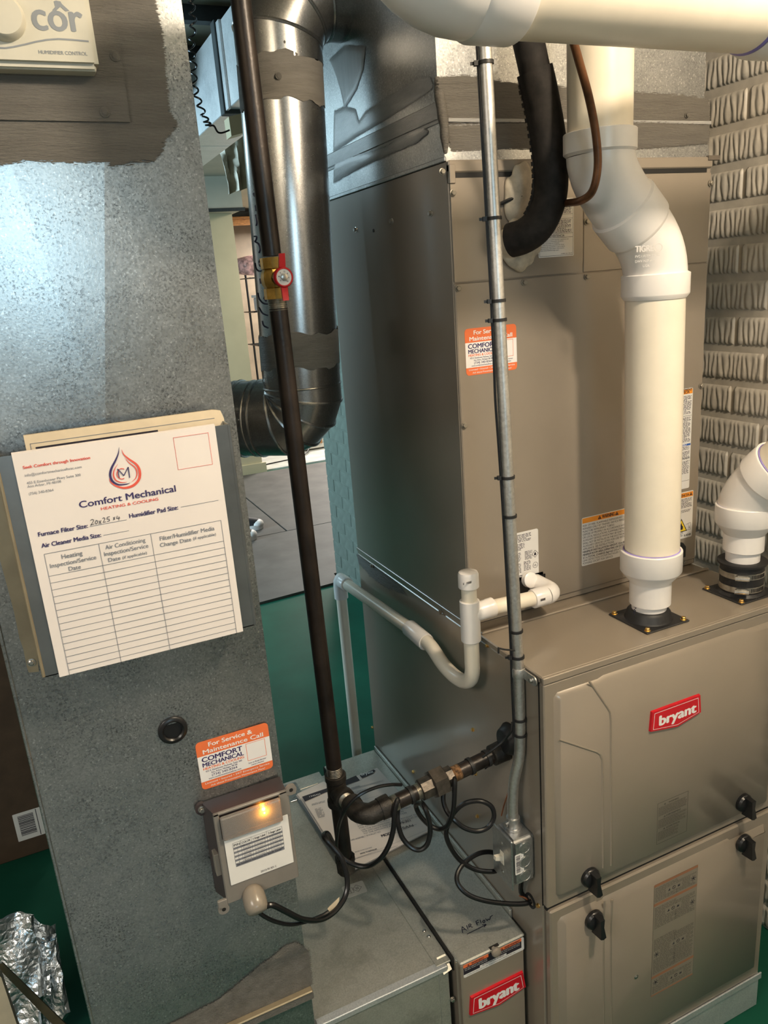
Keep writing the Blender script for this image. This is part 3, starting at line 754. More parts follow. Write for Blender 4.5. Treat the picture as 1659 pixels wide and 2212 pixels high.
# dark gaps of the door joints
MB().box(0.002, FW - 0.002, 0.004, 0.011, DOOR - 0.006, DOOR + 0.005).done('door_gap', 'shadow_line', fu, fu)
MB().box(-0.0004, 0.002, 0.0118, 0.0134, DOOR, H - 0.014).done('edge_gap', 'shadow_line', fu, fu)
def knob(px, py, y, parent):
    c = W(1, y, px, py); b = MB()
    b.lathe(c, (0, -1, 0), [(0, 0.0185), (0.006, 0.0185), (0.010, 0.016), (0.012, 0.011), (0.0125, 0.0)], 24)
    for pts in ([(-0.0062, 0.017), (0.0062, 0.017), (0.0045, 0.0), (0.0078, -0.021), (0.0, -0.0235), (-0.0078, -0.021), (-0.0045, 0.0)],):
        base_ = [c + V((a, -0.006, z)) for a, z in pts]; top = [c + V((a * 0.78, -0.026 - 0.003 * (z < -0.01), z * 0.96)) for a, z in pts]
        b.prism(base_, (0, -1, 0), 0, top)
    return b.done('knob', 'black_plastic', parent, fu, 30)
knob(1273, 1893, -0.0085, ud); knob(1604, 1732, -0.0085, ud)
knob(1281, 1984, -0.0135, ld); knob(1604, 1819, -0.0135, ld)
def badge(parent, root, y, corners, zoom, tx0, tx1, thh):
    sh = Sheet((0, y - 0.0045, 0), (1, 0, 0), (0, 0, 1), zoom)
    q = [sh.at(p) for p in corners]
    cx = sum(p[0] for p in q)/5; cy = sum(p[1] for p in q)/5
    b = MB(); b.prism([(a, y, c) for a, c in q], (0, -1, 0), 0, [((a-cx)*0.985 + cx, y - 0.0045, (c-cy)*0.97 + cy) for a, c in q])
    o = b.done('badge', 'badge_red', parent, root, 30)
    k1, k2 = (0.90, 0.82), (0.885, 0.78)
    outer = [((a-cx)*k1[0] + cx, (c-cy)*k1[1] + cy) for a, c in q]; inner = [((a-cx)*k2[0] + cx, (c-cy)*k2[1] + cy) for a, c in q]
    for i in range(5):
        j = (i+1) % 5; sh.quad('white_ink', [outer[i], outer[j], inner[j], inner[i]], 1, True)
    a, c = sh.at(tx0), sh.at(tx1)
    h = sh.at((tx0[0], tx0[1] - thh))[1] - a[1]
    sh.put('bryant', a[0], (a[1] + c[1])/2, h, c[0] - a[0], 'white_ink', 0.045)
    sh.build(o, root); return o
ZB = (1100, 1300, 2.968)
badge(ud, fu, -0.0084, [(917, 708), (1228, 595), (1232, 708), (1080, 802), (905, 836)], ZB, (964, 792), (1196, 708), 60)
# notice on the upper door, printed faintly
ZC2 = (1100, 1700, 2.968)
sh = Sheet((0, -0.0087, 0), (1, 0, 0), (0, 0, 1), ZC2)
a0, b1 = sh.at((952, 108)); a1, _ = sh.at((1134, 18)); _, b0 = sh.at((963, 362))
a1 = sh.at((1138, 270))[0]
sh.frame('print_faint', a0, b0, a1, b1, 0.0007)
wdt, hgt = a1 - a0, b1 - b0
for i, (t, f) in enumerate((('WARNING', 0.92), ('AVERTISSEMENT', 0.62), ('ADVERTENCIA', 0.32))):
    y = b0 + hgt * f - 0.001
    sh.put(t, a0 + wdt*0.52, y, 0.0034, None, 'print_faint', 0.015, 1, 'c')
    sh.quad('print_faint', [(a0 + wdt*0.2, y), (a0 + wdt*0.27, y), (a0 + wdt*0.235, y + 0.0036)], 1, True)
    sh.greek('print_faint', a0 + wdt*0.04, y - hgt*0.235, a0 + wdt*(0.96 if i < 2 else 0.72), y - hgt*0.02, 7, 0.42, 1, 3 + i)
sh.build(ud, fu)
# long notice on the lower door
sh = Sheet((0, -0.0138, 0), (1, 0, 0), (0, 0, 1), ZC2)
a0, b1 = sh.at((930, 632)); b0 = sh.at((903, 1350))[1]; a1 = sh.at((1185, 1000))[0]
lab = plate(sh, a0, b0, a1, b1, 0.002, 0.0003).done('notice_label', 'relief_line', ld, fu)
wdt, hgt = a1 - a0, b1 - b0
sh.rect('furnace_paint', a0 + 0.0006, b0 + 0.0006, a1 - 0.0006, b1 - 0.0006, 1)
for k, f in enumerate((1.0, 0.835, 0.185, 0.012)):
    y = b0 + hgt * f
    sh.rect('rust_print', a0, y - hgt*(0.022 if k < 3 else 0.012), a1, y, 2)
for k, (f1, f0, rows) in enumerate(((0.97, 0.845, 9), (0.80, 0.61, 12), (0.52, 0.20, 20), (0.155, 0.02, 9))):
    for part, (u0, u1) in enumerate(((0.03, 0.55), (0.5, 0.97))):
        sh.greek('print_faint', a0 + wdt*u0, b0 + hgt*f0, a0 + wdt*u1, b0 + hgt*(f1 - 0.02*part), rows, 0.46, 2, 20 + 3*k + part)
for k, (u, f) in enumerate(((0.45, 0.905), (0.45, 0.725), (0.6, 0.40), (0.58, 0.085))):     # pictograms: flame, ring, flask
    cx, cy, r = a0 + wdt*u, b0 + hgt*f, 0.0042
    sh.rect('furnace_paint', cx - 0.02, cy - 0.0065, cx + 0.02, cy + 0.0065, 3)
    sh.quad('print_dark', [(cx + r*math.cos(t), cy + r*math.sin(t)) for t in [k2*PI/8 for k2 in range(16)]], 4, True)
    sh.quad('furnace_paint', [(cx + r*0.7*math.cos(t), cy + r*0.7*math.sin(t)) for t in [k2*PI/8 for k2 in range(16)]], 5, True)
    sh.line('print_dark', (cx - r*0.6, cy + r*0.6), (cx + r*0.6, cy - r*0.6), 0.0009, 6, True)
    sh.quad('print_dark', [(cx - 0.015, cy - 0.003), (cx - 0.009, cy - 0.003), (cx - 0.0105, cy + 0.003), (cx - 0.0125, cy)], 4, True)
    sh.quad('print_dark', [(cx + 0.009, cy - 0.003), (cx + 0.015, cy - 0.003), (cx + 0.015, cy + 0.0025), (cx + 0.012, cy), (cx + 0.0105, cy + 0.003)], 4, True)
for k, (u, f) in enumerate(((0.9, 0.90), (0.9, 0.69), (0.1, 0.375), (0.1, 0.12))):         # burst and figure pictograms
    cx, cy = a0 + wdt*u, b0 + hgt*f
    sh.rect('furnace_paint', cx - 0.008, cy - 0.009, cx + 0.008, cy + 0.009, 3)
    for t in range(7):
        an = t * 2*PI/7 + k; sh.line('print_dark', (cx, cy), (cx + 0.007*math.cos(an), cy + 0.007*math.sin(an)), 0.0013, 4, True)
sh.build(lab, fu)
screw(W(1, -0.0135, 1374, 2110), (0, -1, 0), ld, fu, 0.0035, 'zinc', False)
# side of the casing: screws and the cable entry
for p in ((1053, 1394), (1022, 1576), (893, 1667), (1028, 1671), (1032, 1763), (805, 1571)):
    screw(W(0, 0, *p), (-1, 0, 0), fu, fu, 0.0032, 'gold_zinc', True, 'screw', True)
screw(W(0, 0, 1163, 1956), (-1, 0, 0), fu, fu, 0.0035, 'gold_zinc')
b = MB(); c = W(0, 0, 1147, 1945); b.lathe(c + V((0.004, 0, 0)), (-1, 0, 0), [(0, 0.014), (0.006, 0.0145), (0.0065, 0.010), (0.0035, 0.0095), (0.003, 0.0)], 20); b.done('cable_grommet', 'black_rubber', fu, fu)
b = MB(); c = W(0, 0, 1104, 1596); b.lathe(c + V((0.006, 0, 0)), (-1, 0, 0), [(0, 0.030), (0.008, 0.030), (0.012, 0.027), (0.022, 0.022), (0.024, 0.0185)], 24); b.done('gas_grommet', 'black_rubber', fu, fu)

# ================================================================ evaporator coil cabinet
CF, CT = 0.2223, 1.7505
co = thing('coil_cabinet', 'tall taupe metal coil cabinet standing on the furnace', 'cabinet', (0.27, 0.47, H))
CXL, CXR = 0.0, 0.548
b = MB(); b.box(CXL, CXR, CF + 0.003, FD, H, CT, 0.002); b.done('casing', 'coil_paint', co, co)
seam = W(1, CF, 985, 611).z
MB().box(0.0012, CXR - 0.001, CF, CF + 0.006, H + 0.012, seam - 0.001, 0.0018).done('lower_panel', 'coil_paint', co, co)
px0, px1 = W(1, CF, 1262, 560).x, 0.262
# access panel with a rounded lower corner
q = [(0.0012, seam + 0.001)]
r = 0.018; rx = W(1, CF, 1259, 500).x
for k in range(7): t = math.radians(-90 + 15*k); q.append((rx - r + r*math.cos(t), seam + 0.001 + r + r*math.sin(t)))
q += [(rx, CT - 0.026), (0.0012, CT - 0.026)]
MB().prism([(a, CF + 0.004, c) for a, c in q], (0, -1, 0), 0.0045).done('access_panel', 'coil_paint', co, co)
# fixed panel that the access panel closes on
MB().box(rx + 0.0025, CXR - 0.001, CF + 0.001, CF + 0.006, seam + 0.0, CT - 0.026, 0.001).done('upper_panel', 'coil_paint', co, co)
MB().box(0.0, CXR, CF - 0.001, CF + 0.008, CT - 0.018, CT, 0.002).done('top_rail', 'coil_paint', co, co)
MB().box(0.012, CXR - 0.012, CF + 0.0015, CF + 0.006, CT - 0.0255, CT - 0.0185).done('rail_groove', 'shadow_line', co, co)
MB().box(0.0, CXR, CF + 0.0035, CF + 0.007, H + 0.002, H + 0.011).done('base_groove', 'relief_line', co, co)
MB().box(0.0, 0.01, CF - 0.003, CF + 0.008, CT - 0.034, CT - 0.006, 0.001).done('corner_clip', 'coil_paint', co, co)
MB().box(0.535, 0.562, CF - 0.003, CF + 0.004, CT - 0.006, CT + 0.002, 0.0005).done('corner_tab', 'relief_line', co, co)
for p in ((978, 417), (989, 623), (1003, 919), (1132, 610), (1267, 479), (1267, 598), (1535, 396), (1514, 833)):
    screw(W(1, CF - 0.0005, *p), (0, -1, 0), co, co, 0.0042, 'painted_screw')
screw(W(1, CF - 0.003, 955, 371) , (0, -1, 0), co, co, 0.004, 'painted_screw')
for p in ((769, 496), (847, 478), (931, 461)): screw(W(0, 0, *p), (-1, 0, 0), co, co, 0.004, 'zinc')
c = W(0, 0, 807, 498); MB().lathe(c, (-1, 0, 0), [(0, 0.003), (0.001, 0.003)], 12).done('screw_hole', 'shadow_line', co, co)
# seam on the side between coil and furnace, with brushed sealer
MB().box(-0.0022, 0.0, CF, FD, H - 0.004, H + 0.004, 0.0008).done('side_seam', 'coil_paint', co, co)
for p in ((804, 1222), (952, 1322)): screw(W(0, -0.002, *p), (-1, 0, 0), co, co, 0.004, 'painted_screw')
sh = Sheet((-0.0005, 0, 0), (0, -1, 0), (0, 0, 1))
patch(sh, [(770, 1196), (860, 1262), (880, 1285), (836, 1270), (800, 1245), (775, 1216)], 'mastic_h', co, co, 0.008, 0.004, 0.0008, 5, soft=0.02)

# ---- labels of the coil cabinet
def label(parent, root, y, corners, zoom=None, mat='label_white', r=0.003, name='label', th=0.0004):
    """corners: pixels of top left, top right, bottom right, bottom left"""
    s = Sheet((0, y - th, 0), (1, 0, 0), (0, 0, 1), zoom); q = [s.at(p) for p in corners]
    a0, a1 = (q[0][0] + q[3][0])/2, (q[1][0] + q[2][0])/2; b1, b0 = (q[0][1] + q[1][1])/2, (q[2][1] + q[3][1])/2
    o = plate(s, a0, b0, a1, b1, r, th).done(name, mat, parent, root)
    return s, o, a0, b0, a1, b1
def service_sticker(parent, root, y, corners, lbl):
    s, o, a0, b0, a1, b1 = label(parent, root, y, corners, None, 'print_orange', 0.006, 'service_sticker')
    o['label'] = lbl
    w, h = a1 - a0, b1 - b0
    P = lambda u, v: (a0 + w*u, b0 + h*v)
    s.rect('white_ink', a0, b0 + h*0.165, a1, b0 + h*0.70, 1)
    def t(txt, u, v, hh, wd, mat, bold=0.02, al='l'): s.put(txt, a0 + w*u, b0 + h*v, h*hh, w*wd, mat, bold, 2, al)
    t('For Service &', 0.47, 0.865, 0.085, 0.60, 'white_ink', 0.022, 'c')
    t('Maintenance Call', 0.50, 0.735, 0.085, 0.83, 'white_ink', 0.022, 'c')
    t('COMFORT', 0.055, 0.575, 0.095, 0.55, 'print_navy', 0.03)
    t('MECHANICAL', 0.055, 0.47, 0.082, 0.56, 'print_navy', 0.03)
    t('HEATING & COOLING', 0.055, 0.405, 0.048, 0.56, 'print_orange', 0.025)
    t('455 E. Eisenhower Parkway, Suite 300', 0.33, 0.352, 0.033, 0.50, 'print_navy', 0.008, 'c')
    t('Ann Arbor, Michigan 48108', 0.33, 0.302, 0.033, 0.36, 'print_navy', 0.008, 'c')
    t('(734) 340-8364', 0.33, 0.238, 0.046, 0.35, 'print_navy', 0.01, 'c')
    t('www.comfortmechanicalhvac.com', 0.33, 0.188, 0.030, 0.45, 'print_navy', 0.01, 'c')
    s.frame('print_orange', a0 + w*0.66, b0 + h*0.31, a0 + w*0.93, b0 + h*0.68, w*0.006, 2)
    t('Scan to Book Service/', 0.79, 0.245, 0.028, 0.25, 'print_navy', 0.008, 'c')
    t('Leave a Review', 0.79, 0.195, 0.028, 0.18, 'print_navy', 0.008, 'c')
    t('Licensed \u2022 Insured \u2022 24/7 Emergency Service', 0.5, 0.102, 0.037, 0.90, 'white_ink', 0.008, 'c')
    t('Ask about Preventative Maintenance Plans!', 0.5, 0.035, 0.035, 0.76, 'white_ink', 0.008, 'c')
    s.build(o, root); return o
service_sticker(co, co, CF, [(1003, 711), (1115, 699), (1117, 798), (1008, 812)], 'orange and white service sticker half hidden by the conduit')

def tri_warn(s, cx, cy, h, mat='print_dark', layer=3, bg='warn_orange'):
    s.quad(mat, [(cx - h*0.58, cy), (cx + h*0.58, cy), (cx, cy + h)], layer, True)
    s.rect(bg, cx - h*0.05, cy + h*0.3, cx + h*0.05, cy + h*0.68, layer + 1); s.rect(bg, cx - h*0.05, cy + h*0.12, cx + h*0.05, cy + h*0.22, layer + 1)
# big flammable-refrigerant warning
ZW = (940, 600, 2.3074)
s, o, a0, b0, a1, b1 = label(co, co, CF, [(728, 1200), (1300, 1072), (1302, 1340), (734, 1440)], ZW, 'label_white', 0.003, 'warning_label')
a1 = a0 + 0.185; bl = s.at((735, 1438))[1]; tp = s.at((728, 1200))[1]
bpy.data.objects.remove(o)
b0, b1 = bl, tp
o = plate(s, a0, b0, a1, b1, 0.003, 0.0004).done('warning_label', 'label_white', co, co)
h_ = b1 - b0
s.rect('warn_orange', a0 + 0.0012, b1 - h_*0.115, a1 - 0.0012, b1 - 0.0012, 1)
xa, xb = s.at((832, 1190))[0], s.at((893, 1180))[0]
s.put('WARNING', xa, b1 - h_*0.095, h_*0.07, xb - xa, 'print_dark', 0.02, 2)
tri_warn(s, xa - 0.006, b1 - h_*0.1, 0.0075, bg='warn_orange', layer=2); tri_warn(s, xb + 0.006, b1 - h_*0.1, 0.0075, bg='warn_orange', layer=2)
wl_ = ['RISK OF FIRE. FLAMMABLE REFRIGERANT USED. TO BE', 'REPAIRED ONLY BY TRAINED SERVICE PERSONNEL. DO NOT', 'PUNCTURE REFRIGERANT TUBING.', 'DISPOSE OF PROPERLY IN ACCORDANCE WITH FEDERAL', 'OR LOCAL REGULATIONS, FLAMMABLE REFRIGERANT USED.', 'AUXILIARY DEVICES WHICH MAY BE IGNITION SOURCES', 'SHALL NOT BE INSTALLED IN THE DUCTWORK, OTHER THAN', 'AUXILIARY DEVICES LISTED FOR USE WITH THE SPECIFIC', 'APPLIANCE. SEE INSTRUCTIONS.', 'MINIMUM INSTALLATION HEIGHT, 0 m (0 ft).', 'MINIMUM ROOM AREA (OPERATING OR STORAGE)', '3.1 x TOTAL CHARGE (kg)=m2 (15 x TOTAL CHARGE (lb)=ft2)', 'LEAK DETECTION SYSTEM INSTALLED. UNIT MUST BE', 'POWERED EXCEPT FOR SERVICE.']
for i, t in enumerate(wl_):
    wid = 0.00272 * len(t)
    s.put(t, a0 + 0.0025, b1 - h_*(0.185 + 0.0605*i), h_*0.04, wid, 'print_dark', 0.018 if 9 <= i <= 11 else 0.004, 1)
s.build(o, co)
# rating label beside the conduit
s, o, a0, b0, a1, b1 = label(co, co, CF, [(380, 1278), (500, 1253), (530, 1490), (400, 1520)], ZW, 'label_white', 0.004, 'rating_label')
w, h = a1 - a0, b1 - b0
s.greek('print_dark', a0 + w*0.06, b0 + h*0.80, a0 + w*0.72, b0 + h*0.96, 4, 0.5, 1, 41)
s.put('R-454B', a0 + w*0.1, b0 + h*0.64, h*0.03, w*0.2, 'print_dark', 0.01)
s.greek('print_dark', a0 + w*0.06, b0 + h*0.67, a0 + w*0.45, b0 + h*0.78, 3, 0.5, 1, 42)
for (u0, u1, v0, v1, rows, sd) in ((0.06, 0.3, 0.42, 0.6, 5, 43), (0.45, 0.75, 0.42, 0.6, 5, 44), (0.06, 0.3, 0.18, 0.38, 5, 45), (0.4, 0.68, 0.2, 0.40, 5, 46), (0.06, 0.4, 0.04, 0.14, 2, 47)):
    s.greek('print_dark', a0 + w*u0, b0 + h*v0, a0 + w*u1, b0 + h*v1, rows, 0.5, 1, sd)
cx, cy = a0 + w*0.86, b0 + h*0.50
for p, q in zip([(0, 1), (1, 0), (0, -1), (-1, 0)], [(1, 0), (0, -1), (-1, 0), (0, 1)]): s.line('print_dark', (cx + p[0]*0.007, cy + p[1]*0.007), (cx + q[0]*0.007, cy + q[1]*0.007), 0.0008, 1, True)
s.quad('print_dark', [(cx - 0.002, cy - 0.003), (cx + 0.002, cy - 0.003), (cx + 0.0025, cy), (cx, cy + 0.004), (cx - 0.0022, cy)], 1, True)
cx, cy = a0 + w*0.86, b0 + h*0.27
for k in range(16): s.line('print_dark', (cx + 0.0055*math.cos(k*PI/8), cy + 0.0055*math.sin(k*PI/8)), (cx + 0.0055*math.cos((k+1)*PI/8), cy + 0.0055*math.sin((k+1)*PI/8)), 0.0007, 1, True)
s.put('UL', cx, cy - 0.0018, 0.0036, None, 'print_dark', 0.01, 1, 'c')
s.build(o, co)
# tall narrow caution label behind the vent pipe
ZT = (1480, 820, 5.267)
s = Sheet((0, CF - 0.0004, 0), (1, 0, 0), (0, 0, 1), ZT)
a1 = s.at((70, 600))[0]; a0 = a1 - 0.075; b1 = s.at((72, 90))[1]; b0 = s.at((60, 1225))[1]
o = plate(s, a0, b0, a1, b1, 0.003, 0.0004).done('caution_label', 'label_white', co, co)
h = b1 - b0
s.rect('warn_orange', a0 + 0.002, b1 - h*0.055, a1 - 0.001, b1 - 0.002, 1)
s.put('AVERTISSEMENT', a1 - 0.002, b1 - h*0.028, 0.005, 0.052, 'print_dark', 0.02, 2, 'r')
s.put('ADVERTENCIA', a1 - 0.009, b1 - h*0.05, 0.005, 0.045, 'print_dark', 0.02, 2, 'r')
for k, (f1, f0, rows) in enumerate(((0.93, 0.75, 9), (0.72, 0.46, 13), (0.43, 0.14, 15))):
    s.greek('print_dark', a0 + 0.003, b0 + h*f0, a1 - 0.002, b0 + h*f1, rows, 0.5, 1, 60 + k)
s.rect('print_blue', a0 + 0.002, b0 + h*0.435, a1 - 0.001, b0 + h*0.455, 2); s.put('AVISO', a1 - 0.012, b0 + h*0.438, 0.0045, 0.018, 'white_ink', 0.02, 3, 'r')
for f in (0.08, 0.31, 0.73): s.rect('print_dark', a0 + 0.002, b0 + h*f, a1 - 0.001, b0 + h*f + 0.0006, 1)
s.build(o, co)
a1 = s.at((86, 1500))[0]; a0 = a1 - 0.075; b1 = s.at((94, 1255))[1]; b0 = s.at((78, 1780))[1]
o = plate(s, a0, b0, a1, b1, 0.003, 0.0004).done('flammable_label', 'label_white', co, co)
h = b1 - b0; w = a1 - a0
s.rect('warn_orange', a0 + 0.002, b1 - h*0.12, a1 - 0.001, b1 - 0.002, 1)
s.put('ADVERTENCIA', a1 - 0.012, b1 - h*0.10, 0.0055, 0.05, 'print_dark', 0.02, 2, 'r'); tri_warn(s, a1 - 0.007, b1 - h*0.1, 0.007, layer=2)
s.greek('print_dark', a0 + 0.004, b0 + h*0.66, a1 - 0.003, b0 + h*0.86, 5, 0.5, 1, 71)
s.greek('print_dark', a0 + 0.004, b0 + h*0.56, a1 - 0.006, b0 + h*0.62, 2, 0.5, 1, 72)
cx, cy = a0 + w*0.60, b0 + h*0.26
s.quad('print_dark', [(cx - 0.0165, cy - 0.011), (cx + 0.0165, cy - 0.011), (cx, cy + 0.018)], 1, True)
s.quad('print_yellow', [(cx - 0.0135, cy - 0.0093), (cx + 0.0135, cy - 0.0093), (cx, cy + 0.0145)], 2, True)
s.quad('print_dark', [(cx - 0.004, cy - 0.006), (cx + 0.004, cy - 0.006), (cx + 0.005, cy), (cx + 0.002, cy + 0.003), (cx, cy + 0.009), (cx - 0.003, cy + 0.003), (cx - 0.005, cy)], 3, True)
s.frame('print_dark', a1 - 0.017, b0 + h*0.16, a1 - 0.011, b0 + h*0.30, 0.0006, 1); s.frame('print_dark', a1 - 0.0115, b0 + h*0.16, a1 - 0.004, b0 + h*0.31, 0.0006, 1)
s.put('i', a1 - 0.008, b0 + h*0.19, 0.006, None, 'print_dark', 0.03, 1, 'c')
s.greek('print_dark', a0 + 0.035, b0 + h*0.05, a1 - 0.024, b0 + h*0.17, 4, 0.5, 1, 73)
s.put('R-454B', a1 - 0.003, b0 + h*0.035, 0.0042, 0.018, 'print_dark', 0.02, 1, 'r')
s.build(o, co)
# Spanish notice behind the black line set
ZN = (1140, 420, 11.06)
s, o, a0, b0, a1, b1 = label(co, co, CF - 0.0005, [(245, 100), (1112, 95), (1085, 1475), (255, 1508)], ZN, 'label_white', 0.002, 'notice_label')
w, h = a1 - a0, b1 - b0
s.frame('print_dark', a0 + 0.0018, b0 + 0.0018, a1 - 0.0018, b1 - 0.0018, 0.0005, 1)
for f in (0.73, 0.655, 0.40, 0.33): s.rect('print_dark', a0 + 0.002, b0 + h*f, a1 - 0.002, b0 + h*f + 0.0005, 1)
s.put('ADVERTENCIA', a0 + w*0.5, b0 + h*0.345, h*0.04, w*0.46, 'print_dark', 0.008, 1, 'c')
for k, t in enumerate(('Este producto lo puede exponer a qu\u00edmicos que', 'incluyen plomo y compuestos de plomo,', 'que son conocidos en el Estado', 'de California como causantes de c\u00e1ncer', 'y defectos de nacimiento, u otros da\u00f1os', 'reproductivos. Para mayor informaci\u00f3n,', 'visite www.P65Warnings.ca.gov.')):
    s.put(t, a0 + w*0.04, b0 + h*(0.293 - 0.0305*k), h*0.019, w*(0.018*len(t)), 'print_dark', 0.0, 1)
s.greek('print_dark', a0 + w*0.05, b0 + h*0.415, a0 + w*0.95, b0 + h*0.64, 7, 0.5, 1, 81)
s.greek('print_dark', a0 + w*0.05, b0 + h*0.75, a0 + w*0.95, b0 + h*0.95, 6, 0.5, 1, 82)
s.put('343804-201 REV.B', a1 - w*0.05, b0 + h*0.04, h*0.018, w*0.32, 'print_dark', 0.0, 1, 'r')
s.build(o, co)
# drain port flange and the dark knock-out beside the vent
c = W(1, CF, 1138, 1266)
MB().box(c.x - 0.035, c.x + 0.04, CF - 0.008, CF + 0.002, c.z - 0.028, c.z + 0.022, 0.006, 2).done('drain_flange', 'black_plastic', co, co)
c = W(1, CF, 1468, 1190)
MB().prism([(c.x - 0.02, CF + 0.001, c.z - 0.016), (c.x + 0.012, CF + 0.001, c.z - 0.014), (c.x + 0.012, CF + 0.001, c.z + 0.008), (c.x + 0.004, CF + 0.001, c.z + 0.018), (c.x - 0.02, CF + 0.001, c.z + 0.018)], (0, -1, 0), 0.006).done('port_cap', 'black_rubber', co, co)
screw(W(1, CF, 1477, 1214), (0, -1, 0), co, co, 0.0035, 'painted_screw')
# putty that seals the line set hole
def blob(c, s, seed, name='putty', mat='putty'):
    rnd = random.Random(seed); b = MB(); bmesh.ops.create_icosphere(b.bm, subdivisions=4, radius=1.0)
    for v in b.bm.verts:
        d = 1 + 0.10*math.sin(4.2*v.co.x + seed)*math.sin(3.7*v.co.z + seed*2) + 0.05*math.sin(9*v.co.x + 5*v.co.z)
        v.co = V((c[0] + v.co.x*s[0]*d, c[1] + v.co.y*s[1]*d, c[2] + v.co.z*s[2]*d))
    return b
bb = blob((W(1, CF, 1118, 530).x, CF - 0.006, W(1, CF, 1118, 530).z), (0.040, 0.014, 0.040), 2); bb.done('putty_ring', 'putty', co, co, 80)
c = W(1, CF, 1122, 430); bb = blob((c.x, CF - 0.004, c.z), (0.032, 0.012, 0.052), 4); bb.done('putty_lump', 'putty', co, co, 80)
b = MB(); b.tube(smoothpath([W(1, CF - 0.004, 1082, 440), W(1, CF - 0.012, 1105, 430), W(1, CF - 0.012, 1135, 422)], 4), 0.003, 8); b.done('sensor_lead', 'black_rubber', co, co)

# ================================================================ supply plenum above the coil
sp = thing('supply_plenum', 'galvanized supply plenum with brushed grey sealant above the coil cabinet', 'duct', (0.27, 0.49, CT))
b = MB(); x0, x1, y0, y1, z0, z1 = 0.004, 0.552, 0.252, 0.735, 1.80, 2.44
cf = [(x0, y0), (x1, y0), (x1, y1), (x0, y1)]
lo_ = [b.bm.verts.new((*p, z0)) for p in cf]; hi_ = [b.bm.verts.new((*p, z1)) for p in cf]
cen = [V((x1, y0, 0)), V((x1, y1, 0))]
for i in range(4):
    j = (i + 1) % 4
    mid = (lo_[i].co + lo_[j].co + hi_[i].co + hi_[j].co) / 4
    out = V(((0, -1, 0), (1, 0, 0), (0, 1, 0), (-1, 0, 0))[i])
    c = b.bm.verts.new(mid + out * 0.0004)
    for q in ((lo_[i], lo_[j]), (lo_[j], hi_[j]), (hi_[j], hi_[i]), (hi_[i], lo_[i])): b.bm.faces.new((*q, c))
b.done('plenum_sheet', 'galv_supply', sp, sp, 1)
# flared starting collar and its cleats
b = MB()
a = [V(p) for p in ((0.0, 0.232, CT), (0.548, 0.232, CT), (0.548, 0.745, CT), (0.0, 0.745, CT))]
m_ = [V(p) for p in ((0.0005, 0.240, 1.807), (0.55, 0.240, 1.807), (0.55, 0.742, 1.807), (0.0005, 0.742, 1.807))]
b.prism(a, (0, 0, 1), 0, m_); b.done('collar', 'galv_supply', sp, sp, 1)
MB().box(-0.001, 0.556, 0.236, 0.75, 1.806, 1.812, 0.001).box(0.0, 0.554, 0.240, 0.748, 1.812, 1.838, 0.0015).done('slip_cleat', 'mastic_s', sp, sp)
MB().box(-0.0035, 0.0, 0.228, 0.75, CT - 0.001, CT + 0.006, 0.001).done('bottom_hem', 'galv_supply', sp, sp)
s = Sheet((0, 0.2345, 0), (1, 0, 0), (0, 0, 1))
patch(s, [(962, 270), (1180, 264), (1380, 264), (1533, 270), (1530, 310), (1440, 318), (1300, 330), (1150, 322), (1060, 322), (975, 330)], 'mastic_h', sp, sp, 0.004, 0.0018, 0.0016, 1)
s = Sheet((0, 0.2385, 0), (1, 0, 0), (0, 0, 1))
patch(s, [(942, 168), (1000, 162), (1100, 178), (1200, 186), (1380, 200), (1470, 205), (1531, 214), (1534, 266), (1380, 262), (1180, 262), (962, 266)], 'mastic_h', sp, sp, 0.004, 0.0018, 0.0018, 2)
s = Sheet((0.0036, 0, 0), (0, -1, 0), (0, 0, 1))
patch(s, [(720, 330), (770, 296), (850, 248), (915, 206), (937, 188), (930, 166), (905, 168), (870, 190), (840, 208), (790, 240), (775, 262), (768, 236), (745, 230), (722, 240)], 'mastic_s', sp, sp, 0.005, 0.0018, 0.0012, 3)
s = Sheet((-0.001, 0, 0), (0, -1, 0), (0, 0, 1))
patch(s, [(720, 396), (760, 372), (800, 352), (850, 330), (900, 308), (925, 285), (915, 276), (880, 290), (830, 318), (790, 332), (760, 338), (722, 356)], 'mastic_s', sp, sp, 0.005, 0.0018, 0.0012, 4)
s = Sheet((0.0036, 0, 0), (0, -1, 0), (0, 0, 1))
patch(s, [(745, 98), (790, 100), (785, 150), (770, 195), (745, 235), (735, 190), (722, 150), (712, 128)], 'mastic_v', sp, sp, 0.004, 0.0018, 0.0018, 6)
b = MB(); b.tube([(0.002, 0.2335 + 0.22*max(0, z - 1.80), z) for z in (1.762, 1.785, 1.80, 1.812, 1.825, 1.845, 1.87)], 0.01, 12, True, [0.003, 0.0075, 0.0068, 0.0085, 0.0078, 0.0085, 0.004]); b.done('sealant_bead', 'mastic_h', sp, sp, 60)
screw(W(1, 0.236, 1483, 249), (0, -1, 0), sp, sp, 0.0035, 'mastic_h')
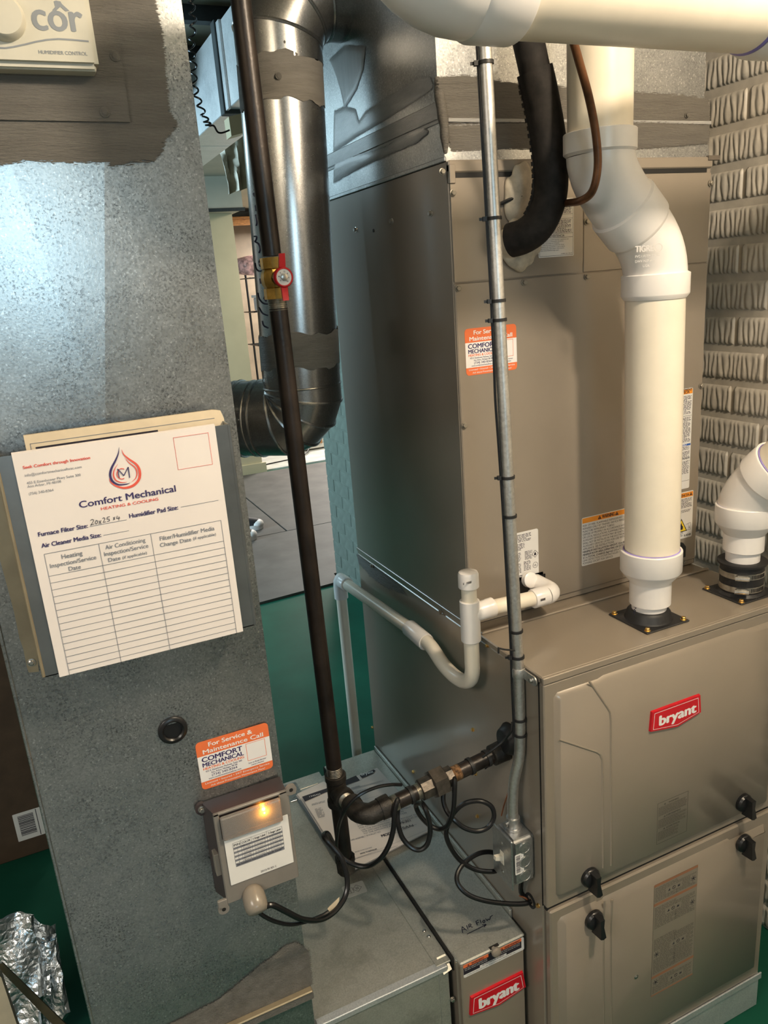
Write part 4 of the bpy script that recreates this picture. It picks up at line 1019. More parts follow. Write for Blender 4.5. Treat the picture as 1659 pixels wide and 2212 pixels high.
# ================================================================ return plenum and what hangs on it
PY = 0.085
PXL, PXR, PZB = -0.732, -0.412, 0.478
rp = thing('return_plenum', 'tall galvanized return air plenum carrying the paper pouch and control box', 'duct', (-0.57, 0.36, 0))
b = MB()
lo_ = [b.bm.verts.new((x, y, PZB)) for x, y in ((PXL, PY), (PXR, PY), (PXR, 1.0), (PXL, 1.0))]
hi_ = [b.bm.verts.new((x, y, 2.40)) for x, y in ((PXL, PY), (PXR, PY), (PXR, 1.0), (PXL, 1.0))]
for i in range(4):
    j = (i + 1) % 4; mid = (lo_[i].co + lo_[j].co + hi_[i].co + hi_[j].co) / 4
    c = b.bm.verts.new(mid + V(((0, -1, 0), (1, 0, 0), (0, 1, 0), (-1, 0, 0))[i]) * 0.006)
    for q in ((lo_[i], lo_[j]), (lo_[j], hi_[j]), (hi_[j], hi_[i]), (hi_[i], lo_[i])): b.bm.faces.new((*q, c))
b.bm.faces.new(lo_); b.bm.faces.new(hi_)
b.done('plenum_sheet', 'galv_plenum', rp, rp, 0.5)
def fr(x, z):  # depth of the cross-broken front sheet at x, z
    u = abs(x + 0.572) / 0.16; v = abs(z - 1.439) / 0.961
    return PY - 0.006 * max(0.0, 1 - max(u, v))
MB().box(PXL - 0.003, PXR + 0.003, PY - 0.010, PY + 0.01, PZB - 0.014, PZB + 0.002, 0.0015).done('slip_joint', 'mastic_x', rp, rp)
MB().box(PXL - 0.001, PXR + 0.002, PY - 0.012, PY, PZB + 0.0015, PZB + 0.0055, 0.0015).done('joint_bead', 'tan_flange', rp, rp)
MB().box(PXL, PXR, PY, 1.0, 0, PZB - 0.014, 0.002).done('boot_riser', 'galv_plenum', rp, rp)
MB().box(PXR - 0.010, PXR + 0.0015, PY - 0.0015, PY + 0.01, 0, PZB - 0.016, 0.001).done('corner_seam', 'galv_plenum', rp, rp)
s = Sheet((0, PY - 0.0014, 0), (1, 0, 0), (0, 0, 1))
patch(s, [(100, 2378), (330, 2279), (500, 2205), (620, 2154), (676, 2126), (668, 2052), (640, 2034), (615, 2042), (590, 2065), (560, 2085), (520, 2120), (470, 2160), (330, 2230), (150, 2300)], 'mastic_x', rp, rp, 0.003, 0.0014, 0.0012, 8)
# access plate of the humidity control with its coat of sealant
sa = Sheet((0, PY - 0.0048, 0), (1, 0, 0), (0, 0, 1))
patch(sa, [(-60, 362), (60, 348), (130, 350), (200, 352), (235, 348), (240, 362), (290, 350), (335, 348), (352, 325), (355, 305), (385, 270), (365, 240), (358, 150), (352, 80), (335, 0), (330, -140), (-60, -140)], 'mastic_h', rp, rp, 0.0028, 0.0011, 0.0009, 9)
sb = Sheet((0, PY - 0.0068, 0), (1, 0, 0), (0, 0, 1))
q = [sb.at(p) for p in ((-60, 258), (281, 264), (246, 0), (236, -140), (-60, -140))]
b = MB(); b.prism([sb.W3(a, c, -0.002) for a, c in q], sb.n, 0.003); b.done('access_plate', 'mastic_h', rp, rp)
for p in ((248, 122), (226, 243)): screw(sb.W3(*sb.at(p), 0.001), (0, -1, 0), rp, rp, 0.0042, 'mastic_h', False)
# tan paint line, plug, sticker
c = W(1, PY - 0.0034, 373, 1576)
MB().lathe(c, (0, -1, 0), [(0, 0.0200), (0.003, 0.0198), (0.0045, 0.018), (0.005, 0.0145), (0.003, 0.0125), (-0.001, 0.0122), (-0.0012, 0.0)], 32).done('hole_plug', 'black_plastic', rp, rp)
service_sticker(rp, rp, PY - 0.0034, [(421, 1611), (577, 1556), (590, 1652), (439, 1713)], 'orange and white service sticker above the control box')
# straw-coloured edge strip along the outer edge
b = MB(); b.box(PXL - 0.004, PXL + 0.0005, PY - 0.002, PY + 0.02, PZB, 2.4, 0.001); b.done('edge_fold', 'galv_plenum', rp, rp)

# ---------------- humidity control
hc = thing('humidity_control', 'off-white humidity control with a dial on the sealed plate', 'control', (-0.60, PY - 0.005, 1.83))
HY = 0.050
s = Sheet((0, HY, 0), (1, 0, 0), (0, 0, 1), (0, 0, 5.53))
q = [s.at(p) for p in ((-300, 815), (1195, 800), (1090, -20))]
zb = q[1][1] - 0.001; xr = q[1][0]; xl = xr - 0.125; zt = zb + 0.125
b = MB(); b.box(xl, xr, HY, PY - 0.004, zb, zt, 0.005, 2); b.done('cover', 'humid_white', hc, hc)
b = MB(); b.box(xl + 0.002, xr - 0.003, HY + 0.008, PY - 0.004, zb - 0.0015, zb + 0.004, 0.001); b.done('back_plate', 'humid_white', hc, hc)
c = V(s.W3(*s.at((30, 215)))); 
MB().lathe(c, (0, -1, 0), [(0, 0.0215), (0.004, 0.0213), (0.011, 0.0190), (0.0125, 0.0175), (0.013, 0.0)], 36).done('dial', 'humid_white', hc, hc)
s2 = Sheet((0, HY - 0.0002, 0), (1, 0, 0), (0, 0, 1), (0, 0, 5.53))
a, bb_ = s2.at((408, 350)), s2.at((1000, 350)); top = s2.at((640, 135))[1]
xh = top - a[1]
vs, fs = glyphs('cor', 0.0); xhe = max(y for x, y in glyphs('x', 0.0)[0]); w0 = max(x for x, y in vs) - min(x for x, y in vs)
s2.put('cor', a[0], a[1], xh * CAPH / xhe, bb_[0] - a[0], 'humid_print', 0.02, 1)
s2.quad('humid_print', [(620, 125), (660, 82), (642, 15), (672, 6), (722, 18), (738, 46), (830, 130), (782, 136), (722, 80), (668, 132)], 1)
s2.text('HUMIDIFIER CONTROL', (465, 645), (1045, 660), 42, 'humid_print', 0.012)
s2.stroke('humid_print', [(-200, 560), (60, 575), (160, 560), (300, 530), (420, 500), (560, 475), (700, 465), (860, 475), (1000, 488), (1060, 495)], 0.0016, 1)
s2.build(hc, hc)

# ---------------- sheet metal pouch with papers
po = thing('document_pouch', 'zinc sheet metal document pouch screwed to the plenum', 'pouch', (-0.56, PY - 0.03, 1.12))
YP = 0.014
TL, TR, BR_, BL_ = [V((p.x, YP, p.z)) for p in ony(YP, (-8, 991), (497, 914), (551, 1340), (91, 1476))]
zt = (TR.z + TL.z)/2; zb = (BR_.z + BL_.z)/2; xl = (TL.x + BL_.x)/2; xr = (TR.x + BR_.x)/2
b = MB()
b.box(xl, xr, YP, YP + 0.0012, zb, zt); b.done('front_sheet', 'zinc_pouch', po, po)
MB().box(xl, xl + 0.0012, YP, PY - 0.003, zb, zt).done('side_sheet', 'tan_flange', po, po)
MB().box(xr - 0.0012, xr, YP, PY - 0.003, zb, zt).done('side_sheet', 'zinc_pouch', po, po)
MB().box(xl, xr, YP, PY - 0.003, zb, zb + 0.0012).done('bottom_sheet', 'zinc_pouch', po, po)
MB().box(xr - 0.0035, xr + 0.0008, YP - 0.001, YP + 0.004, zb, zt, 0.001).done('folded_edge', 'zinc_pouch', po, po)
MB().box(xl - 0.0008, xl + 0.003, YP - 0.001, YP + 0.004, zb, zt, 0.001).done('folded_edge', 'tan_flange', po, po)
# screw flange beside the pouch
fq = ony(PY - 0.004, (-40, 1060), (30, 1320), (42, 1378), (50, 1400), (58, 1440), (62, 1452), (84, 1450), (80, 1410), (20, 1100), (0, 1020))
MB().prism(fq, (0, -1, 0), 0.0015).done('screw_flange', 'tan_flange', po, po)
screw(W(1, PY - 0.0055, 68, 1431), (0, -1, 0), po, po, 0.0040, 'zinc', False)
# sheet held in the pouch mouth
fo = thing('manila_folder', 'cream folder with a black band poking out of the pouch', 'folder', ((xl + xr)/2, 0.04, zt - 0.2))
YF2 = 0.045
f0 = ony(YF2, (50, 940), (476, 885)); zf = (f0[0].z + f0[1].z)/2
b = MB(); x0, x1 = f0[0].x, f0[1].x + 0.003
b.prism([(x0, YF2, zt - 0.2), (x1, YF2, zt - 0.2), (x1, YF2, zf - 0.012), (x1 - 0.003, YF2, zf - 0.002), (x1 - 0.012, YF2, zf), (x0, YF2, zf)], (0, 1, 0), 0.006); b.done('folder_stock', 'manila', fo, fo)
s = Sheet((0, YF2 - 0.0003, 0), (1, 0, 0), (0, 0, 1), (0, 860, 2.676))
k0 = s.at((205, 282)); k1 = s.at((912, 184)); k2 = s.at((172, 262)); k3 = s.at((1240, 115))
s.rect('print_dark', k0[0], k0[1] - 0.1, k1[0], (k0[1] + k1[1])/2, 2)
zz_ = (k2[1] + k3[1])/2; s.rect('print_grey', k2[0], zz_ - 0.0006, k3[0], zz_, 1); s.rect('print_grey', k2[0], zz_ - 0.1, k2[0] + 0.0006, zz_, 1)
s.build(fo, fo)
pp = thing('service_record_sheet', 'white furnace service record sheet taped over the metal pouch', 'paper', (-0.555, YP - 0.001, 1.13))
YS = YP - 0.0022
s = Sheet((0, YS, 0), (1, 0, 0), (0, 0, 1), (0, 860, 2.676))
cs = [s.at(p) for p in ((57, 343), (1240, 142), (1405, 1338), (357, 1623))]
a0, a1 = (cs[0][0] + cs[3][0])/2, (cs[1][0] + cs[2][0])/2; b1, b0 = (cs[0][1] + cs[1][1])/2, (cs[2][1] + cs[3][1])/2
b = MB(); nu, nv = 14, 18; g = []
rnd = random.Random(4)
for j in range(nv + 1):
    row = []
    for i in range(nu + 1):
        x = a0 + (a1 - a0)*i/nu; z = b0 + (b1 - b0)*j/nv
        row.append(b.bm.verts.new((x, YS + 0.0004 + 0.00018*math.sin(i*0.9 + j*0.5), z)))
    g.append(row)
for j in range(nv):
    for i in range(nu): b.bm.faces.new((g[j][i], g[j][i+1], g[j+1][i+1], g[j+1][i]))
ex = bmesh.ops.extrude_edge_only(b.bm, edges=[e for e in b.bm.edges if e.is_boundary and abs((e.verts[0].co.z + e.verts[1].co.z)/2 - b1) < 1e-4])
for v in [v for v in ex['geom'] if isinstance(v, bmesh.types.BMVert)]: v.co.y += 0.004; v.co.z += 0.0012
b.done('sheet', 'paper', pp, pp)
# print
T = s.text
T('Seek Comfort through Innovation', (135, 413), (521, 348), 17, 'print_red', 0.022)
T('info@comfortmechanicalhvac.com', (145, 456), (472, 402), 15, 'print_grey', 0.004)
T('455 E Eisenhower Pkwy Suite 300', (156, 501), (467, 448), 15, 'print_grey', 0.004)
T('Ann Arbor, MI 48108', (160, 519), (354, 487), 15, 'print_grey', 0.004)
T('(734) 340-8364', (168, 562), (310, 536), 15, 'print_grey', 0.004)
T('Comfort Mechanical', (462, 638), (1017, 536), 38, 'print_navy', 0.016)
T('HEATING & COOLING', (586, 650), (916, 588), 16, 'print_red', 0.014)
T('Furnace Filter Size:', (224, 803), (508, 746), 25, 'print_navy', 0.02)
T('Humidifier Pad Size:', (750, 696), (1030, 640), 25, 'print_navy', 0.02)
T('Air Cleaner Media Size:', (242, 868), (585, 799), 25, 'print_navy', 0.02)
lw = 0.00055
for p, q in (((520, 745), (732, 700)), ((1046, 633), (1262, 587)), ((598, 795), (745, 764))):
    A, B = s.at(p), s.at(q); z = (A[1] + B[1])/2; s.line('print_grey', (A[0], z), (B[0], z), lw, 1, True)
for st in ([(522, 708), (532, 700), (541, 703), (540, 712), (524, 735), (532, 730), (545, 727)], [(556, 706), (550, 718), (556, 728), (565, 720), (563, 708), (556, 706)], [(572, 708), (585, 726)], [(585, 706), (571, 728)],
           [(592, 697), (601, 690), (607, 697), (596, 718), (612, 714)], [(635, 684), (620, 688), (618, 700), (630, 698), (634, 708), (619, 714)], [(655, 688), (664, 702)], [(664, 686), (655, 705)], [(678, 680), (674, 696), (694, 692)], [(688, 684), (687, 706)]):
    s.stroke('pencil', st, 0.0008, 2)
# drop emblem
def ell(cx, cy, rx, ry, t0, t1, n=22): return [(cx + rx*math.cos(math.radians(t0 + (t1-t0)*i/n)), cy + ry*math.sin(math.radians(t0 + (t1-t0)*i/n))) for i in range(n+1)]
def taper(mat, pts, ws):
    P2 = [V(s.at(p)) for p in pts]; L_, R2 = [], []
    for i, p in enumerate(P2):
        d = (P2[min(i+1, len(P2)-1)] - P2[max(0, i-1)]).normalized(); m = V((-d.y, d.x)); t = i/(len(P2)-1)
        w = ws[0] + (ws[1]-ws[0])*math.sin(PI*t)
        L_.append(p + m*w/2); R2.append(p - m*w/2)
    for i in range(len(P2)-1): s.quad(mat, [L_[i], R2[i], R2[i+1], L_[i+1]], 1, True)
taper('print_navy', smoothpath([V((x, y, 0)) for x, y in ((689, 284), (684, 320), (668, 360), (645, 405), (637, 445), (650, 480), (685, 500), (730, 497), (752, 490))], 4) if False else [(p.x, p.y) for p in smoothpath([V((x, y, 0)) for x, y in ((689, 284), (684, 320), (668, 360), (645, 405), (637, 445), (650, 480), (685, 500), (730, 497), (752, 490))], 4)], (0.0002, 0.0026))
taper('print_red', [(p.x, p.y) for p in smoothpath([V((x, y, 0)) for x, y in ((703, 296), (715, 325), (745, 352), (790, 385), (808, 425), (803, 470), (770, 505), (720, 519), (672, 508), (640, 485), (631, 462))], 4)], (0.0002, 0.0030))
taper('print_red', [(p.x, p.y) for p in smoothpath([V((x, y, 0)) for x, y in ((722, 345), (745, 372), (780, 400), (792, 430), (785, 462), (760, 485))], 4)], (0.0002, 0.0014))
taper('print_red', [(p.x, p.y) for p in smoothpath([V((x, y, 0)) for x, y in ((682, 380), (662, 412), (656, 445), (670, 475), (705, 488), (735, 484))], 4)], (0.0002, 0.0014))
s.stroke('print_red', ell(704, 437, 28, 30, -60, -300), 0.0009, 2)
s.stroke('print_navy', [(680, 470 - 62), (690, 462)], 0.0008, 2); s.stroke('print_navy', [(680, 409), (716, 448), (741, 398), (750, 460)], 0.0010, 3)
A, B = s.at((1000, 230)), s.at((1229, 382)); A2, B2 = s.at((1205, 197)), s.at((1030, 416))
s.frame('print_red', (A[0] + B2[0])/2, (B[1] + B2[1])/2, (A2[0] + B[0])/2, (A[1] + A2[1])/2, 0.0004)
# table
tl, tr2, bl2 = s.at((252, 916)), s.at((1277, 694)), s.at((411, 1612)); br2 = s.at((1365, 1348))
xa, xb = (tl[0] + bl2[0])/2, (tr2[0] + br2[0])/2
zt_ = (tl[1] + tr2[1])/2; zb_ = b0
c1 = (s.at((568, 849))[0] + s.at((705, 1531))[0])/2; c2 = (s.at((870, 785))[0] + s.at((984, 1455))[0])/2
s.line('print_grey', (xa, zt_), (xb, zt_), lw, 1, True)
for x in (xa, c1, c2, xb): s.line('print_grey', (x, zt_), (x, zb_), lw, 1, True)
r0 = (s.at((283, 1043))[1] + s.at((1295, 814))[1])/2; r1 = (s.at((408, 1584))[1] + s.at((1362, 1318))[1])/2
for k in range(15): z = r0 + (r1 - r0)*k/14; s.line('print_grey', (xa, z), (xb, z), lw, 1, True)
T('Heating', (359, 931), (478, 905), 26, 'print_grey', 0.008); T('Inspection/Service', (292, 984), (557, 928), 24, 'print_grey', 0.008); T('Date', (399, 998), (469, 985), 24, 'print_grey', 0.008)
T('Air Conditioning', (611, 877), (841, 828), 24, 'print_grey', 0.008); T('Inspection/Service', (605, 915), (858, 862), 24, 'print_grey', 0.008); T('Date', (628, 948), (697, 932), 22, 'print_grey', 0.008); T('(if applicable)', (709, 930), (850, 900), 16, 'print_grey', 0.006)
T('Filter/Humidifier Media', (926, 826), (1240, 760), 24, 'print_grey', 0.008); T('Change Date', (927, 862), (1106, 824), 22, 'print_grey', 0.008); T('(if applicable)', (1118, 820), (1249, 792), 16, 'print_grey', 0.006)
s.build(pp, pp)

# ---------------- control box with its amber lamp
cb = thing('control_box', 'grey plastic control box with a glowing amber lamp and wiring label', 'control', (-0.475, PY - 0.003, 0.70))
YC = 0.022; Y0 = PY - 0.004
back = [W(1, Y0, *p) for p in ((430, 1752), (608, 1672), (642, 1900), (462, 1925))]
xl0, xr0 = (back[0].x + back[3].x)/2, (back[1].x + back[2].x)/2
fc = [W(1, YC, *p) for p in ((462, 1764), (622, 1704), (648, 1905), (488, 1945))]
xlf, xrf = (fc[0].x + fc[3].x)/2, (fc[1].x + fc[2].x)/2; ztf, zbf = (fc[0].z + fc[1].z)/2, (fc[2].z + fc[3].z)/2
zt0 = W(1, Y0, 520, 1705).z; zb0 = zbf - 0.022
b = MB(); b.prism([(xlf - 0.006, Y0, zb0), (xrf + 0.004, Y0, zb0), (xrf + 0.004, Y0, zt0), (xlf - 0.006, Y0, zt0)], (0, -1, 0), 0, [(xlf + 0.002, YC + 0.004, zbf + 0.003), (xrf - 0.002, YC + 0.004, zbf + 0.003), (xrf - 0.002, YC + 0.004, ztf - 0.002), (xlf + 0.002, YC + 0.004, ztf - 0.002)])
b.done('housing', 'housing_dark', cb, cb)
ear = W(1, Y0, 434, 1743)
MB().lathe(ear + V((0, 0.0, 0)), (0, -1, 0), [(0, 0.009), (0.006, 0.009)], 20).box(ear.x - 0.004, ear.x + 0.016, Y0 - 0.006, Y0, ear.z - 0.012, ear.z + 0.006, 0.002).done('mounting_ear', 'housing_dark', cb, cb)
screw(ear + V((0, -0.006, 0)), (0, -1, 0), cb, cb, 0.0042, 'zinc')
# cover with two ears
b = MB(); zwin = ztf - 0.042; zw1 = ztf - 0.004
b.box(xlf, xrf, YC, YC + 0.005, zbf, zwin, 0.0015).box(xlf, xlf + 0.008, YC, YC + 0.005, zwin - 0.002, ztf, 0.001).box(xrf - 0.014, xrf, YC, YC + 0.005, zwin - 0.002, ztf, 0.001).box(xlf, xrf, YC, YC + 0.005, zw1, ztf, 0.001)
for px, py in ((629, 1707), (484, 1965)):
    e = W(1, YC, px, py); sx = 1 if px > 560 else -1
    b.lathe(e, (0, 1, 0), [(0.0, 0.008), (0.005, 0.008)], 20)
    b.box(e.x - 0.007, e.x + 0.007, YC, YC + 0.005, min(e.z, zbf if sx < 0 else ztf - 0.01), max(e.z, zbf + 0.01 if sx < 0 else ztf), 0.001)
b.done('cover', 'cover_grey', cb, cb)
for px, py in ((629, 1707), (484, 1965)):
    MB().lathe(W(1, YC - 0.0005, px, py), (0, 1, 0), [(0, 0.0028), (0.001, 0.0028)], 14).done('screw_hole', 'shadow_line', cb, cb)
b = MB(); b.box(xlf + 0.008, xrf - 0.014, YC - 0.007, YC + 0.001, zwin, zw1 - 0.002, 0.0015); b.done('lamp_window', 'smoke_window', cb, cb)
b = MB(); b.box(xlf + 0.009, xrf - 0.015, YC + 0.0045, YC + 0.006, zwin, zw1); b.done('window_back', 'cover_grey', cb, cb)
c = W(1, YC - 0.001, 568, 1745); b = MB(); bmesh.ops.create_uvsphere(b.bm, u_segments=12, v_segments=8, radius=0.0028, matrix=Matrix.Translation((c.x, YC - 0.002, c.z))); led = b.done('amber_lamp', 'led_amber', cb, cb)
b = MB(); bmesh.ops.create_uvsphere(b.bm, u_segments=10, v_segments=6, radius=0.0016, matrix=Matrix.Translation((c.x + 0.0005, YC - 0.002, c.z - 0.007))); b.done('amber_lamp', 'led_amber', cb, cb)
lamp('amber_lamp_light', 'POINT', (c.x, YC - 0.012, c.z - 0.003), 0.022, (1, 0.42, 0.05), 0.004)
# side clip
b = MB(); e = W(1, 0.05, 464, 1856); b.box(xlf - 0.006, xlf + 0.002, 0.035, 0.05, e.z - 0.018, e.z + 0.018, 0.001); b.done('side_clip', 'gland_grey', cb, cb)
# wiring label
s = Sheet((0, YC - 0.0015, 0), (1, 0, 0), (0, 0, 1), (400, 1520, 4.425))
cs = [s.at(p) for p in ((368, 1285), (975, 1048), (1040, 1505), (440, 1748))]
a0, a1 = (cs[0][0] + cs[3][0])/2, (cs[1][0] + cs[2][0])/2; b1, b0 = (cs[0][1] + cs[1][1])/2, (cs[2][1] + cs[3][1])/2
o = plate(s, a0, b0, a1, b1, 0.001, 0.0005).done('wiring_label', 'paper_white', cb, cb)
t0, t1 = s.at((456, 1345)), s.at((920, 1160)); u0, u1 = s.at((488, 1572)), s.at((948, 1378))
xa, xb = (t0[0] + u0[0])/2, (t1[0] + u1[0])/2; zt_, zb_ = (t0[1] + t1[1])/2, (u0[1] + u1[1])/2
hh = (zt_ - zb_); hr = hh*0.20; rows = 8; hx = (hh*0.87 - hr)/rows
s.rect('print_grey', xa, zb_, xb, zb_ + hh*0.13, 1)
cols = [0, 0.155, 0.37, 0.685, 1.0]
for r in range(rows):
    z = zb_ + hh*0.13 + r*hx
    if r % 2 == 1: s.rect('print_grey', xa, z, xb, z + hx, 1)
    for k, tt in enumerate((str(rows - r), ('Black', 'Brown', 'White/Blk', 'Green', 'Yellow', 'White', 'Gry/Blk', 'Red')[r], 'to Furnace C to T-Stat Y to W'.split(' to ')[0] if False else ('to Furnace C', 'to T-Stat Y', 'to Furnace Y', 'to T-Stat W', 'to Furnace W', 'to T-Stat G', 'to Furnace G', 'to Furnace R')[r], ('to Furnace C', 'to T-Stat Y1', 'to Furnace Y1', 'to T-Stat W1', 'to Furnace W1', 'to T-Stat G', 'to Furnace G', 'to Furnace R')[r])):
        s.put(tt, xa + (xb-xa)*(cols[k] + cols[k+1])/2, z + hx*0.2, hx*0.6, None if k < 1 else (xb-xa)*(cols[k+1] - cols[k])*0.75, 'print_dark', 0.0, 2, 'c')
for k in cols: s.line('print_dark', (xa + (xb-xa)*k, zb_ + hh*0.13), (xa + (xb-xa)*k, zt_), 0.0003, 3, True)
for z in (zt_, zt_ - hr, zb_, zb_ + hh*0.13): s.line('print_dark', (xa, z), (xb, z), 0.0003, 3, True)
for k, t in enumerate(('PIN', 'COLOR', '1-Stage Label', '2-Stage Label')):
    s.put(t, xa + (xb-xa)*(cols[k] + cols[k+1])/2, zt_ - hr*0.72, hr*0.42, (xb-xa)*(cols[k+1]-cols[k])*0.8, 'print_dark', 0.012, 2, 'c')
s.put('See Installation Instructions For Specific Details**', (xa + xb)/2, zb_ + hh*0.035, hh*0.065, (xb - xa)*0.95, 'print_dark', 0.018, 2, 'c')
s.text('350110-701 REV. C', (724, 1618), (872, 1555), 18, 'print_dark', 0.01)
s.build(o, cb)
# moulded characters along the cover's lower edge, and the cable gland
s = Sheet((0, YC - 0.0002, 0), (1, 0, 0), (0, 0, 1), (400, 1520, 4.425))
b = MB(); g0 = V(s.W3(*s.at((640, 1790)))); g1 = V(s.W3(*s.at((655, 1900))))
ax = (g1 - g0 + V((0, -0.026, 0))).normalized()
b.lathe(g0 + V((0, 0.006, 0.006)), ax, [(0, 0.003), (0.002, 0.009), (0.007, 0.0135), (0.014, 0.0158), (0.024, 0.0165), (0.032, 0.0160), (0.038, 0.0130), (0.040, 0.006)], 28)
b.done('cable_gland', 'gland_grey', cb, cb, 60)
# ================================================================ boot box, filter cabinet
BZ = 0.397
bx = thing('return_boot', 'flat topped galvanized return boot between the plenum and filter cabinet', 'duct', (-0.30, 0.4, 0))
YBF = 0.083
MB().box(PXR + 0.002, -0.158, YBF, 0.72, 0, BZ, 0.0025).done('boot_shell', 'galv_box', bx, bx)
MB().box(PXR + 0.004, -0.160, YBF - 0.0035, YBF + 0.012, BZ - 0.010, BZ + 0.0016, 0.0012).done('front_hem', 'galv_bright', bx, bx)
MB().box(-0.1785, -0.149, YBF + 0.004, 0.722, BZ - 0.002, BZ + 0.0022, 0.0008).done('joint_strip', 'galv_box', bx, bx)
MB().box(-0.1775, -0.158, YBF - 0.002, YBF + 0.02, 0, BZ - 0.002, 0.001).done('corner_strip', 'galv_box', bx, bx)
MB().prism([(-0.170, YBF - 0.006, BZ - 0.012), (-0.152, YBF - 0.004, BZ - 0.010), (-0.152, YBF + 0.02, BZ + 0.003), (-0.170, YBF + 0.02, BZ + 0.003)], (0, -0.3, 0.5), 0.0018).done('corner_fold', 'galv_box', bx, bx)
MB().box(-0.30, -0.16, 0.70, 0.745, BZ - 0.006, BZ + 0.0012, 0.001).done('rear_flange', 'galv_box', bx, bx)
MB().box(-0.262, -0.226, 0.665, 0.735, BZ + 0.0005, BZ + 0.0022, 0.0005).done('tab', 'galv_plenum', bx, bx)
for p in ((916, 2011), (926, 2023)): screw(W(2, BZ + 0.002, *p), (0, 0, 1), bx, bx, 0.003, 'zinc', False)
screw(W(1, YBF - 0.002, 977, 2158), (0, -1, 0), bx, bx, 0.0040, 'zinc')
# small sticker on the boot top (book and flame symbols)
s = Sheet((0, 0, BZ + 0.0003), (1, -0.08, 0), (0.08, 1, 0), (620, 1580, 2.676))
c = s.at((400, 908)); o = plate(s, c[0] - 0.027, c[1] - 0.0175, c[0] + 0.019, c[1] + 0.0165, 0.004, 0.0003).done('symbol_sticker', 'paper_white', bx, bx)
for p, q in zip([(0, 1), (1, 0), (0, -1), (-1, 0)], [(1, 0), (0, -1), (-1, 0), (0, 1)]): s.line('print_dark', (c[0] + 0.002 + p[0]*0.0095, c[1] + p[1]*0.0095), (c[0] + 0.002 + q[0]*0.0095, c[1] + q[1]*0.0095), 0.0007, 1, True)
for k in (-1, 0, 1): s.line('print_dark', (c[0] + 0.002 + 0.0022*k, c[1] - 0.0035), (c[0] + 0.002 + 0.0022*k, c[1] + 0.0035), 0.0008, 1, True)
s.frame('print_dark', c[0] - 0.019, c[1] - 0.008, c[0] - 0.0125, c[1] + 0.006, 0.0006); s.frame('print_dark', c[0] - 0.0129, c[1] - 0.008, c[0] - 0.0065, c[1] + 0.006, 0.0006)
s.build(o, bx)

fcab = thing('filter_cabinet', 'narrow taupe filter cabinet with a red badge beside the furnace', 'cabinet', (-0.078, 0.4, 0))
FX0, FX1, FY, FZ = -0.146, -0.006, 0.0600, 0.411
MB().box(FX0, FX1, FY + 0.012, 0.742, 0, FZ, 0.002).done('shell', 'galv_box', fcab, fcab)
MB().box(FX0 - 0.0005, FX1 + 0.0005, FY + 0.011, FY + 0.07, 0, FZ - 0.004, 0.002).done('side_frame', 'furnace_paint', fcab, fcab)
dz = FZ - 0.003
b = MB(); b.box(FX0 + 0.002, FX1 - 0.004, FY, FY + 0.014, 0.02, FZ - 0.003, 0.002); b.done('filter_door', 'furnace_paint', fcab, fcab)
MB().box(FX0 + 0.0012, FX1 - 0.002, FY - 0.0015, FY + 0.030, FZ - 0.003, FZ + 0.003, 0.0025).done('door_lip', 'galv_box', fcab, fcab)
MB().box(FX1 + 0.0, FX1 + 0.005, 0.11, 0.74, FZ - 0.03, FZ + 0.012, 0.001).done('side_flange', 'galv_box', fcab, fcab)
MB().box(-0.1485, -0.1462, FY + 0.02, 0.742, FZ - 0.03, FZ - 0.001).done('joint_gap', 'shadow_line', fcab, fcab)
s = Sheet((0, 0, FZ + 0.001), (1, 0, 0), (0, 1, 0))
b = MB(); q = [(960 + x/6.9125, 1980 + y/6.9125) for x, y in ((655, 462), (792, 392), (820, 430), (690, 500))]
b.prism([W(2, FZ + 0.0027, *p) for p in q], (0, 0, 1), 0.0004); b.done('latch_slot', 'shadow_line', fcab, fcab)
c = W(1, FY - 0.012, 1073, 2058)
MB().lathe(c + V((0, 0.012, 0)), (0, -1, 0), [(0, 0.0035), (0.006, 0.004), (0.007, 0.0085), (0.011, 0.0095), (0.0145, 0.008), (0.0165, 0.004), (0.0168, 0.0)], 24).done('latch_knob', 'gland_grey', fcab, fcab)
badge(fcab, fcab, FY, [(400, 1215), (1180, 828), (1222, 1050), (822, 1325), (385, 1487)], (960, 1980, 6.9125), (530, 1378), (1108, 1085), 150)
s = Sheet((0, FY - 0.0005, 0), (1, 0, 0), (0, 0, 1), (960, 1980, 6.9125))
cs = [s.at(p) for p in ((272, 742), (1180, 296), (1196, 470), (300, 936))]
a0, a1 = (cs[0][0] + cs[3][0])/2, (cs[1][0] + cs[2][0])/2; b1, b0 = (cs[0][1] + cs[1][1])/2, (cs[2][1] + cs[3][1])/2
o = plate(s, a0, b0, a1, b1, 0.003, 0.0004).done('filter_label', 'label_white', fcab, fcab)
w, h = a1 - a0, b1 - b0
X = lambda u: a0 + w*u
Y = lambda v: b0 + h*v
s.rect('print_dark', X(0.0), Y(0.24), X(0.955), Y(1.0), 1)
s.rect('print_orange', X(0.0), Y(0.76), X(0.405), Y(1.0), 2); s.rect('print_orange', X(0.60), Y(0.76), X(0.955), Y(1.0), 2)
s.put('WARNING', X(0.23), Y(0.80), h*0.14, w*0.2, 'print_dark', 0.02, 3, 'c'); s.put('AVERTISSEMENT', X(0.80), Y(0.80), h*0.14, w*0.26, 'print_dark', 0.02, 3, 'c')
tri_warn(s, X(0.08), Y(0.79), h*0.15, bg='print_orange'); tri_warn(s, X(0.63), Y(0.79), h*0.15, bg='print_orange')
for k, t in enumerate(('Do not operate system with', 'this filter access door removed')): s.put(t, X(0.02), Y(0.64 - 0.13*k), h*0.07, w*0.36, 'white_ink', 0.004, 2)
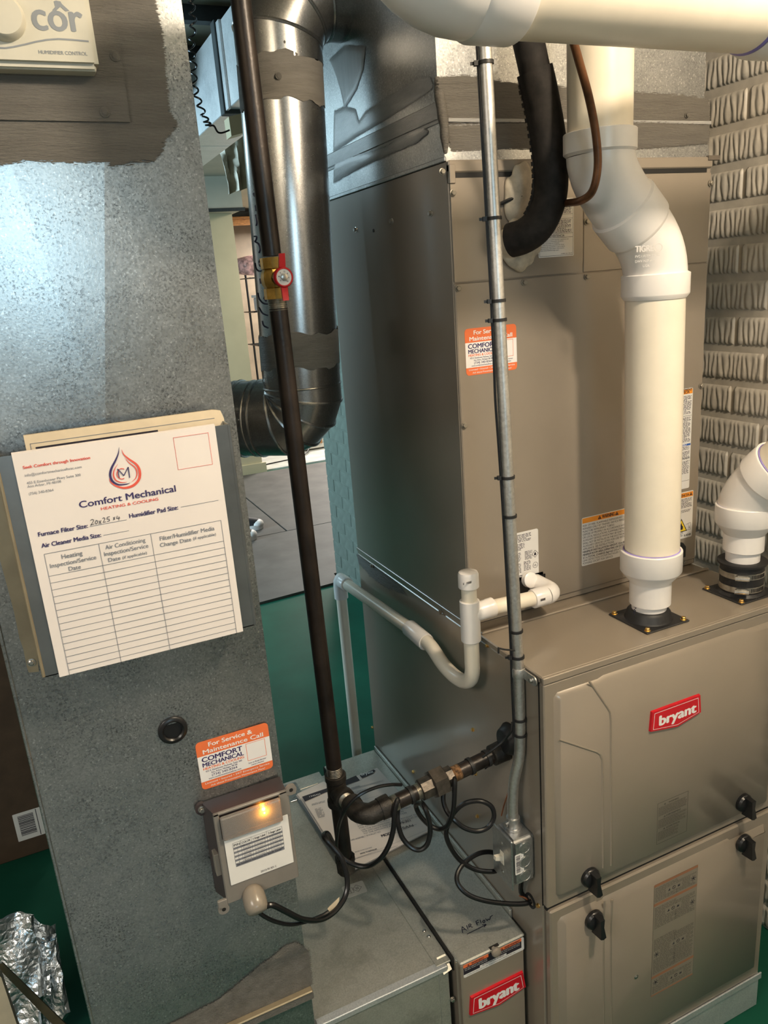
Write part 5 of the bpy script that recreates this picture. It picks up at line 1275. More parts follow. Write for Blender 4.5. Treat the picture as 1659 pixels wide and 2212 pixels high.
for k, t in enumerate(('Ne pas op\u00e9rer le syst\u00e8me sans', 'cette porte d\u2019acc\u00e8s du filtre')): s.put(t, X(0.57), Y(0.64 - 0.13*k), h*0.07, w*0.36, 'white_ink', 0.004, 2)
s.rect('label_white', X(0.26), Y(0.24), X(0.70), Y(0.40), 2); s.put('FILTER REPLACEMENT', X(0.48), Y(0.28), h*0.10, w*0.36, 'print_dark', 0.012, 3, 'c')
s.put('Contact your local dealer or refer to your furnace User\u2019s Manual for filter size.', X(0.45), Y(0.1), h*0.075, w*0.8, 'print_dark', 0.004, 2, 'c')
s.build(o, fcab)
# handwriting on the top
s = Sheet((0, 0, FZ + 0.0003), (1, 0, 0), (0, 1, 0), (960, 1980, 6.9125))
for st in ([(275, 245), (262, 190), (265, 150), (300, 180), (335, 205)], [(268, 200), (305, 188)], [(330, 130), (352, 190)], [(368, 168), (362, 118), (385, 108), (400, 125), (375, 145), (425, 160)],
           [(492, 130), (470, 75)], [(465, 75), (510, 50)], [(478, 100), (515, 82)], [(530, 48), (550, 100)], [(580, 62), (570, 85), (590, 95), (606, 75), (596, 50), (578, 62)], [(615, 30), (640, 65), (652, 35), (675, 50), (685, 5), (720, -20)],
           [(338, 262), (620, 122)], [(560, 122), (625, 118), (590, 158)]):
    s.stroke('marker', st, 0.0016, 1)
s.build(fcab, fcab, 'handwriting')
# ---------------- loose manuals on the boot
def manual(rot, off, mat, label, n, zlift, loc):
    t = thing('instruction_manual', label, 'booklet', loc, None)
    s = Sheet((0, 0, BZ + 0.001 + zlift), (math.cos(rot), math.sin(rot), 0), (-math.sin(rot), math.cos(rot), 0), (640, 1640, 5.184)); return t, s
t, s = manual(-0.115, 0, 'paper', 'printed instruction booklet lying open under the black gas pipes', 3, 0.0225, (-0.2, 0.5, BZ))
tl = s.at((62, 425)); tr_ = s.at((905, 92)); br_ = s.at((1530, 775)); bl = s.at((590, 1258))
q = [tl, tr_, br_, bl]
for k in range(5):
    b = MB(); dx = 0.0018*k; 
    pts = [V((p[0] - dx*(0.6 if k % 2 else -0.3), p[1] + dx*0.5)) for p in q]
    nu = 10; g = []
    for j in range(nu + 1):
        row = []
        for i in range(nu + 1):
            p = pts[3].lerp(pts[2], i/nu).lerp(pts[0].lerp(pts[1], i/nu), j/nu)
            row.append(b.bm.verts.new(s.W3(p.x, p.y, -0.0014*k - 0.0008 )))
        g.append(row)
    for j in range(nu):
        for i in range(nu): b.bm.faces.new((g[j][i], g[j][i+1], g[j+1][i+1], g[j+1][i]))
    solid(b, 0.0003)
    b.done('page', 'paper', t, t)
def booklet_print(s):
    s.quad('print_dark', [(65, 420), (330, 330), (335, 370), (98, 475)], 2); s.quad('print_dark', [(330, 330), (668, 184), (712, 235), (335, 372)], 2)
    s.text('134SAN', (152, 432), (268, 392), 16, 'white_ink', 0.01, 3)
    b_ = [(710, 183), (868, 115), (886, 130), (860, 160), (738, 215)]
    s.quad('print_dark', b_, 2); s.text('bryant', (738, 196), (862, 140), 30, 'white_ink', 0.02, 3)
    for st in ([(612, 180), (930, 200)],): pass
    O = s.at((612, 325))
    def gk(p, q, rows, sd):
        a, c = s.at(p), s.at(q); s.greek('print_grey', min(a[0], c[0]), min(a[1], c[1]), max(a[0], c[0]), max(a[1], c[1]), rows, 0.42, 2, sd)
    s.put('NOTICE', s.at((620, 330))[0], s.at((620, 330))[1], 0.004, None, 'print_grey', 0.01, 2)
    gk((622, 345), (980, 230), 4, 1); gk((640, 395), (880, 300), 3, 2); gk((170, 500), (330, 480), 2, 3); gk((205, 555), (330, 640), 5, 4)
    gk((700, 470), (1010, 380), 4, 5)
    for k, tt in enumerate(('LEAVE THIS BOOKLET WITH THE EQUIPMENT', 'TO THE OWNER AFTER INSTALLATION', 'KEEP THIS BOOKLET OF INFORMATION', 'FOR FUTURE REFERENCE')):
        a = s.at((665 + 14*k, 715 + 22*k)); s.put(tt, a[0], a[1], 0.0044, 0.0036*len(tt), 'print_grey', 0.004, 2)
    for k, tt in enumerate(('USE THE INFORMATION IN THIS BOOKLET TO SERVICE', 'THE APPLIANCE AND AFFIX THIS BOOKLET ADJACENT', 'TO THE APPLIANCE AFTER SERVICE')):
        a = s.at((730 + 14*k, 803 + 20*k)); s.put(tt, a[0], a[1], 0.0044, 0.0034*len(tt), 'print_grey', 0.004, 2)
    s.text('LITERATURE ASSEMBLY BOOKLET NO.', (520, 950), (950, 812), 17, 'print_grey', 0.004, 2)
    s.text('343179-701', (1080, 770), (1278, 685), 26, 'print_dark', 0.006, 2)
    s.text('MODEL', (965, 882), (1110, 820), 30, 'print_dark', 0.02, 2); s.text('134SAN', (1110, 820), (1308, 738), 26, 'print_dark', 0.004, 2)
    A, B = s.at((1120, 826)), s.at((1345, 728)); s.line('print_dark', A, B, 0.0005, 2, True)
    s.text('PRINTED ON RECYCLED PAPER', (660, 1050), (850, 990), 12, 'print_grey', 0.0, 2)
    s.text('NOTE TO INSTALLER', (722, 1070), (905, 1008), 15, 'print_dark', 0.01, 2)
    c = s.at((629, 1065)); n = 14
    for k in range(n): s.line('print_dark', (c[0] + 0.0045*math.cos(2*PI*k/n), c[1] + 0.0045*math.sin(2*PI*k/n)), (c[0] + 0.0045*math.cos(2*PI*(k+1)/n), c[1] + 0.0045*math.sin(2*PI*(k+1)/n)), 0.0009, 2, True)
    s.quad('print_dark', [(c[0] - 0.002, c[1] - 0.0015), (c[0] + 0.002, c[1] - 0.0015), (c[0], c[1] + 0.002)], 2, True)
    A = s.at((650, 1125)); B = s.at((1520, 770)); s.line('print_grey', A, B, 0.0004, 2, True)
    gk((660, 1120), (1150, 960), 5, 8)
booklet_print(s); s.build(t, t)
b = MB(); q2 = [W(2, BZ + 0.0025, *p) for p in ((672, 1722), (705, 1702), (706, 1706), (676, 1728))]; b.prism(q2, (0, 0, 1), 0.002); b.done('yellow_cover', 'print_yellow', t, t)
t2 = thing('instruction_manual', 'lower white booklet showing beneath the open one, nearest the control box', 'booklet', (-0.28, 0.45, BZ))
q2 = [W(2, BZ + 0.001, 640 + x/5.184, 1640 + y/5.184) for x, y in ((2, 440), (300, 300), (900, 560), (620, 1210), (300, 870), (90, 560))]
for k in range(9):
    b = MB(); b.prism([p + V((0.0012*(k % 3), -0.0010*(k % 2), 0.0014*k)) for p in q2], (0, 0, 1), 0.0011); b.done('page', 'paper', t2, t2)

# ================================================================ gas line
gl = thing('gas_line', 'black iron gas pipe run with brass red-handled valve dropping to the furnace', 'pipe', (-0.294, 0.20, 0.56))
GY = 0.20
pt = W(1, GY, 515, -40); pv = W(1, GY, 601, 640); ptee = V((-0.2925, GY, 0.742)); pb = V((-0.291, GY, 0.59))
dirp = (ptee - pt).normalized()
def along(z): return pt + dirp * ((z - pt.z) / dirp.z)
zv1 = W(1, GY, 590, 556).z; zv0 = W(1, GY, 600, 645).z
R34 = 0.01335
MB().tube([pt, along(zv1 + 0.002)], R34, 20).done('riser_pipe', 'black_iron', gl, gl)
MB().tube([along(zv0 - 0.014), along(ptee.z + 0.03)], R34, 20).done('riser_pipe', 'black_iron', gl, gl)
def thread(p, d, L, r, mat='thread_metal', parent=None, name='thread'):
    prof = []; n = 7
    for k in range(n): prof += [(L*k/n, r*0.95), (L*(k+0.5)/n, r*1.03)]
    prof.append((L, r*0.95)); return MB().lathe(p, d, prof, 20).done(name, mat, parent or gl, gl, 20)
thread(along(zv0 + 0.001), dirp, 0.018, R34); thread(along(ptee.z + 0.048), dirp, 0.02, R34)
# brass valve
b = MB(); L = zv1 - zv0; up = -dirp; p0 = along(zv0)
b.lathe(p0, up, [(0, 0.0175), (L*0.26, 0.0175), (L*0.27, 0.0155), (L*0.36, 0.0185), (L*0.5, 0.0195), (L*0.64, 0.0185), (L*0.73, 0.0155), (L*0.74, 0.0175), (L, 0.0175)], 8, True, PI/8)
va = b.done('ball_valve', 'brass', gl, gl, 25)
vc = along((zv0 + zv1)/2); vn = V((0.02, -1.0, 0)).normalized(); vx = V((1.0, 0.02, 0))
MB().lathe(vc, vn, [(0, 0.011), (0.022, 0.010), (0.028, 0.008), (0.036, 0.0075)], 16).done('valve_stem', 'brass', va, gl)
b = MB(); hc_ = vc + vn*0.032
b.lathe(hc_, vn, [(0, 0.0125), (0.003, 0.0138), (0.008, 0.0138), (0.010, 0.0125), (0.010, 0.0112), (0.0088, 0.0108), (0.0088, 0)], 24)
for sg in (1, -1):
    a = hc_ + vn*0.005 + V((0, 0, 0.013*sg)); e = hc_ + vn*(0.008) + V((0, 0, 0.031*sg)) + vx*(0.0006*sg)
    for q0, q1 in ((a, e),):
        d = (q1 - q0).normalized(); m = vx*0.0046; t_ = vn*0.002
        b.prism([q0 - m - t_, q0 + m - t_, q0 + m + t_, q0 - m + t_], d, 0, [q1 - m*0.9 - t_, q1 + m*0.9 - t_, q1 + m*0.9 + t_, q1 - m*0.9 + t_])
b.done('valve_handle', 'red_enamel', va, gl, 40)
MB().lathe(hc_ + vn*0.0086, vn, [(0, 0.0108), (0.0006, 0.0108)], 24).done('handle_plate', 'label_white', va, gl)
MB().lathe(hc_ + vn*0.009, vn, [(0, 0.0052), (0.003, 0.0052), (0.0035, 0.004)], 6).done('handle_nut', 'zinc', va, gl)
sv = Sheet(hc_ + vn*0.0094, vx, (0, 0, 1))
for k, ch in enumerate('ON OPEN OFF'):
    an = PI*1.2 - k*PI*0.55/2.2; r = 0.0072
    if ch != ' ': sv.put(ch, r*math.cos(an) - 0.0008, r*math.sin(an) - 0.0008, 0.0018, None, 'print_dark', 0.01, 1)
sv.build(va, gl)
# tee, drip leg and cap
ty = V((0, -1, 0)); ax = V((0, -1, 0.0))
b = MB(); b.lathe(ptee + V((0, 0, -0.030)), (0, 0, 1), [(0, 0.0165), (0.001, 0.0185), (0.011, 0.0185), (0.013, 0.0168), (0.049, 0.0168), (0.051, 0.0185), (0.061, 0.0185), (0.062, 0.0165), (0.062, 0.0140), (0.056, 0.0136)], 24)
bz = V((-0.285, 0.111, 0.742))
tdir = (V((bz.x, bz.y, bz.z)) - ptee); tdir.z = 0; tdir.normalize()
b.lathe(ptee, tdir, [(0.008, 0.0165), (0.022, 0.0165), (0.0235, 0.0185), (0.033, 0.0185), (0.034, 0.0145)], 24)
b.done('tee', 'cast_iron', gl, gl, 40)
thread(ptee + tdir*0.033, tdir, 0.012, R34*0.98)
MB().tube([ptee + tdir*0.045, bz + V((0, 0.03, 0))], R34, 18).done('nipple', 'black_iron', gl, gl)
MB().tube([ptee - V((0, 0, 0.028)), pb], R34, 18).done('drip_leg', 'black_iron', gl, gl)
MB().lathe(pb + V((0, 0, 0.012)), (0, 0, -1), [(0, 0.0165), (0.001, 0.0182), (0.008, 0.0182), (0.010, 0.0172), (0.030, 0.0165), (0.034, 0.0140)], 12).done('cap', 'cast_iron', gl, gl, 30)
# street elbow to the branch
ez = bz.z; bend = 0.026
bdir = (V((0.0, 0.111, 0.775)) - V((-0.26, 0.111, 0.744))).normalized()
pp_ = [bz + V((0, 0.040, 0)), bz + V((0, bend, 0))] + [bz + V((bend, bend, 0)) + Matrix.Rotation(PI/2*k/6, 3, 'Z') @ V((-bend, 0, 0)) for k in range(1, 6)] + [bz + V((bend, 0, 0.002)), bz + V((bend + 0.02, 0, 0.004))]
b = MB(); b.tube(pp_, 0.0172, 20)
b.lathe(bz + V((bend + 0.008, 0, 0.003)), bdir, [(0, 0.0185), (0.010, 0.0190), (0.0185, 0.0188), (0.019, 0.0150)], 24); b.lathe(bz + V((0, 0.030, 0)), (0, 1, 0), [(0, 0.0178), (0.012, 0.0182), (0.013, 0.015)], 24)
b.done('elbow', 'cast_iron', gl, gl, 40)
s0 = bz + V((bend + 0.026, 0, 0.004))
br = lambda t: s0 + bdir*t
thread(br(0.0), bdir, 0.015, R34)
MB().tube([br(0.014), br(0.05)], R34, 18).done('nipple', 'black_iron', gl, gl)
thread(br(0.05), bdir, 0.01, R34)
b = MB(); b.lathe(br(0.058), bdir, [(0, 0.0165), (0.001, 0.0188), (0.024, 0.0188), (0.0245, 0.016)], 8, True, PI/8); b.lathe(br(0.080), bdir, [(0, 0.022), (0.001, 0.0258), (0.025, 0.0258), (0.027, 0.0225)], 6, True, 0.35); b.lathe(br(0.106), bdir, [(0, 0.017), (0.001, 0.0182), (0.014, 0.0182), (0.015, 0.015)], 8, True, PI/8)
b.done('union', 'union_metal', gl, gl, 25)
thread(br(0.120), bdir, 0.017, R34, 'rust_thread')
e_ = V((0.004, 0.111, s0.z + bdir.z/bdir.x*(0.004 - s0.x)))
MB().tube([br(0.135), e_], R34, 18).done('branch_pipe', 'black_iron', gl, gl)
b = MB(); b.lathe(e_ - bdir*0.038, bdir, [(0, 0.0150), (0.002, 0.0182), (0.022, 0.0188), (0.030, 0.0195)], 20); b.done('coupling', 'cast_iron', gl, gl)
def tie(p, d, r, parent, root, head=None, name='cable_tie', w=0.0045):
    d = V(d).normalized(); b = MB()
    b.lathe(V(p) - d*w/2, d, [(0, r), (0, r + 0.0013), (w, r + 0.0013), (w, r)], 20, False)
    if head is not None:
        h = V(head).normalized(); b.obox(V(p) + h*(r + 0.003), h, d, h.cross(d), 0.0065, 0.006, 0.007)
        b.obox(V(p) + h*(r + 0.008), h, d, h.cross(d), 0.006, 0.004, 0.0014)
    return b.done(name, 'black_rubber', parent, root)
for t, hd in ((0.040, None), (0.158, None), (0.192, (0, 0.2, -1))): tie(br(t), bdir, R34 + 0.0006, gl, gl, hd, 'cable_tie', 0.006)

# ================================================================ round bypass duct
rd = thing('round_duct', 'round galvanized bypass duct with elbows joining both plenums', 'duct', (-0.14, 0.6, 1.25))
DR = 0.077; DY = 0.60
d0 = V((-0.1455, DY, 1.42)); d1 = V((-0.1240, DY, 2.005)); dd = (d1 - d0).normalized()
MB().tube([d0, d1], DR, 48, False).done('duct_pipe', 'galv_duct', rd, rd)
def ringbead(c, d, r, name='crimp_bead', mat='galv_duct', h=0.003, w=0.004):
    return MB().lathe(V(c) - V(d)*w, d, [(0, r - 0.0005), (w*0.5, r + h*0.8), (w, r + h), (w*1.5, r + h*0.8), (2*w, r - 0.0005)], 48, False).done(name, mat, rd, rd)
# lower elbow: gores turning to the return plenum
zE = W(1, DY - DR*0.75, 690, 838).z
CB = V((-0.262, DY, 0)); RB = 0.088; zc = 1.336 + RB
c0 = V((d0.x - RB, DY, zc))
pts = [V((d0.x, DY, 1.52))] + [c0 + V((RB*math.cos(a), 0, RB*math.sin(a))) for a in [math.radians(t) for t in (0, -18, -45, -72, -90)]]
pts.append(V((PXR - 0.01, DY, zc - RB)))
# a mitred bend: corners where the gores meet
a = [0, -30, -60, -90]
k_ = RB / math.cos(math.radians(15))
xe = Vector((-0.75, 0.66, 0)).normalized(); RB, zh = 0.058, 1.325; ca_ = V((d0.x - 0.0012, DY, zh + RB)) + xe*RB; kb = RB / math.cos(math.radians(11.25))
mit = [V((d0.x, DY, 1.445))] + [ca_ - xe*kb*math.cos(math.radians(t)) - V((0, 0, kb*math.sin(math.radians(t)))) for t in (11.25, 33.75, 56.25, 78.75)]
P2 = mit[-1]; mit.append(P2 + xe*0.33)
gore_r = DR + 0.0012
def gores(mit, name):
    for i in range(len(mit) - 1):
        b = MB(); pre = mit[i-1] if i else mit[i]*2 - mit[i+1]; nxt = mit[i+2] if i < len(mit) - 2 else mit[i+1]*2 - mit[i]
        # cut ends on the bisecting planes
        p, q = mit[i], mit[i+1]; d = (q - p).normalized()
        n0 = ((p - pre).normalized() + d).normalized(); n1 = (d + (nxt - q).normalized()).normalized()
        e1 = d.cross(V((0, 0, 1))) if abs(d.z) < 0.99 else V((0, 1, 0)); e1.normalize(); e2 = d.cross(e1); r0, r1 = [], []
        for kk in range(48):
            o = (e1*math.cos(2*PI*kk/48) + e2*math.sin(2*PI*kk/48))*gore_r
            r0.append(b.bm.verts.new(p + o - d*(o.dot(n0)/d.dot(n0)))); r1.append(b.bm.verts.new(q + o - d*(o.dot(n1)/d.dot(n1))))
        b.skin(r0, r1); b.done('elbow_gore', 'galv_duct', rd, rd)
        if i < len(mit) - 2 or True:
            if i == len(mit) - 2: break
            b = MB(); prev = first = None
            for kk in range(49):
                o = (e1*math.cos(2*PI*kk/48) + e2*math.sin(2*PI*kk/48))
                c = q + o*gore_r - d*((o*gore_r).dot(n1)/d.dot(n1)); ring = []
                for m in range(6): ring.append(b.bm.verts.new(c + o*0.0026*math.cos(2*PI*m/6) + n1*0.0032*math.sin(2*PI*m/6)))
                if prev: b.skin(prev, ring)
                prev = ring
            b.done('gore_seam', 'galv_duct', rd, rd)
gores(mit, 'lower')
for t_, h_ in ((0.048, 0.003), (0.062, 0.002), (0.092, 0.0036), (0.105, 0.002)): ringbead(P2 + xe*t_, xe, gore_r, 'crimp_bead', 'galv_duct', h_, 0.004)
ringbead(V((d0.x - 0.0008, DY, 1.391)), V((0, 0, 1)), DR, 'crimp_bead', 'galv_duct', 0.003, 0.003)
# upper elbow to the supply plenum
RT = 0.105; c1 = V((d1.x + RT, DY, 1.985)); k2 = RT / math.cos(math.radians(15))
mit2 = [V((d1.x - 0.0003, DY, 1.965))] + [c1 + V((-k2*math.cos(math.radians(t)), 0, k2*math.sin(math.radians(t)))) for t in (15, 45, 75)] + [V((0.012, DY, 1.985 + RT))]
gores(mit2, 'upper')
def band(z0, z1, mat, seed, extra=0.0012, parent=rd):
    rnd = random.Random(seed); b = MB(); n = 72; A, B = [], []
    for k in range(n):
        an = 2*PI*k/n; o = V((math.cos(an), math.sin(an), 0))*(DR + extra)
        for L_, z, am in ((A, z0, 0.004), (B, z1, 0.004)):
            zz2 = z + am*(math.sin(3*an + seed) + 0.6*math.sin(11*an + 2*seed) + rnd.uniform(-0.3, 0.3)); c = d0 + dd*((zz2 - d0.z)/dd.z); L_.append(b.bm.verts.new(c + o))
    b.skin(A, B); solid(b, 0.001); return b.done('sealant_band', mat, rd, rd)
zf = lambda y: W(1, DY - DR*0.7, 650, y).z
band(zf(222), zf(122), 'mastic_b', 1); band(zf(795), zf(720), 'mastic_b', 2, 0.0024)
MB().tube([d0 + V((0, 0, 0.0)), d0 + dd*(zf(752) - d0.z)], DR + 0.0016, 48, False).done('pipe_sleeve', 'galv_duct', rd, rd)
ringbead(d0 + dd*(zf(752) - d0.z), dd, DR, 'crimp_bead', 'galv_duct', 0.0022, 0.002)
for px, py in ((617, 90), (603, 163), (676, 778)): 
    c = W(1, DY - DR - 0.001, px, py); c.y += 0.004 if px < 640 else 0.003
    screw(c, (0, -1, 0), rd, rd, 0.0045, 'mastic_h', False)
# handwriting along the duct: strokes on its surface
def on_duct(px, py):
    d = ray(px, py); o = CAM_LOC; t = (DY - DR - o.y)/d.y
    for it in range(30):
        P = o + d*t; c = d0 + dd*((P.z - d0.z)/dd.z); e = math.hypot(P.x - c.x, P.y - c.y) - (DR + 0.0006)
        t += e*0.55
    return P
zm = lambda *p: [(420 + x/5.025, 380 + y/5.025) for x, y in p]
b = MB()
for st in (zm((648, 655), (672, 660), (668, 690), (655, 715), (690, 735), (712, 790), (700, 835)), zm((716, 905), (700, 935), (712, 980), (728, 945)), zm((655, 945), (668, 1005), (700, 1035), (730, 1028)),
           zm((708, 1115), (718, 1170)), zm((685, 1270), (700, 1330), (740, 1380), (790, 1392)), zm((770, 1300), (755, 1330), (775, 1360)), zm((700, 1430), (735, 1490), (790, 1515)), zm((735, 1575), (750, 1625), (795, 1650)),
           zm((640, 80), (650, 120), (648, 160)), zm((650, 220), (638, 190)), zm((660, 320), (668, 380)), zm((662, 420), (676, 500), (668, 540))):
    P2 = [on_duct(*p) for p in smoothpath([V((x, y, 0)) for x, y in st], 4) for p in [(p.x, p.y)]]
    b.tube(P2, 0.0013, 5)
b.done('handwriting', 'marker', rd, rd)
# ================================================================ conduit, switch, control wire
sb = thing('switch_box', 'steel switch box with a white toggle mounted on the furnace casing', 'switch', (-0.025, 0.065, 0.55))
SX, SY0, SY1, SZ0, SZ1 = -0.047, 0.030, 0.088, 0.556, 0.651
MB().box(SX, -0.0005, SY0, SY1, SZ0, SZ1, 0.006, 3).done('box_shell', 'steel_box', sb, sb)
MB().box(SX - 0.0035, SX, SY0 - 0.002, SY1 + 0.002, SZ0 - 0.003, SZ1 + 0.004, 0.0014).done('cover_plate', 'steel_box', sb, sb)
for k in range(3):
    c = V((-0.0225, SY0 - 0.0002, SZ0 + 0.018 + 0.029*k)); b = MB(); b.lathe(c, (0, -1, 0), [(0, 0.0118), (0.0008, 0.0115), (0.0008, 0.0105), (0.0002, 0.0102)], 24); b.lathe(c, (0, -1, 0), [(0, 0.0100), (0.0006, 0.0096), (0.0006, 0.0)], 24); b.done('knockout', 'steel_box', sb, sb)
ty = (SY0 + SY1)/2; tz = (SZ0 + SZ1)/2 - 0.002
MB().box(SX - 0.0042, SX - 0.003, ty - 0.006, ty + 0.006, tz - 0.013, tz + 0.013, 0.0008).done('toggle_frame', 'ivory', sb, sb)
b = MB(); b.prism([(SX - 0.004, ty - 0.0042, tz - 0.004), (SX - 0.004, ty + 0.0042, tz - 0.004), (SX - 0.004, ty + 0.0042, tz + 0.006), (SX - 0.004, ty - 0.0042, tz + 0.006)], (-1, 0, 0.35), 0, [(SX - 0.019, ty - 0.0034, tz + 0.002), (SX - 0.019, ty + 0.0034, tz + 0.002), (SX - 0.018, ty + 0.0034, tz + 0.009), (SX - 0.018, ty - 0.0034, tz + 0.009)]); b.done('toggle', 'ivory', sb, sb)
for dz in (-0.030, 0.030): screw((SX - 0.0035, ty, tz + dz), (-1, 0, 0), sb, sb, 0.0028, 'zinc', False)
s = Sheet((0, SY0 - 0.0005, 0), (1, 0, 0), (0, 0, 1), (620, 1580, 2.676))
cs = [s.at(p) for p in ((1313, 718), (1357, 706), (1362, 818), (1318, 832))]
a0, a1 = SX + 0.004, SX + 0.0215; b1, b0 = (cs[0][1] + cs[1][1])/2, (cs[2][1] + cs[3][1])/2
o = plate(s, a0, b0, a1, b1, 0.0015, 0.0004).done('barcode_sticker', 'paper_white', sb, sb)
rnd = random.Random(9); z = b0 + 0.003
while z < b1 - 0.003:
    w = rnd.choice((0.0004, 0.0007, 0.0011)); s.rect('print_dark', a0 + 0.002, z, a0 + 0.0105, z + w, 1); z += w + rnd.choice((0.0004, 0.0007))
for k, ch in enumerate('781 01015 844 0'):
    if ch != ' ': s.put(ch, a0 + 0.0125, b0 + 0.003 + k*0.0022, 0.0022, None, 'print_dark', 0.0, 1)
s.build(o, sb)

cd = thing('conduit', 'galvanized steel conduit strapped to the furnace with black cable ties', 'conduit', (-0.0095, 0.06, 0.655))
c_top = W(1, 0.080, 1045, 60); c_mid = V((-0.012, 0.066, 1.25)); 
A = V((-0.0225, 0.059, SZ1 + 0.014)); Bp = W(0, -0.0235, 1114, 1700); Bq = W(0, -0.0125, 1122, 1590)
A = V((-0.0235, 0.062, SZ1 + 0.012))
cl = [A, V((-0.0235, 0.062, 0.70)), V((-0.0205, 0.060, 0.745)), V((-0.0130, 0.055, 0.79)), V((-0.0105, 0.053, 0.84)), V((-0.0105, 0.0525, 0.965)), V((-0.0120, 0.064, 1.25)), c_top]
CR = 0.00925
pth = smoothpath(cl[:6], 5) + [cl[6], cl[7]]
MB().tube(pth, CR, 18).done('tube', 'emt', cd, cd)
b = MB(); b.lathe((-0.0235, 0.062, SZ1 + 0.0005), (0, 0, 1), [(0, 0.015), (0.004, 0.015), (0.0045, 0.0122), (0.022, 0.0120), (0.023, 0.0095)], 20); b.lathe((-0.033, 0.062, SZ1 + 0.014), (-1, -0.3, 0), [(0, 0.003), (0.006, 0.003), (0.0065, 0.0042), (0.009, 0.0042)], 10); b.done('connector', 'steel_box', cd, cd)
def cpt(z):
    for p, q in zip(pth, pth[1:]):
        if min(p.z, q.z) <= z <= max(p.z, q.z): return p.lerp(q, (z - p.z)/(q.z - p.z)), (q - p).normalized()
    return pth[-1], V((0, 0, 1))
# one hole strap
zs = W(0, -0.0105, 1120, 1452).z; p, d = cpt(zs)
b = MB(); b.lathe(p - V((0, 0, 0.008)), d, [(0, CR), (0, CR + 0.0016), (0.003, CR + 0.0024), (0.013, CR + 0.0024), (0.016, CR + 0.0016), (0.016, CR)], 20, False)
b.obox(p + V((0.004, -0.024, 0)), (0, 1, 0), (0, 0, 1), (1, 0, 0), 0.026, 0.016, 0.0022); b.lathe(p + V((0.003, -0.036, 0)), (1, 0, 0), [(0, 0.0085), (0.0022, 0.0085)], 16); b.done('strap', 'emt', cd, cd)
screw(p + V((0.003, -0.032, 0)), (-1, 0, 0), cd, cd, 0.0038, 'zinc')
hl = V((-0.9, 0.35, 0)).normalized()
for px, py, hd in ((1047, 125, 1), (1062, 470, 1), (1071, 651, 1), (1074, 693, 1), (1090, 1035, 1), (1097, 1118, 0), (1110, 1362, 0), (1114, 1416, 1), (1117, 1550, 0), (1120, 1582, 0)):
    z = W(1, 0.058, px, py).z; p, d = cpt(z); tie(p, d, CR + 0.0004, cd, cd, hl if hd else None)
b = MB(); b.tube([W(1, 0.05, 1112, 1405), W(1, 0.045, 1090, 1403), W(1, 0.045, 1077, 1400), W(1, 0.045, 1077, 1411)], 0.0016, 6); b.done('tie_tail', 'black_rubber', cd, cd)
cw = MB()
wp = []
for px, py, off in ((1034, 70, 1), (1044, 340, 1), (1050, 450, 1), (1059, 640, 1.0), (1068, 800, 1.6), (1066, 870, 2.0), (1076, 980, 1.4), (1083, 1120, 1.0), (1092, 1300, 1.2), (1097, 1370, 1.0), (1101, 1480, 1.6), (1108, 1560, 1.2), (1106, 1590, 1.5)):
    z = W(1, 0.06, px, py).z; p, d = cpt(z); wp.append(p + hl*(CR + 0.0016)*1.0 + hl*0.002*(off - 1))
cw.tube(smoothpath(wp, 5), 0.0014, 6)
cw.tube(smoothpath([p + V((0.0005, -0.0022, 0)) for p in wp], 5), 0.0011, 6)
single('control_wire', cw, 'black_rubber', 'thin dark control wires tied along the conduit', 'wire', wp[-1])
# stub of tie and a red lead under the box
b = MB(); b.tube(smoothpath([W(0, -0.006, 1106, 1690), W(0, -0.010, 1090, 1735), W(0, -0.012, 1083, 1762)], 4), 0.0013, 6)
single('copper_lead', b, 'copper_wire', 'thin copper coloured lead beside the conduit above the switch box', 'wire', W(0, -0.012, 1083, 1762))
b = MB(); b.tube(smoothpath([(-0.015, 0.05, SZ0 + 0.003), W(0, -0.010, 1125, 1925), W(0, 0.0, 1140, 1943)], 4), 0.0045, 8)
single('box_cable', b, 'cable_black', 'short black cable under the switch box entering the furnace grommet', 'cable', W(0, 0, 1140, 1943))
b = MB(); b.tube(smoothpath([W(0, -0.012, 1122, 1935), W(0, -0.008, 1135, 1940), W(0, -0.001, 1142, 1946)], 4), 0.0016, 6)
single('copper_lead', b, 'copper_wire', 'pinkish lead entering the furnace grommet under the switch box', 'wire', W(0, -0.001, 1142, 1946))

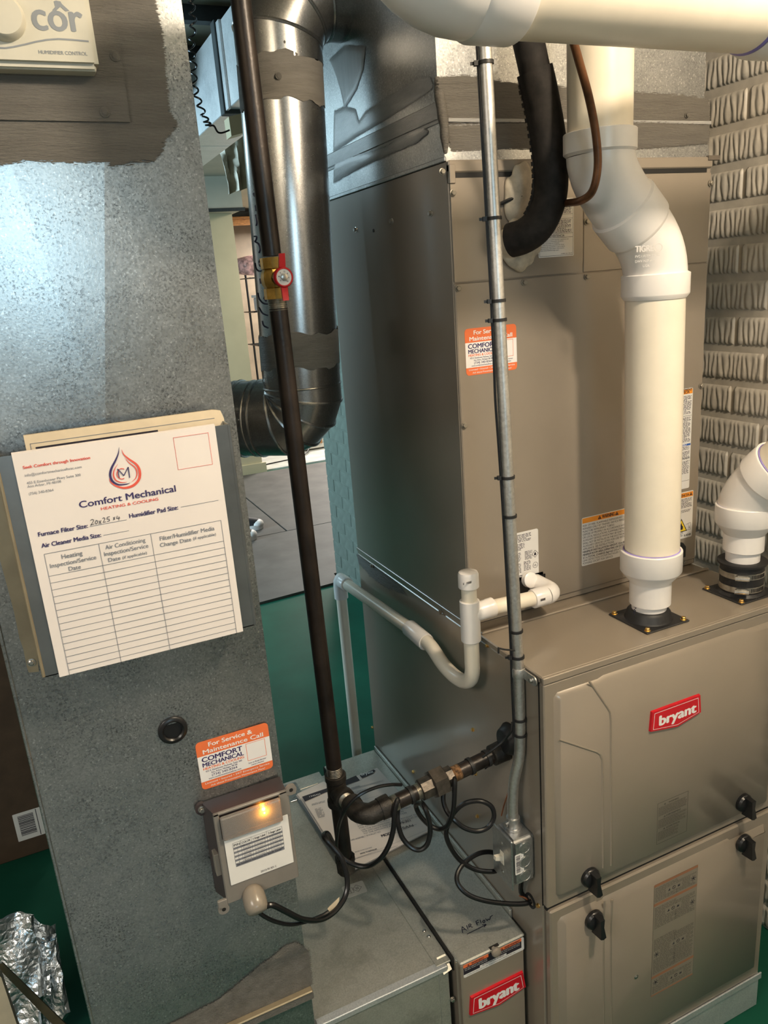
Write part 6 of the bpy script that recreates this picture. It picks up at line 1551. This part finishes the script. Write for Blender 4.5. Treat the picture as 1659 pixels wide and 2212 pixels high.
# ================================================================ coiled control cable wound round the gas branch
Zm = lambda x, y: (620 + x/2.676, 1580 + y/2.676)
raw = [((760-400)/1.0, 0, 0)]
cab = []
def cpx(x, y, yy, z=None): cab.append(W(1, yy, *Zm(x, y)))
def z2(x, y, yy): cab.append(W(1, yy, 400 + x/4.425, 1520 + y/4.425))
z2(735, 1950, 0.004); z2(830, 1925, 0.000); z2(960, 1985, 0.004); z2(1120, 2060, 0.012); z2(1290, 2065, 0.025); z2(1430, 1985, 0.035); z2(1530, 1840, 0.045); z2(1550, 1680, 0.055); z2(1500, 1490, 0.065); z2(1420, 1380, 0.075); z2(1340, 1290, 0.085)
for x, y, yy in ((214, 598, 0.10), (235, 592, 0.125), (262, 640, 0.15), (310, 720, 0.145), (390, 770, 0.13), (470, 778, 0.115), (540, 735, 0.098), (590, 655, 0.09), (615, 560, 0.088), (622, 460, 0.087), (640, 395, 0.093),
                 (640, 440, 0.122), (640, 520, 0.118), (665, 610, 0.11), (715, 668, 0.10), (765, 685, 0.092), (808, 655, 0.088), (826, 590, 0.087), (822, 520, 0.088), (800, 450, 0.092), (778, 415, 0.108), (745, 425, 0.128),
                 (765, 480, 0.128), (815, 535, 0.122), (870, 563, 0.112), (915, 555, 0.100), (945, 510, 0.09), (962, 440, 0.086), (968, 340, 0.088), (968, 275, 0.094), (950, 262, 0.117), (915, 310, 0.130), (902, 390, 0.125), (920, 455, 0.115),
                 (960, 505, 0.10), (1020, 555, 0.09), (1095, 576, 0.082), (1160, 555, 0.078), (1195, 500, 0.078), (1185, 440, 0.082), (1140, 408, 0.088), (1085, 402, 0.096), (1020, 420, 0.105), (965, 470, 0.112), (930, 540, 0.116), (920, 600, 0.116), (945, 670, 0.112), (1000, 745, 0.106), (1080, 795, 0.098), (1160, 810, 0.092), (1215, 800, 0.092),
                 (1225, 740, 0.105), (1190, 700, 0.112), (1110, 705, 0.112), (1030, 755, 0.105), (985, 820, 0.096), (990, 885, 0.085), (1050, 945, 0.072), (1150, 980, 0.062), (1280, 996, 0.052), (1370, 995, 0.046), (1412, 985, 0.045)):
    cpx(x, y, yy)
cab[-1] = W(0, 0.0, 1147, 1947)
cab[-2] = W(0, -0.016, 1132, 1952)
b = MB(); b.tube(smoothpath(cab, 6), 0.0043, 10)
single('control_cable', b, 'cable_black', 'long black control cable looping round the gas branch pipe', 'cable', cab[0])
# bared end at the gland: coloured conductors and a paper strip
c0_ = V(cab[0]); g = W(1, -0.002, 400 + 690/4.425, 1520 + 1985/4.425)
b = MB(); b.tube(smoothpath([g + V((0, 0.004, 0.003)), (g + c0_)/2 + V((0.0, -0.002, -0.003)), c0_ + V((0.004, 0, -0.001))], 4), 0.0016, 6); single('lead_wire', b, 'teal_wire', 'short teal conductor between the grey gland and black cable', 'wire', g)
b = MB(); b.tube(smoothpath([g + V((0.001, 0.003, 0.006)), (g + c0_)/2 + V((0.001, -0.003, 0.001)), c0_ + V((0.004, 0, 0.001))], 4), 0.0016, 6); single('lead_wire', b, 'ivory', 'short white conductor between the grey gland and black cable', 'wire', g + V((0, 0, 0.004)))
lo = [W(1, yy, 400 + x/4.425, 1520 + y/4.425) for x, y, yy in ((690, 1985, 0.003), (760, 2035, 0.002), (870, 2085, 0.005), (1010, 2110, 0.010), (1150, 2085, 0.016), (1300, 2030, 0.026), (1370, 1990, 0.03))]
b = MB(); b.tube(smoothpath(lo, 5), 0.0030, 8); single('black_lead', b, 'cable_black', 'thinner black lead under the control cable at the grey gland', 'wire', lo[0])
q = [W(1, 0.036, 400 + x/4.425, 1520 + y/4.425) for x, y in ((1365, 1975), (1440, 1900), (1490, 1830), (1500, 1760), (1468, 1860), (1385, 1935))]
b = MB(); b.prism([W(1, 0.040, 400 + x/4.425, 1520 + y/4.425) for x, y in ((1362, 1960), (1475, 1850), (1470, 1890), (1430, 1960), (1370, 1990))], (0, 1, 0), 0.0008)
single('cable_tag', b, 'manila', 'cream paper tag strip lying along the control cable', 'tag', q[0])
b = MB(); th = [W(1, yy, *Zm(x, y)) for x, y, yy in ((660, 308, 0.085), (600, 308, 0.075), (520, 322, 0.072), (430, 360, 0.072), (370, 410, 0.075), (325, 475, 0.085), (298, 550, 0.10), (286, 640, 0.11), (290, 700, 0.115), (300, 740, 0.115))]
b.tube(smoothpath(th, 5), 0.0028, 8); single('sensor_wire', b, 'cable_black', 'thin black wire arching from the pipe union over the elbow', 'wire', th[-1])
b = MB(); th = [W(1, 0.085, *Zm(1130, 150)), W(1, 0.075, *Zm(1190, 105)), W(1, 0.07, *Zm(1250, 55)), W(1, 0.06, *Zm(1295, 0)), W(1, 0.062, 1107, 1560)]
b.tube(smoothpath(th, 5), 0.0022, 8); single('sensor_wire', b, 'cable_black', 'short black wire hugging the gas pipe beside the conduit', 'wire', th[0])

# ================================================================ condensate drain
dr = thing('condensate_drain', 'white plastic condensate drain with tee, cap and trap at the coil', 'pipe', (-0.035, 0.5, 0.36))
r34 = 0.01335; rf = 0.0172; TX, TY_ = -0.0345, 0.160
tz0, tz1 = W(1, TY_, 1016, 1384).z, W(1, TY_, 1008, 1298).z; tzm = W(1, TY_, 1015, 1326).z
b = MB(); b.lathe((TX, TY_, tz0), (0, 0, 1), [(0, rf*0.95), (0.001, rf), (tz1 - tz0 - 0.001, rf), (tz1 - tz0, rf*0.92)], 24)
b.lathe((TX, TY_, tzm), (1, 0, 0.03), [(0.005, rf*0.95), (0.035, rf*0.97), (0.036, rf), (0.046, rf), (0.047, rf*0.9)], 24); b.done('tee', 'pvc_fitting', dr, dr)
zc1 = W(1, TY_, 1006, 1234).z
MB().tube([(TX, TY_, tz1 - 0.005), (TX, TY_, zc1 - 0.01)], r34, 20).done('standpipe', 'pvc', dr, dr)
zcb = W(1, TY_, 1006, 1270).z; b = MB(); b.lathe((TX, TY_, zcb), (0, 0, 1), [(0, 0.0168), (0.001, 0.0178), (zc1 - zcb - 0.006, 0.0176), (zc1 - zcb - 0.002, 0.0160), (zc1 - zcb, 0.0115), (zc1 - zcb + 0.0005, 0)], 28); b.done('cap', 'pvc_fitting', dr, dr)
ce = V((W(1, TY_, 1168, 1290).x + 0.004, TY_, W(1, TY_, 1172, 1288).z))
MB().tube([(TX + 0.036, TY_, tzm + 0.001), ce], r34, 20).done('outlet_pipe', 'pvc', dr, dr)
b = MB(); b.lathe(ce - V((0.022, 0, 0.0)), (1, 0, 0.02), [(0, rf*0.96), (0.001, rf), (0.030, rf)], 24, True)
b.tube([ce + V((0.008, 0, 0))] + [ce + V((0.008, 0.018, 0)) + V((0.018*math.sin(t), -0.018*math.cos(t), 0)) for t in [math.radians(15*k) for k in range(1, 7)]] + [V((ce.x + 0.026, CF - 0.004, ce.z))], rf, 22); b.done('elbow', 'pvc_fitting', dr, dr)
b = MB(); b.lathe((ce.x + 0.006, CF - 0.008, ce.z + 0.012), (0, -1, 0.3), [(0, 0.0135), (0.012, 0.0145), (0.014, 0.011)], 18); b.done('port_adapter', 'pvc_fitting', dr, dr)
zb_ = W(1, TY_, 1018, 1466).z
trp = [V((TX, y, z)) for y, z in ((TY_, tz0 + 0.004), (TY_, 0.935), (TY_ + 0.001, 0.912), (TY_ + 0.011, 0.892), (0.194, 0.8785), (0.221, 0.8735), (0.249, 0.8745), (0.274, 0.8795), (0.295, 0.888), (0.315, 0.8955), (0.345, 0.8995), (0.385, 0.8985))]
MB().tube(smoothpath(trp, 5), r34, 20).done('trap_bend', 'pvc', dr, dr)
ca, cb_ = W(0, TX, 921, 1388), W(0, TX, 884, 1356); dcc = (cb_ - ca).normalized()
MB().lathe(ca, dcc, [(0, rf*0.95), (0.002, rf), ((cb_ - ca).length - 0.002, rf), ((cb_ - ca).length, rf*0.95)], 24).done('coupling', 'pvc_fitting', dr, dr)
ed = W(0, TX, 739, 1255)
MB().tube([cb_ - dcc*0.01, ed], r34, 20).done('run_pipe', 'pvc', dr, dr)
b = MB(); dh = (ed - cb_).normalized(); 
b.lathe(ed - dh*0.035, dh, [(0, rf*0.95), (0.002, rf), (0.034, rf)], 24)
b.tube([ed - dh*0.004, ed + dh*0.008, ed + dh*0.014 + V((0, 0, -0.006)), ed + dh*0.017 + V((0, 0, -0.018)), ed + dh*0.017 + V((0, 0, -0.050))], rf, 24); b.done('elbow', 'pvc_fitting', dr, dr)
vx0 = ed + dh*0.017; MB().tube([vx0 + V((0, 0, -0.04)), V((vx0.x + 0.004, vx0.y + 0.004, 0.0))], r34, 20).done('drop_pipe', 'pvc', dr, dr)
s = Sheet((0, TY_ - rf - 0.0004, 0), (1, 0, 0), (0, 0, 1)); rnd = random.Random(2)
def code(p, q, h, n):
    a, c = s.at(p), s.at(q)
    for k in range(n):
        if rnd.random() < 0.62: x = a[0] + (c[0]-a[0])*k/n; s.rect('print_dark', x, a[1], x + (c[0]-a[0])/n*0.6, a[1] + h, 1)
code((997, 1265), (1019, 1264), 0.004, 14); code((1164, 1300), (1180, 1296), 0.0045, 12); s.build(dr, dr)

# ================================================================ furnace vent
vp = thing('vent_pipe', 'white plastic vent pipe rising off the furnace top through two elbows', 'pipe', (0.285, 0.075, H))
VY = 0.076; R3, RF3, R2 = 0.0462, 0.0525, 0.0302
va_ = V((0.2855, VY, H + 0.012)); vb = V((0.2890, VY, 1.12)); vt = V((0.2812, VY, 1.535))
MB().tube([va_, V((0.2865, VY, H + 0.045))], R2, 32).done('pipe_stub', 'pvc_fitting', vp, vp)
z1 = W(1, VY - 0.03, 1405, 1272).z; z2_ = W(1, VY - R3, 1404, 1262).z; zt3 = W(1, VY - RF3, 1404, 1218).z; zlo = W(1, VY - R2, 1402, 1322).z
b = MB(); X3 = 0.2875
b.lathe((X3, VY, zlo), (0, 0, 1), [(0, 0.0345), (0.001, 0.0358), (z1 - zlo - 0.002, 0.0358), (z1 - zlo, 0.036), (z2_ - zlo, RF3*0.96), (z2_ - zlo + 0.003, RF3), (zt3 - zlo - 0.001, RF3), (zt3 - zlo, RF3*0.985), (zt3 - zlo, R3), (zt3 - zlo - 0.01, R3)], 40); b.done('reducer', 'pvc_fitting', vp, vp)
MB().lathe((0.2880, VY, zt3 - 0.002), (0, 0, 1), [(0, R3), (0.0022, R3 + 0.0022), (0.0035, R3 + 0.0005)], 40, False).done('primer_line', 'purple_primer', vp, vp)
MB().tube([vb - V((0, 0, vb.z - zt3 + 0.008)), vt], R3, 40).done('main_pipe', 'pvc', vp, vp)
e1 = V((0.2800, VY, 1.595)); e2 = V((0.1705, VY, 1.7045)); top = V((0.1690, VY, 1.98))
dv = (e2 - e1).normalized()
def hub(p, d, L, mat='pvc_fitting'):
    return MB().lathe(p, d, [(-0.006, R3*1.03), (0, RF3*0.99), (0.002, RF3), (L - 0.003, RF3), (L, R3*1.02)], 40, False).done('hub', mat, vp, vp)
zh0, zh1 = W(1, VY - RF3, 1414, 642).z, W(1, VY - RF3, 1416, 590).z
def bend(p, q, r_, c, n=8):
    """smooth path through a corner c between p and q"""
    return [(p*(1-t)**2 + c*2*t*(1-t) + q*t*t) for t in [k/n for k in range(n+1)]]
low = bend(V((0.2808, VY, zh1 - 0.01)), e1 + dv*0.055, 0, e1 + V((0, 0, 0.004)))
MB().tube(low, R3*1.05, 40).done('elbow', 'pvc_fitting', vp, vp); hub(V((0.2812, VY, zh0)), V((0, 0, 1)), zh1 - zh0)
hub(e1 + dv*0.052, dv, 0.046)
zu0, zu1 = W(1, VY - RF3, 1300, 322).z, W(1, VY - RF3, 1300, 268).z
upb = bend(e2 - dv*0.066, V((0.1700, VY, zu0 + 0.004)), 0, e2)
MB().tube(upb, R3*1.05, 40).done('elbow', 'pvc_fitting', vp, vp)
b = MB(); b.lathe((0.1698, VY, zu0), (0, 0, 1), [(0, R3*1.03), (0.004, RF3), (zu1 - zu0 - 0.001, RF3), (zu1 - zu0, RF3*0.985), (zu1 - zu0, R3)], 40, False); b.done('hub', 'pvc_fitting', vp, vp)
MB().tube([V((0.1698, VY, zu0 + 0.02)), top], R3, 40).done('upper_pipe', 'pvc', vp, vp)
s = Sheet((0.28, VY - 0.055, 1.6), (0.94, 0.34, 0), (0, 0, 1), (880, 0, 2.1297))
# moulded lettering lies flat; a darker tone paints its relief shade
sl = Sheet((0.2770, VY - R3*1.05 - 0.0006, 0), (1, 0, 0), (0, 0, 1), (880, 0, 2.1297))
P0 = W(1, VY - 0.040, 1372, 545); sl = Sheet(V((P0.x, P0.y - 0.0005, P0.z)), V((0.80, -0.60, 0)), (0, 0, 1), (880, 0, 2.1297))
sl.put('TIGRE', 0, 0, 0.0085, 0.025, 'moulded', 0.03, 1); sl.put('PVC-I ASTM D2665', 0.0, -0.008, 0.0035, 0.034, 'moulded', 0.01, 1); sl.put('DWV NSF-dwv', 0.0, -0.015, 0.0035, 0.028, 'moulded', 0.01, 1); sl.put('USA', 0.011, -0.022, 0.0035, None, 'moulded', 0.01, 1)
n = 16
for k in range(n): sl.line('moulded', (0.032 + 0.0055*math.cos(2*PI*k/n), 0.004 + 0.0055*math.sin(2*PI*k/n)), (0.032 + 0.0055*math.cos(2*PI*(k+1)/n), 0.004 + 0.0055*math.sin(2*PI*(k+1)/n)), 0.0012, 1, True)
sl.build(vp, vp, 'moulded_lettering')
def flange(parent, root, cx, cy, rr, rot=0.0):
    b = MB(); b.box(cx - 0.049, cx + 0.049, cy - 0.050, cy + 0.050, H, H + 0.0032, 0.003); b.lathe((cx, cy, H + 0.002), (0, 0, 1), [(0, rr + 0.013), (0.004, rr + 0.0095), (0.014, rr + 0.0075), (0.018, rr + 0.004), (0.0185, rr)], 36)
    b.done('flange', 'black_rubber', parent, root)
    for sx in (-1, 1):
        for sy in (-1, 1): screw((cx + sx*0.041, cy + sy*0.042, H + 0.0032), (0, 0, 1), parent, root, 0.0042, 'gold_zinc')
flange(vp, vp, 0.2845, 0.0755, R2)
s = Sheet((0.2755, VY - R2 - 0.0008, 0), (1, 0, 0), (0, 0, 1), (1100, 1300, 2.968))
s.stroke('marker', [(798, 34), (815, 40), (798, 50), (812, 58), (796, 66), (806, 74), (800, 84)], 0.0012, 1); s.build(vp, vp, 'handwriting')

# ================================================================ intake
ip = thing('intake_pipe', 'white plastic intake pipe clamped in black rubber at the brick wall', 'pipe', (0.510, 0.07, H))
IX, IY = 0.5065, 0.0705
zz0 = lambda y: W(1, IY - 0.035, 1602, y).z
zR = zz0(1232)
b = MB(); b.box(IX - 0.05, IX + 0.05, IY - 0.047, IY + 0.047, H, H + 0.0032, 0.003); b.lathe((IX, IY, H + 0.002), (0, 0, 1), [(0, 0.044), (0.006, 0.0385), (zR - H - 0.006, 0.0385), (zR - H - 0.005, 0.0440), (zR - H - 0.001, 0.0442), (zR - H, 0.0425), (zR - H, R2)], 36); b.done('rubber_coupling', 'black_rubber', ip, ip)
for sx, sy in ((-1, 1), (-1, -1), (1, -1), (1, 1)): screw((IX + sx*0.043, IY + sy*0.040, H + 0.0032), (0, 0, 1), ip, ip, 0.0042, 'gold_zinc')
for zc_ in (zz0(1282) , zz0(1254)):
    b = MB(); b.lathe((IX, IY, zc_ - 0.0055), (0, 0, 1), [(0, 0.0388), (0, 0.0400), (0.011, 0.0400), (0.011, 0.0388)], 36, False)
    cl_ = b.done('hose_clamp', 'zinc', ip, ip)
    a = V((-0.72, -0.69, 0)).normalized(); t_ = V((0.69, -0.72, 0))
    b = MB(); b.obox(V((IX, IY, zc_)) + a*0.0425, t_, (0, 0, 1), a, 0.018, 0.011, 0.005); b.tube([V((IX, IY, zc_)) + a*0.0465 - t_*0.013, V((IX, IY, zc_)) + a*0.0465 + t_*0.011], 0.0042, 10); b.done('clamp_screw', 'zinc', cl_, ip)
    b = MB()
    for k in range(11):
        an = math.atan2(-0.69, -0.72) + 0.42 + 0.075*k; b.obox((IX + 0.0402*math.cos(an), IY + 0.0402*math.sin(an), zc_), (-math.sin(an), math.cos(an), 0), (0, 0, 1), (math.cos(an), math.sin(an), 0), 0.0012, 0.007, 0.0006)
    o = b.done('band_slots', 'shadow_line', cl_, ip); o['kind'] = 'stuff'
zi = [zz0(y) for y in (1240, 1212, 1168, 1150)]
MB().tube([(IX, IY, zR - 0.01), (IX, IY, zz0(1195))], R2, 30).done('pipe_stub', 'pvc_fitting', ip, ip)
zA, zB_, zC_, zD = zz0(1208), zz0(1172), W(1, IY - RF3, 1602, 1160).z, W(1, IY - RF3, 1602, 1118).z
b = MB(); b.lathe((IX, IY, zA), (0, 0, 1), [(0, 0.0345), (0.001, 0.0358), (zB_ - zA, 0.0358), (zC_ - zA, RF3*0.96), (zC_ - zA + 0.003, RF3), (zD - zA - 0.001, RF3), (zD - zA, RF3*0.985), (zD - zA, R3)], 40); b.done('reducer', 'pvc_fitting', ip, ip)
MB().lathe((IX, IY, zD - 0.002), (0, 0, 1), [(0, R3), (0.0022, R3 + 0.0022), (0.0035, R3 + 0.0005)], 40, False).done('primer_line', 'purple_primer', ip, ip)
i0 = V((IX, IY, zD - 0.01)); i1 = V((IX, IY, 1.155)); idr = V((0.10, -0.66, 0.72)).normalized(); i2 = i1 + idr*0.055
MB().tube(bend(i0, i2, 0, i1), R3*1.05, 40).done('elbow', 'pvc_fitting', ip, ip)
b = MB(); b.lathe(i2 - idr*0.006, idr, [(0, R3), (0.002, RF3), (0.040, RF3), (0.042, RF3*0.985), (0.042, R3 + 0.0015)], 40, False); hb_ = b.done('hub', 'pvc_fitting', ip, ip)
MB().lathe(i2 + idr*0.0345, idr, [(0, R3), (0.003, R3 + 0.002), (0.0045, R3 + 0.0005)], 40, False).done('primer_line', 'purple_primer', ip, ip)
MB().tube([i2 + idr*0.02, i2 + idr*0.32], R3, 40).done('riser_pipe', 'pvc', ip, ip)
s = Sheet(W(1, IY - 0.075, 1605, 1000) + V((0, 0, 0)), V((0.72, -0.69, 0)), (0, 0, 1)); 

# ================================================================ large overhead pipe
op = thing('overhead_pipe', 'thick cream plastic pipe crossing overhead with an elbow at its end', 'pipe', (0.1, -0.18, 1.83))
OY, ORR, OF = -0.18, 0.0495, 0.0555
pa = W(1, OY, 1300, 97); oz = pa.z + ORR*1.02
def oz_at(x): return oz + (0.004 if False else 0.0) 
xj = W(1, OY - 0.03, 1148, 60).x
xr2 = W(1, OY, 1618, 130).x
MB().tube([(xj - 0.03, OY, oz), (0.66, OY, oz)], ORR, 48).done('main_pipe', 'pvc', op, op)
b = MB(); b.lathe((xj, OY, oz), (-1, 0, 0), [(0, ORR), (0, OF*0.99), (0.002, OF), (0.045, OF), (0.052, ORR*1.06)], 48, False); b.done('hub', 'pvc_fitting', op, op)
ec = V((xj - 0.052, OY, oz)); Rb = 0.075
MB().tube([ec + V((0.01, 0, 0)), ec] + [ec + V((-Rb*math.sin(t), 0, Rb - Rb*math.cos(t))) for t in [math.radians(11.25*k) for k in range(1, 9)]] + [ec + V((-Rb, 0, Rb + 0.04))], ORR*1.06, 48).done('elbow', 'pvc_fitting', op, op)
b = MB(); b.lathe((xr2, OY, oz), (1, 0, 0), [(0, ORR*1.04), (0.012, OF), (0.075, OF), (0.075, ORR)], 48, False); b.done('hub', 'pvc_fitting', op, op)
MB().lathe((xr2 - 0.004, OY, oz), (1, 0, 0), [(0, ORR), (0.0028, ORR + 0.0022), (0.005, ORR + 0.0006)], 48, False).done('primer_line', 'purple_primer', op, op)

# ================================================================ refrigerant lines
b = MB(); LY = 0.150; pt_ = [W(1, LY, 1142, 70), W(1, LY, 1150, 130), W(1, LY, 1166, 200), W(1, LY, 1184, 300), W(1, LY + 0.004, 1190, 390), W(1, LY + 0.008, 1182, 445), W(1, LY + 0.016, 1160, 488), W(1, LY + 0.03, 1132, 510), W(1, LY + 0.050, 1104, 519)]
pp2 = smoothpath(pt_, 6)
li = thing('suction_line', 'thick black foam sleeved refrigerant line bending into the coil cabinet', 'pipe', pt_[-1])
MB().tube(pp2[8:], 0.0268, 24).done('foam_sleeve', 'foam_black', li, li)
MB().tube([pp2[0] - V((0.004, 0, 0)), pp2[9]], 0.0228, 24).done('foam_sleeve', 'foam_black', li, li)
b = MB()
for k in range(10, 36, 1):
    p = pp2[k]; d = (pp2[k+1] - p).normalized(); sd = d.cross(V((0.7, 0.7, 0))).normalized(); sd = V((-0.93, 0.36, 0)) - d*d.dot(V((-0.93, 0.36, 0))); sd.normalize()
    b.obox(p + sd*0.0268, d, sd, d.cross(sd), 0.006, 0.003 + 0.002*(k % 2), 0.006)
b.done('sleeve_seam', 'foam_black', li, li)
lq = smoothpath([W(1, 0.000, 1236, 80), W(1, 0.004, 1250, 130), W(1, 0.010, 1272, 210), W(1, 0.014, 1287, 290), W(1, 0.016, 1291, 360), W(1, 0.024, 1280, 412), W(1, 0.05, 1256, 433), W(1, 0.12, 1230, 438), W(1, CF - 0.01, 1205, 441)], 6)
b = MB().tube(lq, 0.0056, 14)
single('liquid_line', b, 'copper_old', 'slim brown copper line curving down in front of the white vent pipe', 'pipe', lq[-1])

# ================================================================ left floor corner: carton, foil, strip
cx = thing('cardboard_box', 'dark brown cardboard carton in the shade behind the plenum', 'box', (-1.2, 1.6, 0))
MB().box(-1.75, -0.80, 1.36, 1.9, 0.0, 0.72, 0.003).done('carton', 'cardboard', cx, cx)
s = Sheet((0, 1.3595, 0), (1, 0, 0), (0, 0, 1), (0, 1350, 2.566))
cs = [s.at(p) for p in ((58, 1042), (250, 1015), (262, 1165), (105, 1190))]
a0, b0, b1 = (cs[0][0] + cs[3][0])/2, (cs[2][1] + cs[3][1])/2, (cs[0][1] + cs[1][1])/2; a1 = a0 + 0.16
o = plate(s, a0, b0, a1, b1, 0.002, 0.0004).done('shipping_label', 'paper_white', cx, cx); rnd = random.Random(3)
for (x0, x1) in ((0.012, 0.055), (0.078, 0.12)):
    z = b0 + 0.015
    while z < b1 - 0.012:
        w = rnd.choice((0.001, 0.002, 0.003)); s.rect('print_dark', a0 + x0, z, a0 + x1, z + w, 1); z += w + rnd.choice((0.001, 0.002))
s.rect('print_dark', a0 + 0.062, b0 + 0.002, a0 + 0.064, b1 - 0.002, 1); s.build(o, cx)
def crumple(pix, y, th, seed, nu=16, nv=20):
    rnd = random.Random(seed); b = MB(); g = []
    tl, tr_, br_, bl = [V((*p, 0)) for p in pix]
    for j in range(nv + 1):
        row = []
        for i in range(nu + 1):
            p = tl.lerp(tr_, i/nu).lerp(bl.lerp(br_, i/nu), j/nv); w = W(1, y - 0.12*j/nv, p.x, p.y)
            w += V((rnd.uniform(-0.001, 0.001), 0.010*math.sin(i*0.6 + seed)*math.cos(j*0.4) + rnd.uniform(-0.0016, 0.0016), rnd.uniform(-0.001, 0.001))); row.append(b.bm.verts.new(w))
        g.append(row)
    for j in range(nv):
        for i in range(nu): b.bm.faces.new((g[j][i], g[j][i+1], g[j+1][i+1], g[j+1][i]))
    solid(b, th); return b
fo = thing('foil_insulation', 'crumpled silver foil insulation standing on the green floor', 'insulation', W(1, 0.75, 80, 2200))
crumple(((-60, 1990), (72, 1970), (92, 2225), (-60, 2300)), 0.78, 0.012, 1).done('foil_sheet', 'foil', fo, fo, 60)
crumple(((70, 1985), (113, 2003), (110, 2150), (85, 2150)), 0.80, 0.01, 2, 8, 10).done('foil_fold', 'foil', fo, fo, 60)
crumple(((98, 2030), (122, 2022), (152, 2190), (88, 2300)), 0.765, 0.012, 3, 10, 16).done('foil_fold', 'foil', fo, fo, 60)
q = [W(1, 0.55, *p) for p in ((-10, 2085), (5, 2080), (160, 2230), (140, 2240))]
b = MB(); b.prism(q, (0, 1, 0), 0.004); single('tan_strap', b, 'tape_tan', 'flat tan strap slanting across the foil insulation', 'strap', q[3])
q = [W(1, 0.50, *p) for p in ((-30, 2080), (3, 2112), (52, 2260), (-30, 2260))]
b = MB(); b.prism(q, (0, 1, 0), 0.02); single('board_offcut', b, 'manila', 'pale cream board edge standing in front of the foil', 'board', q[3])
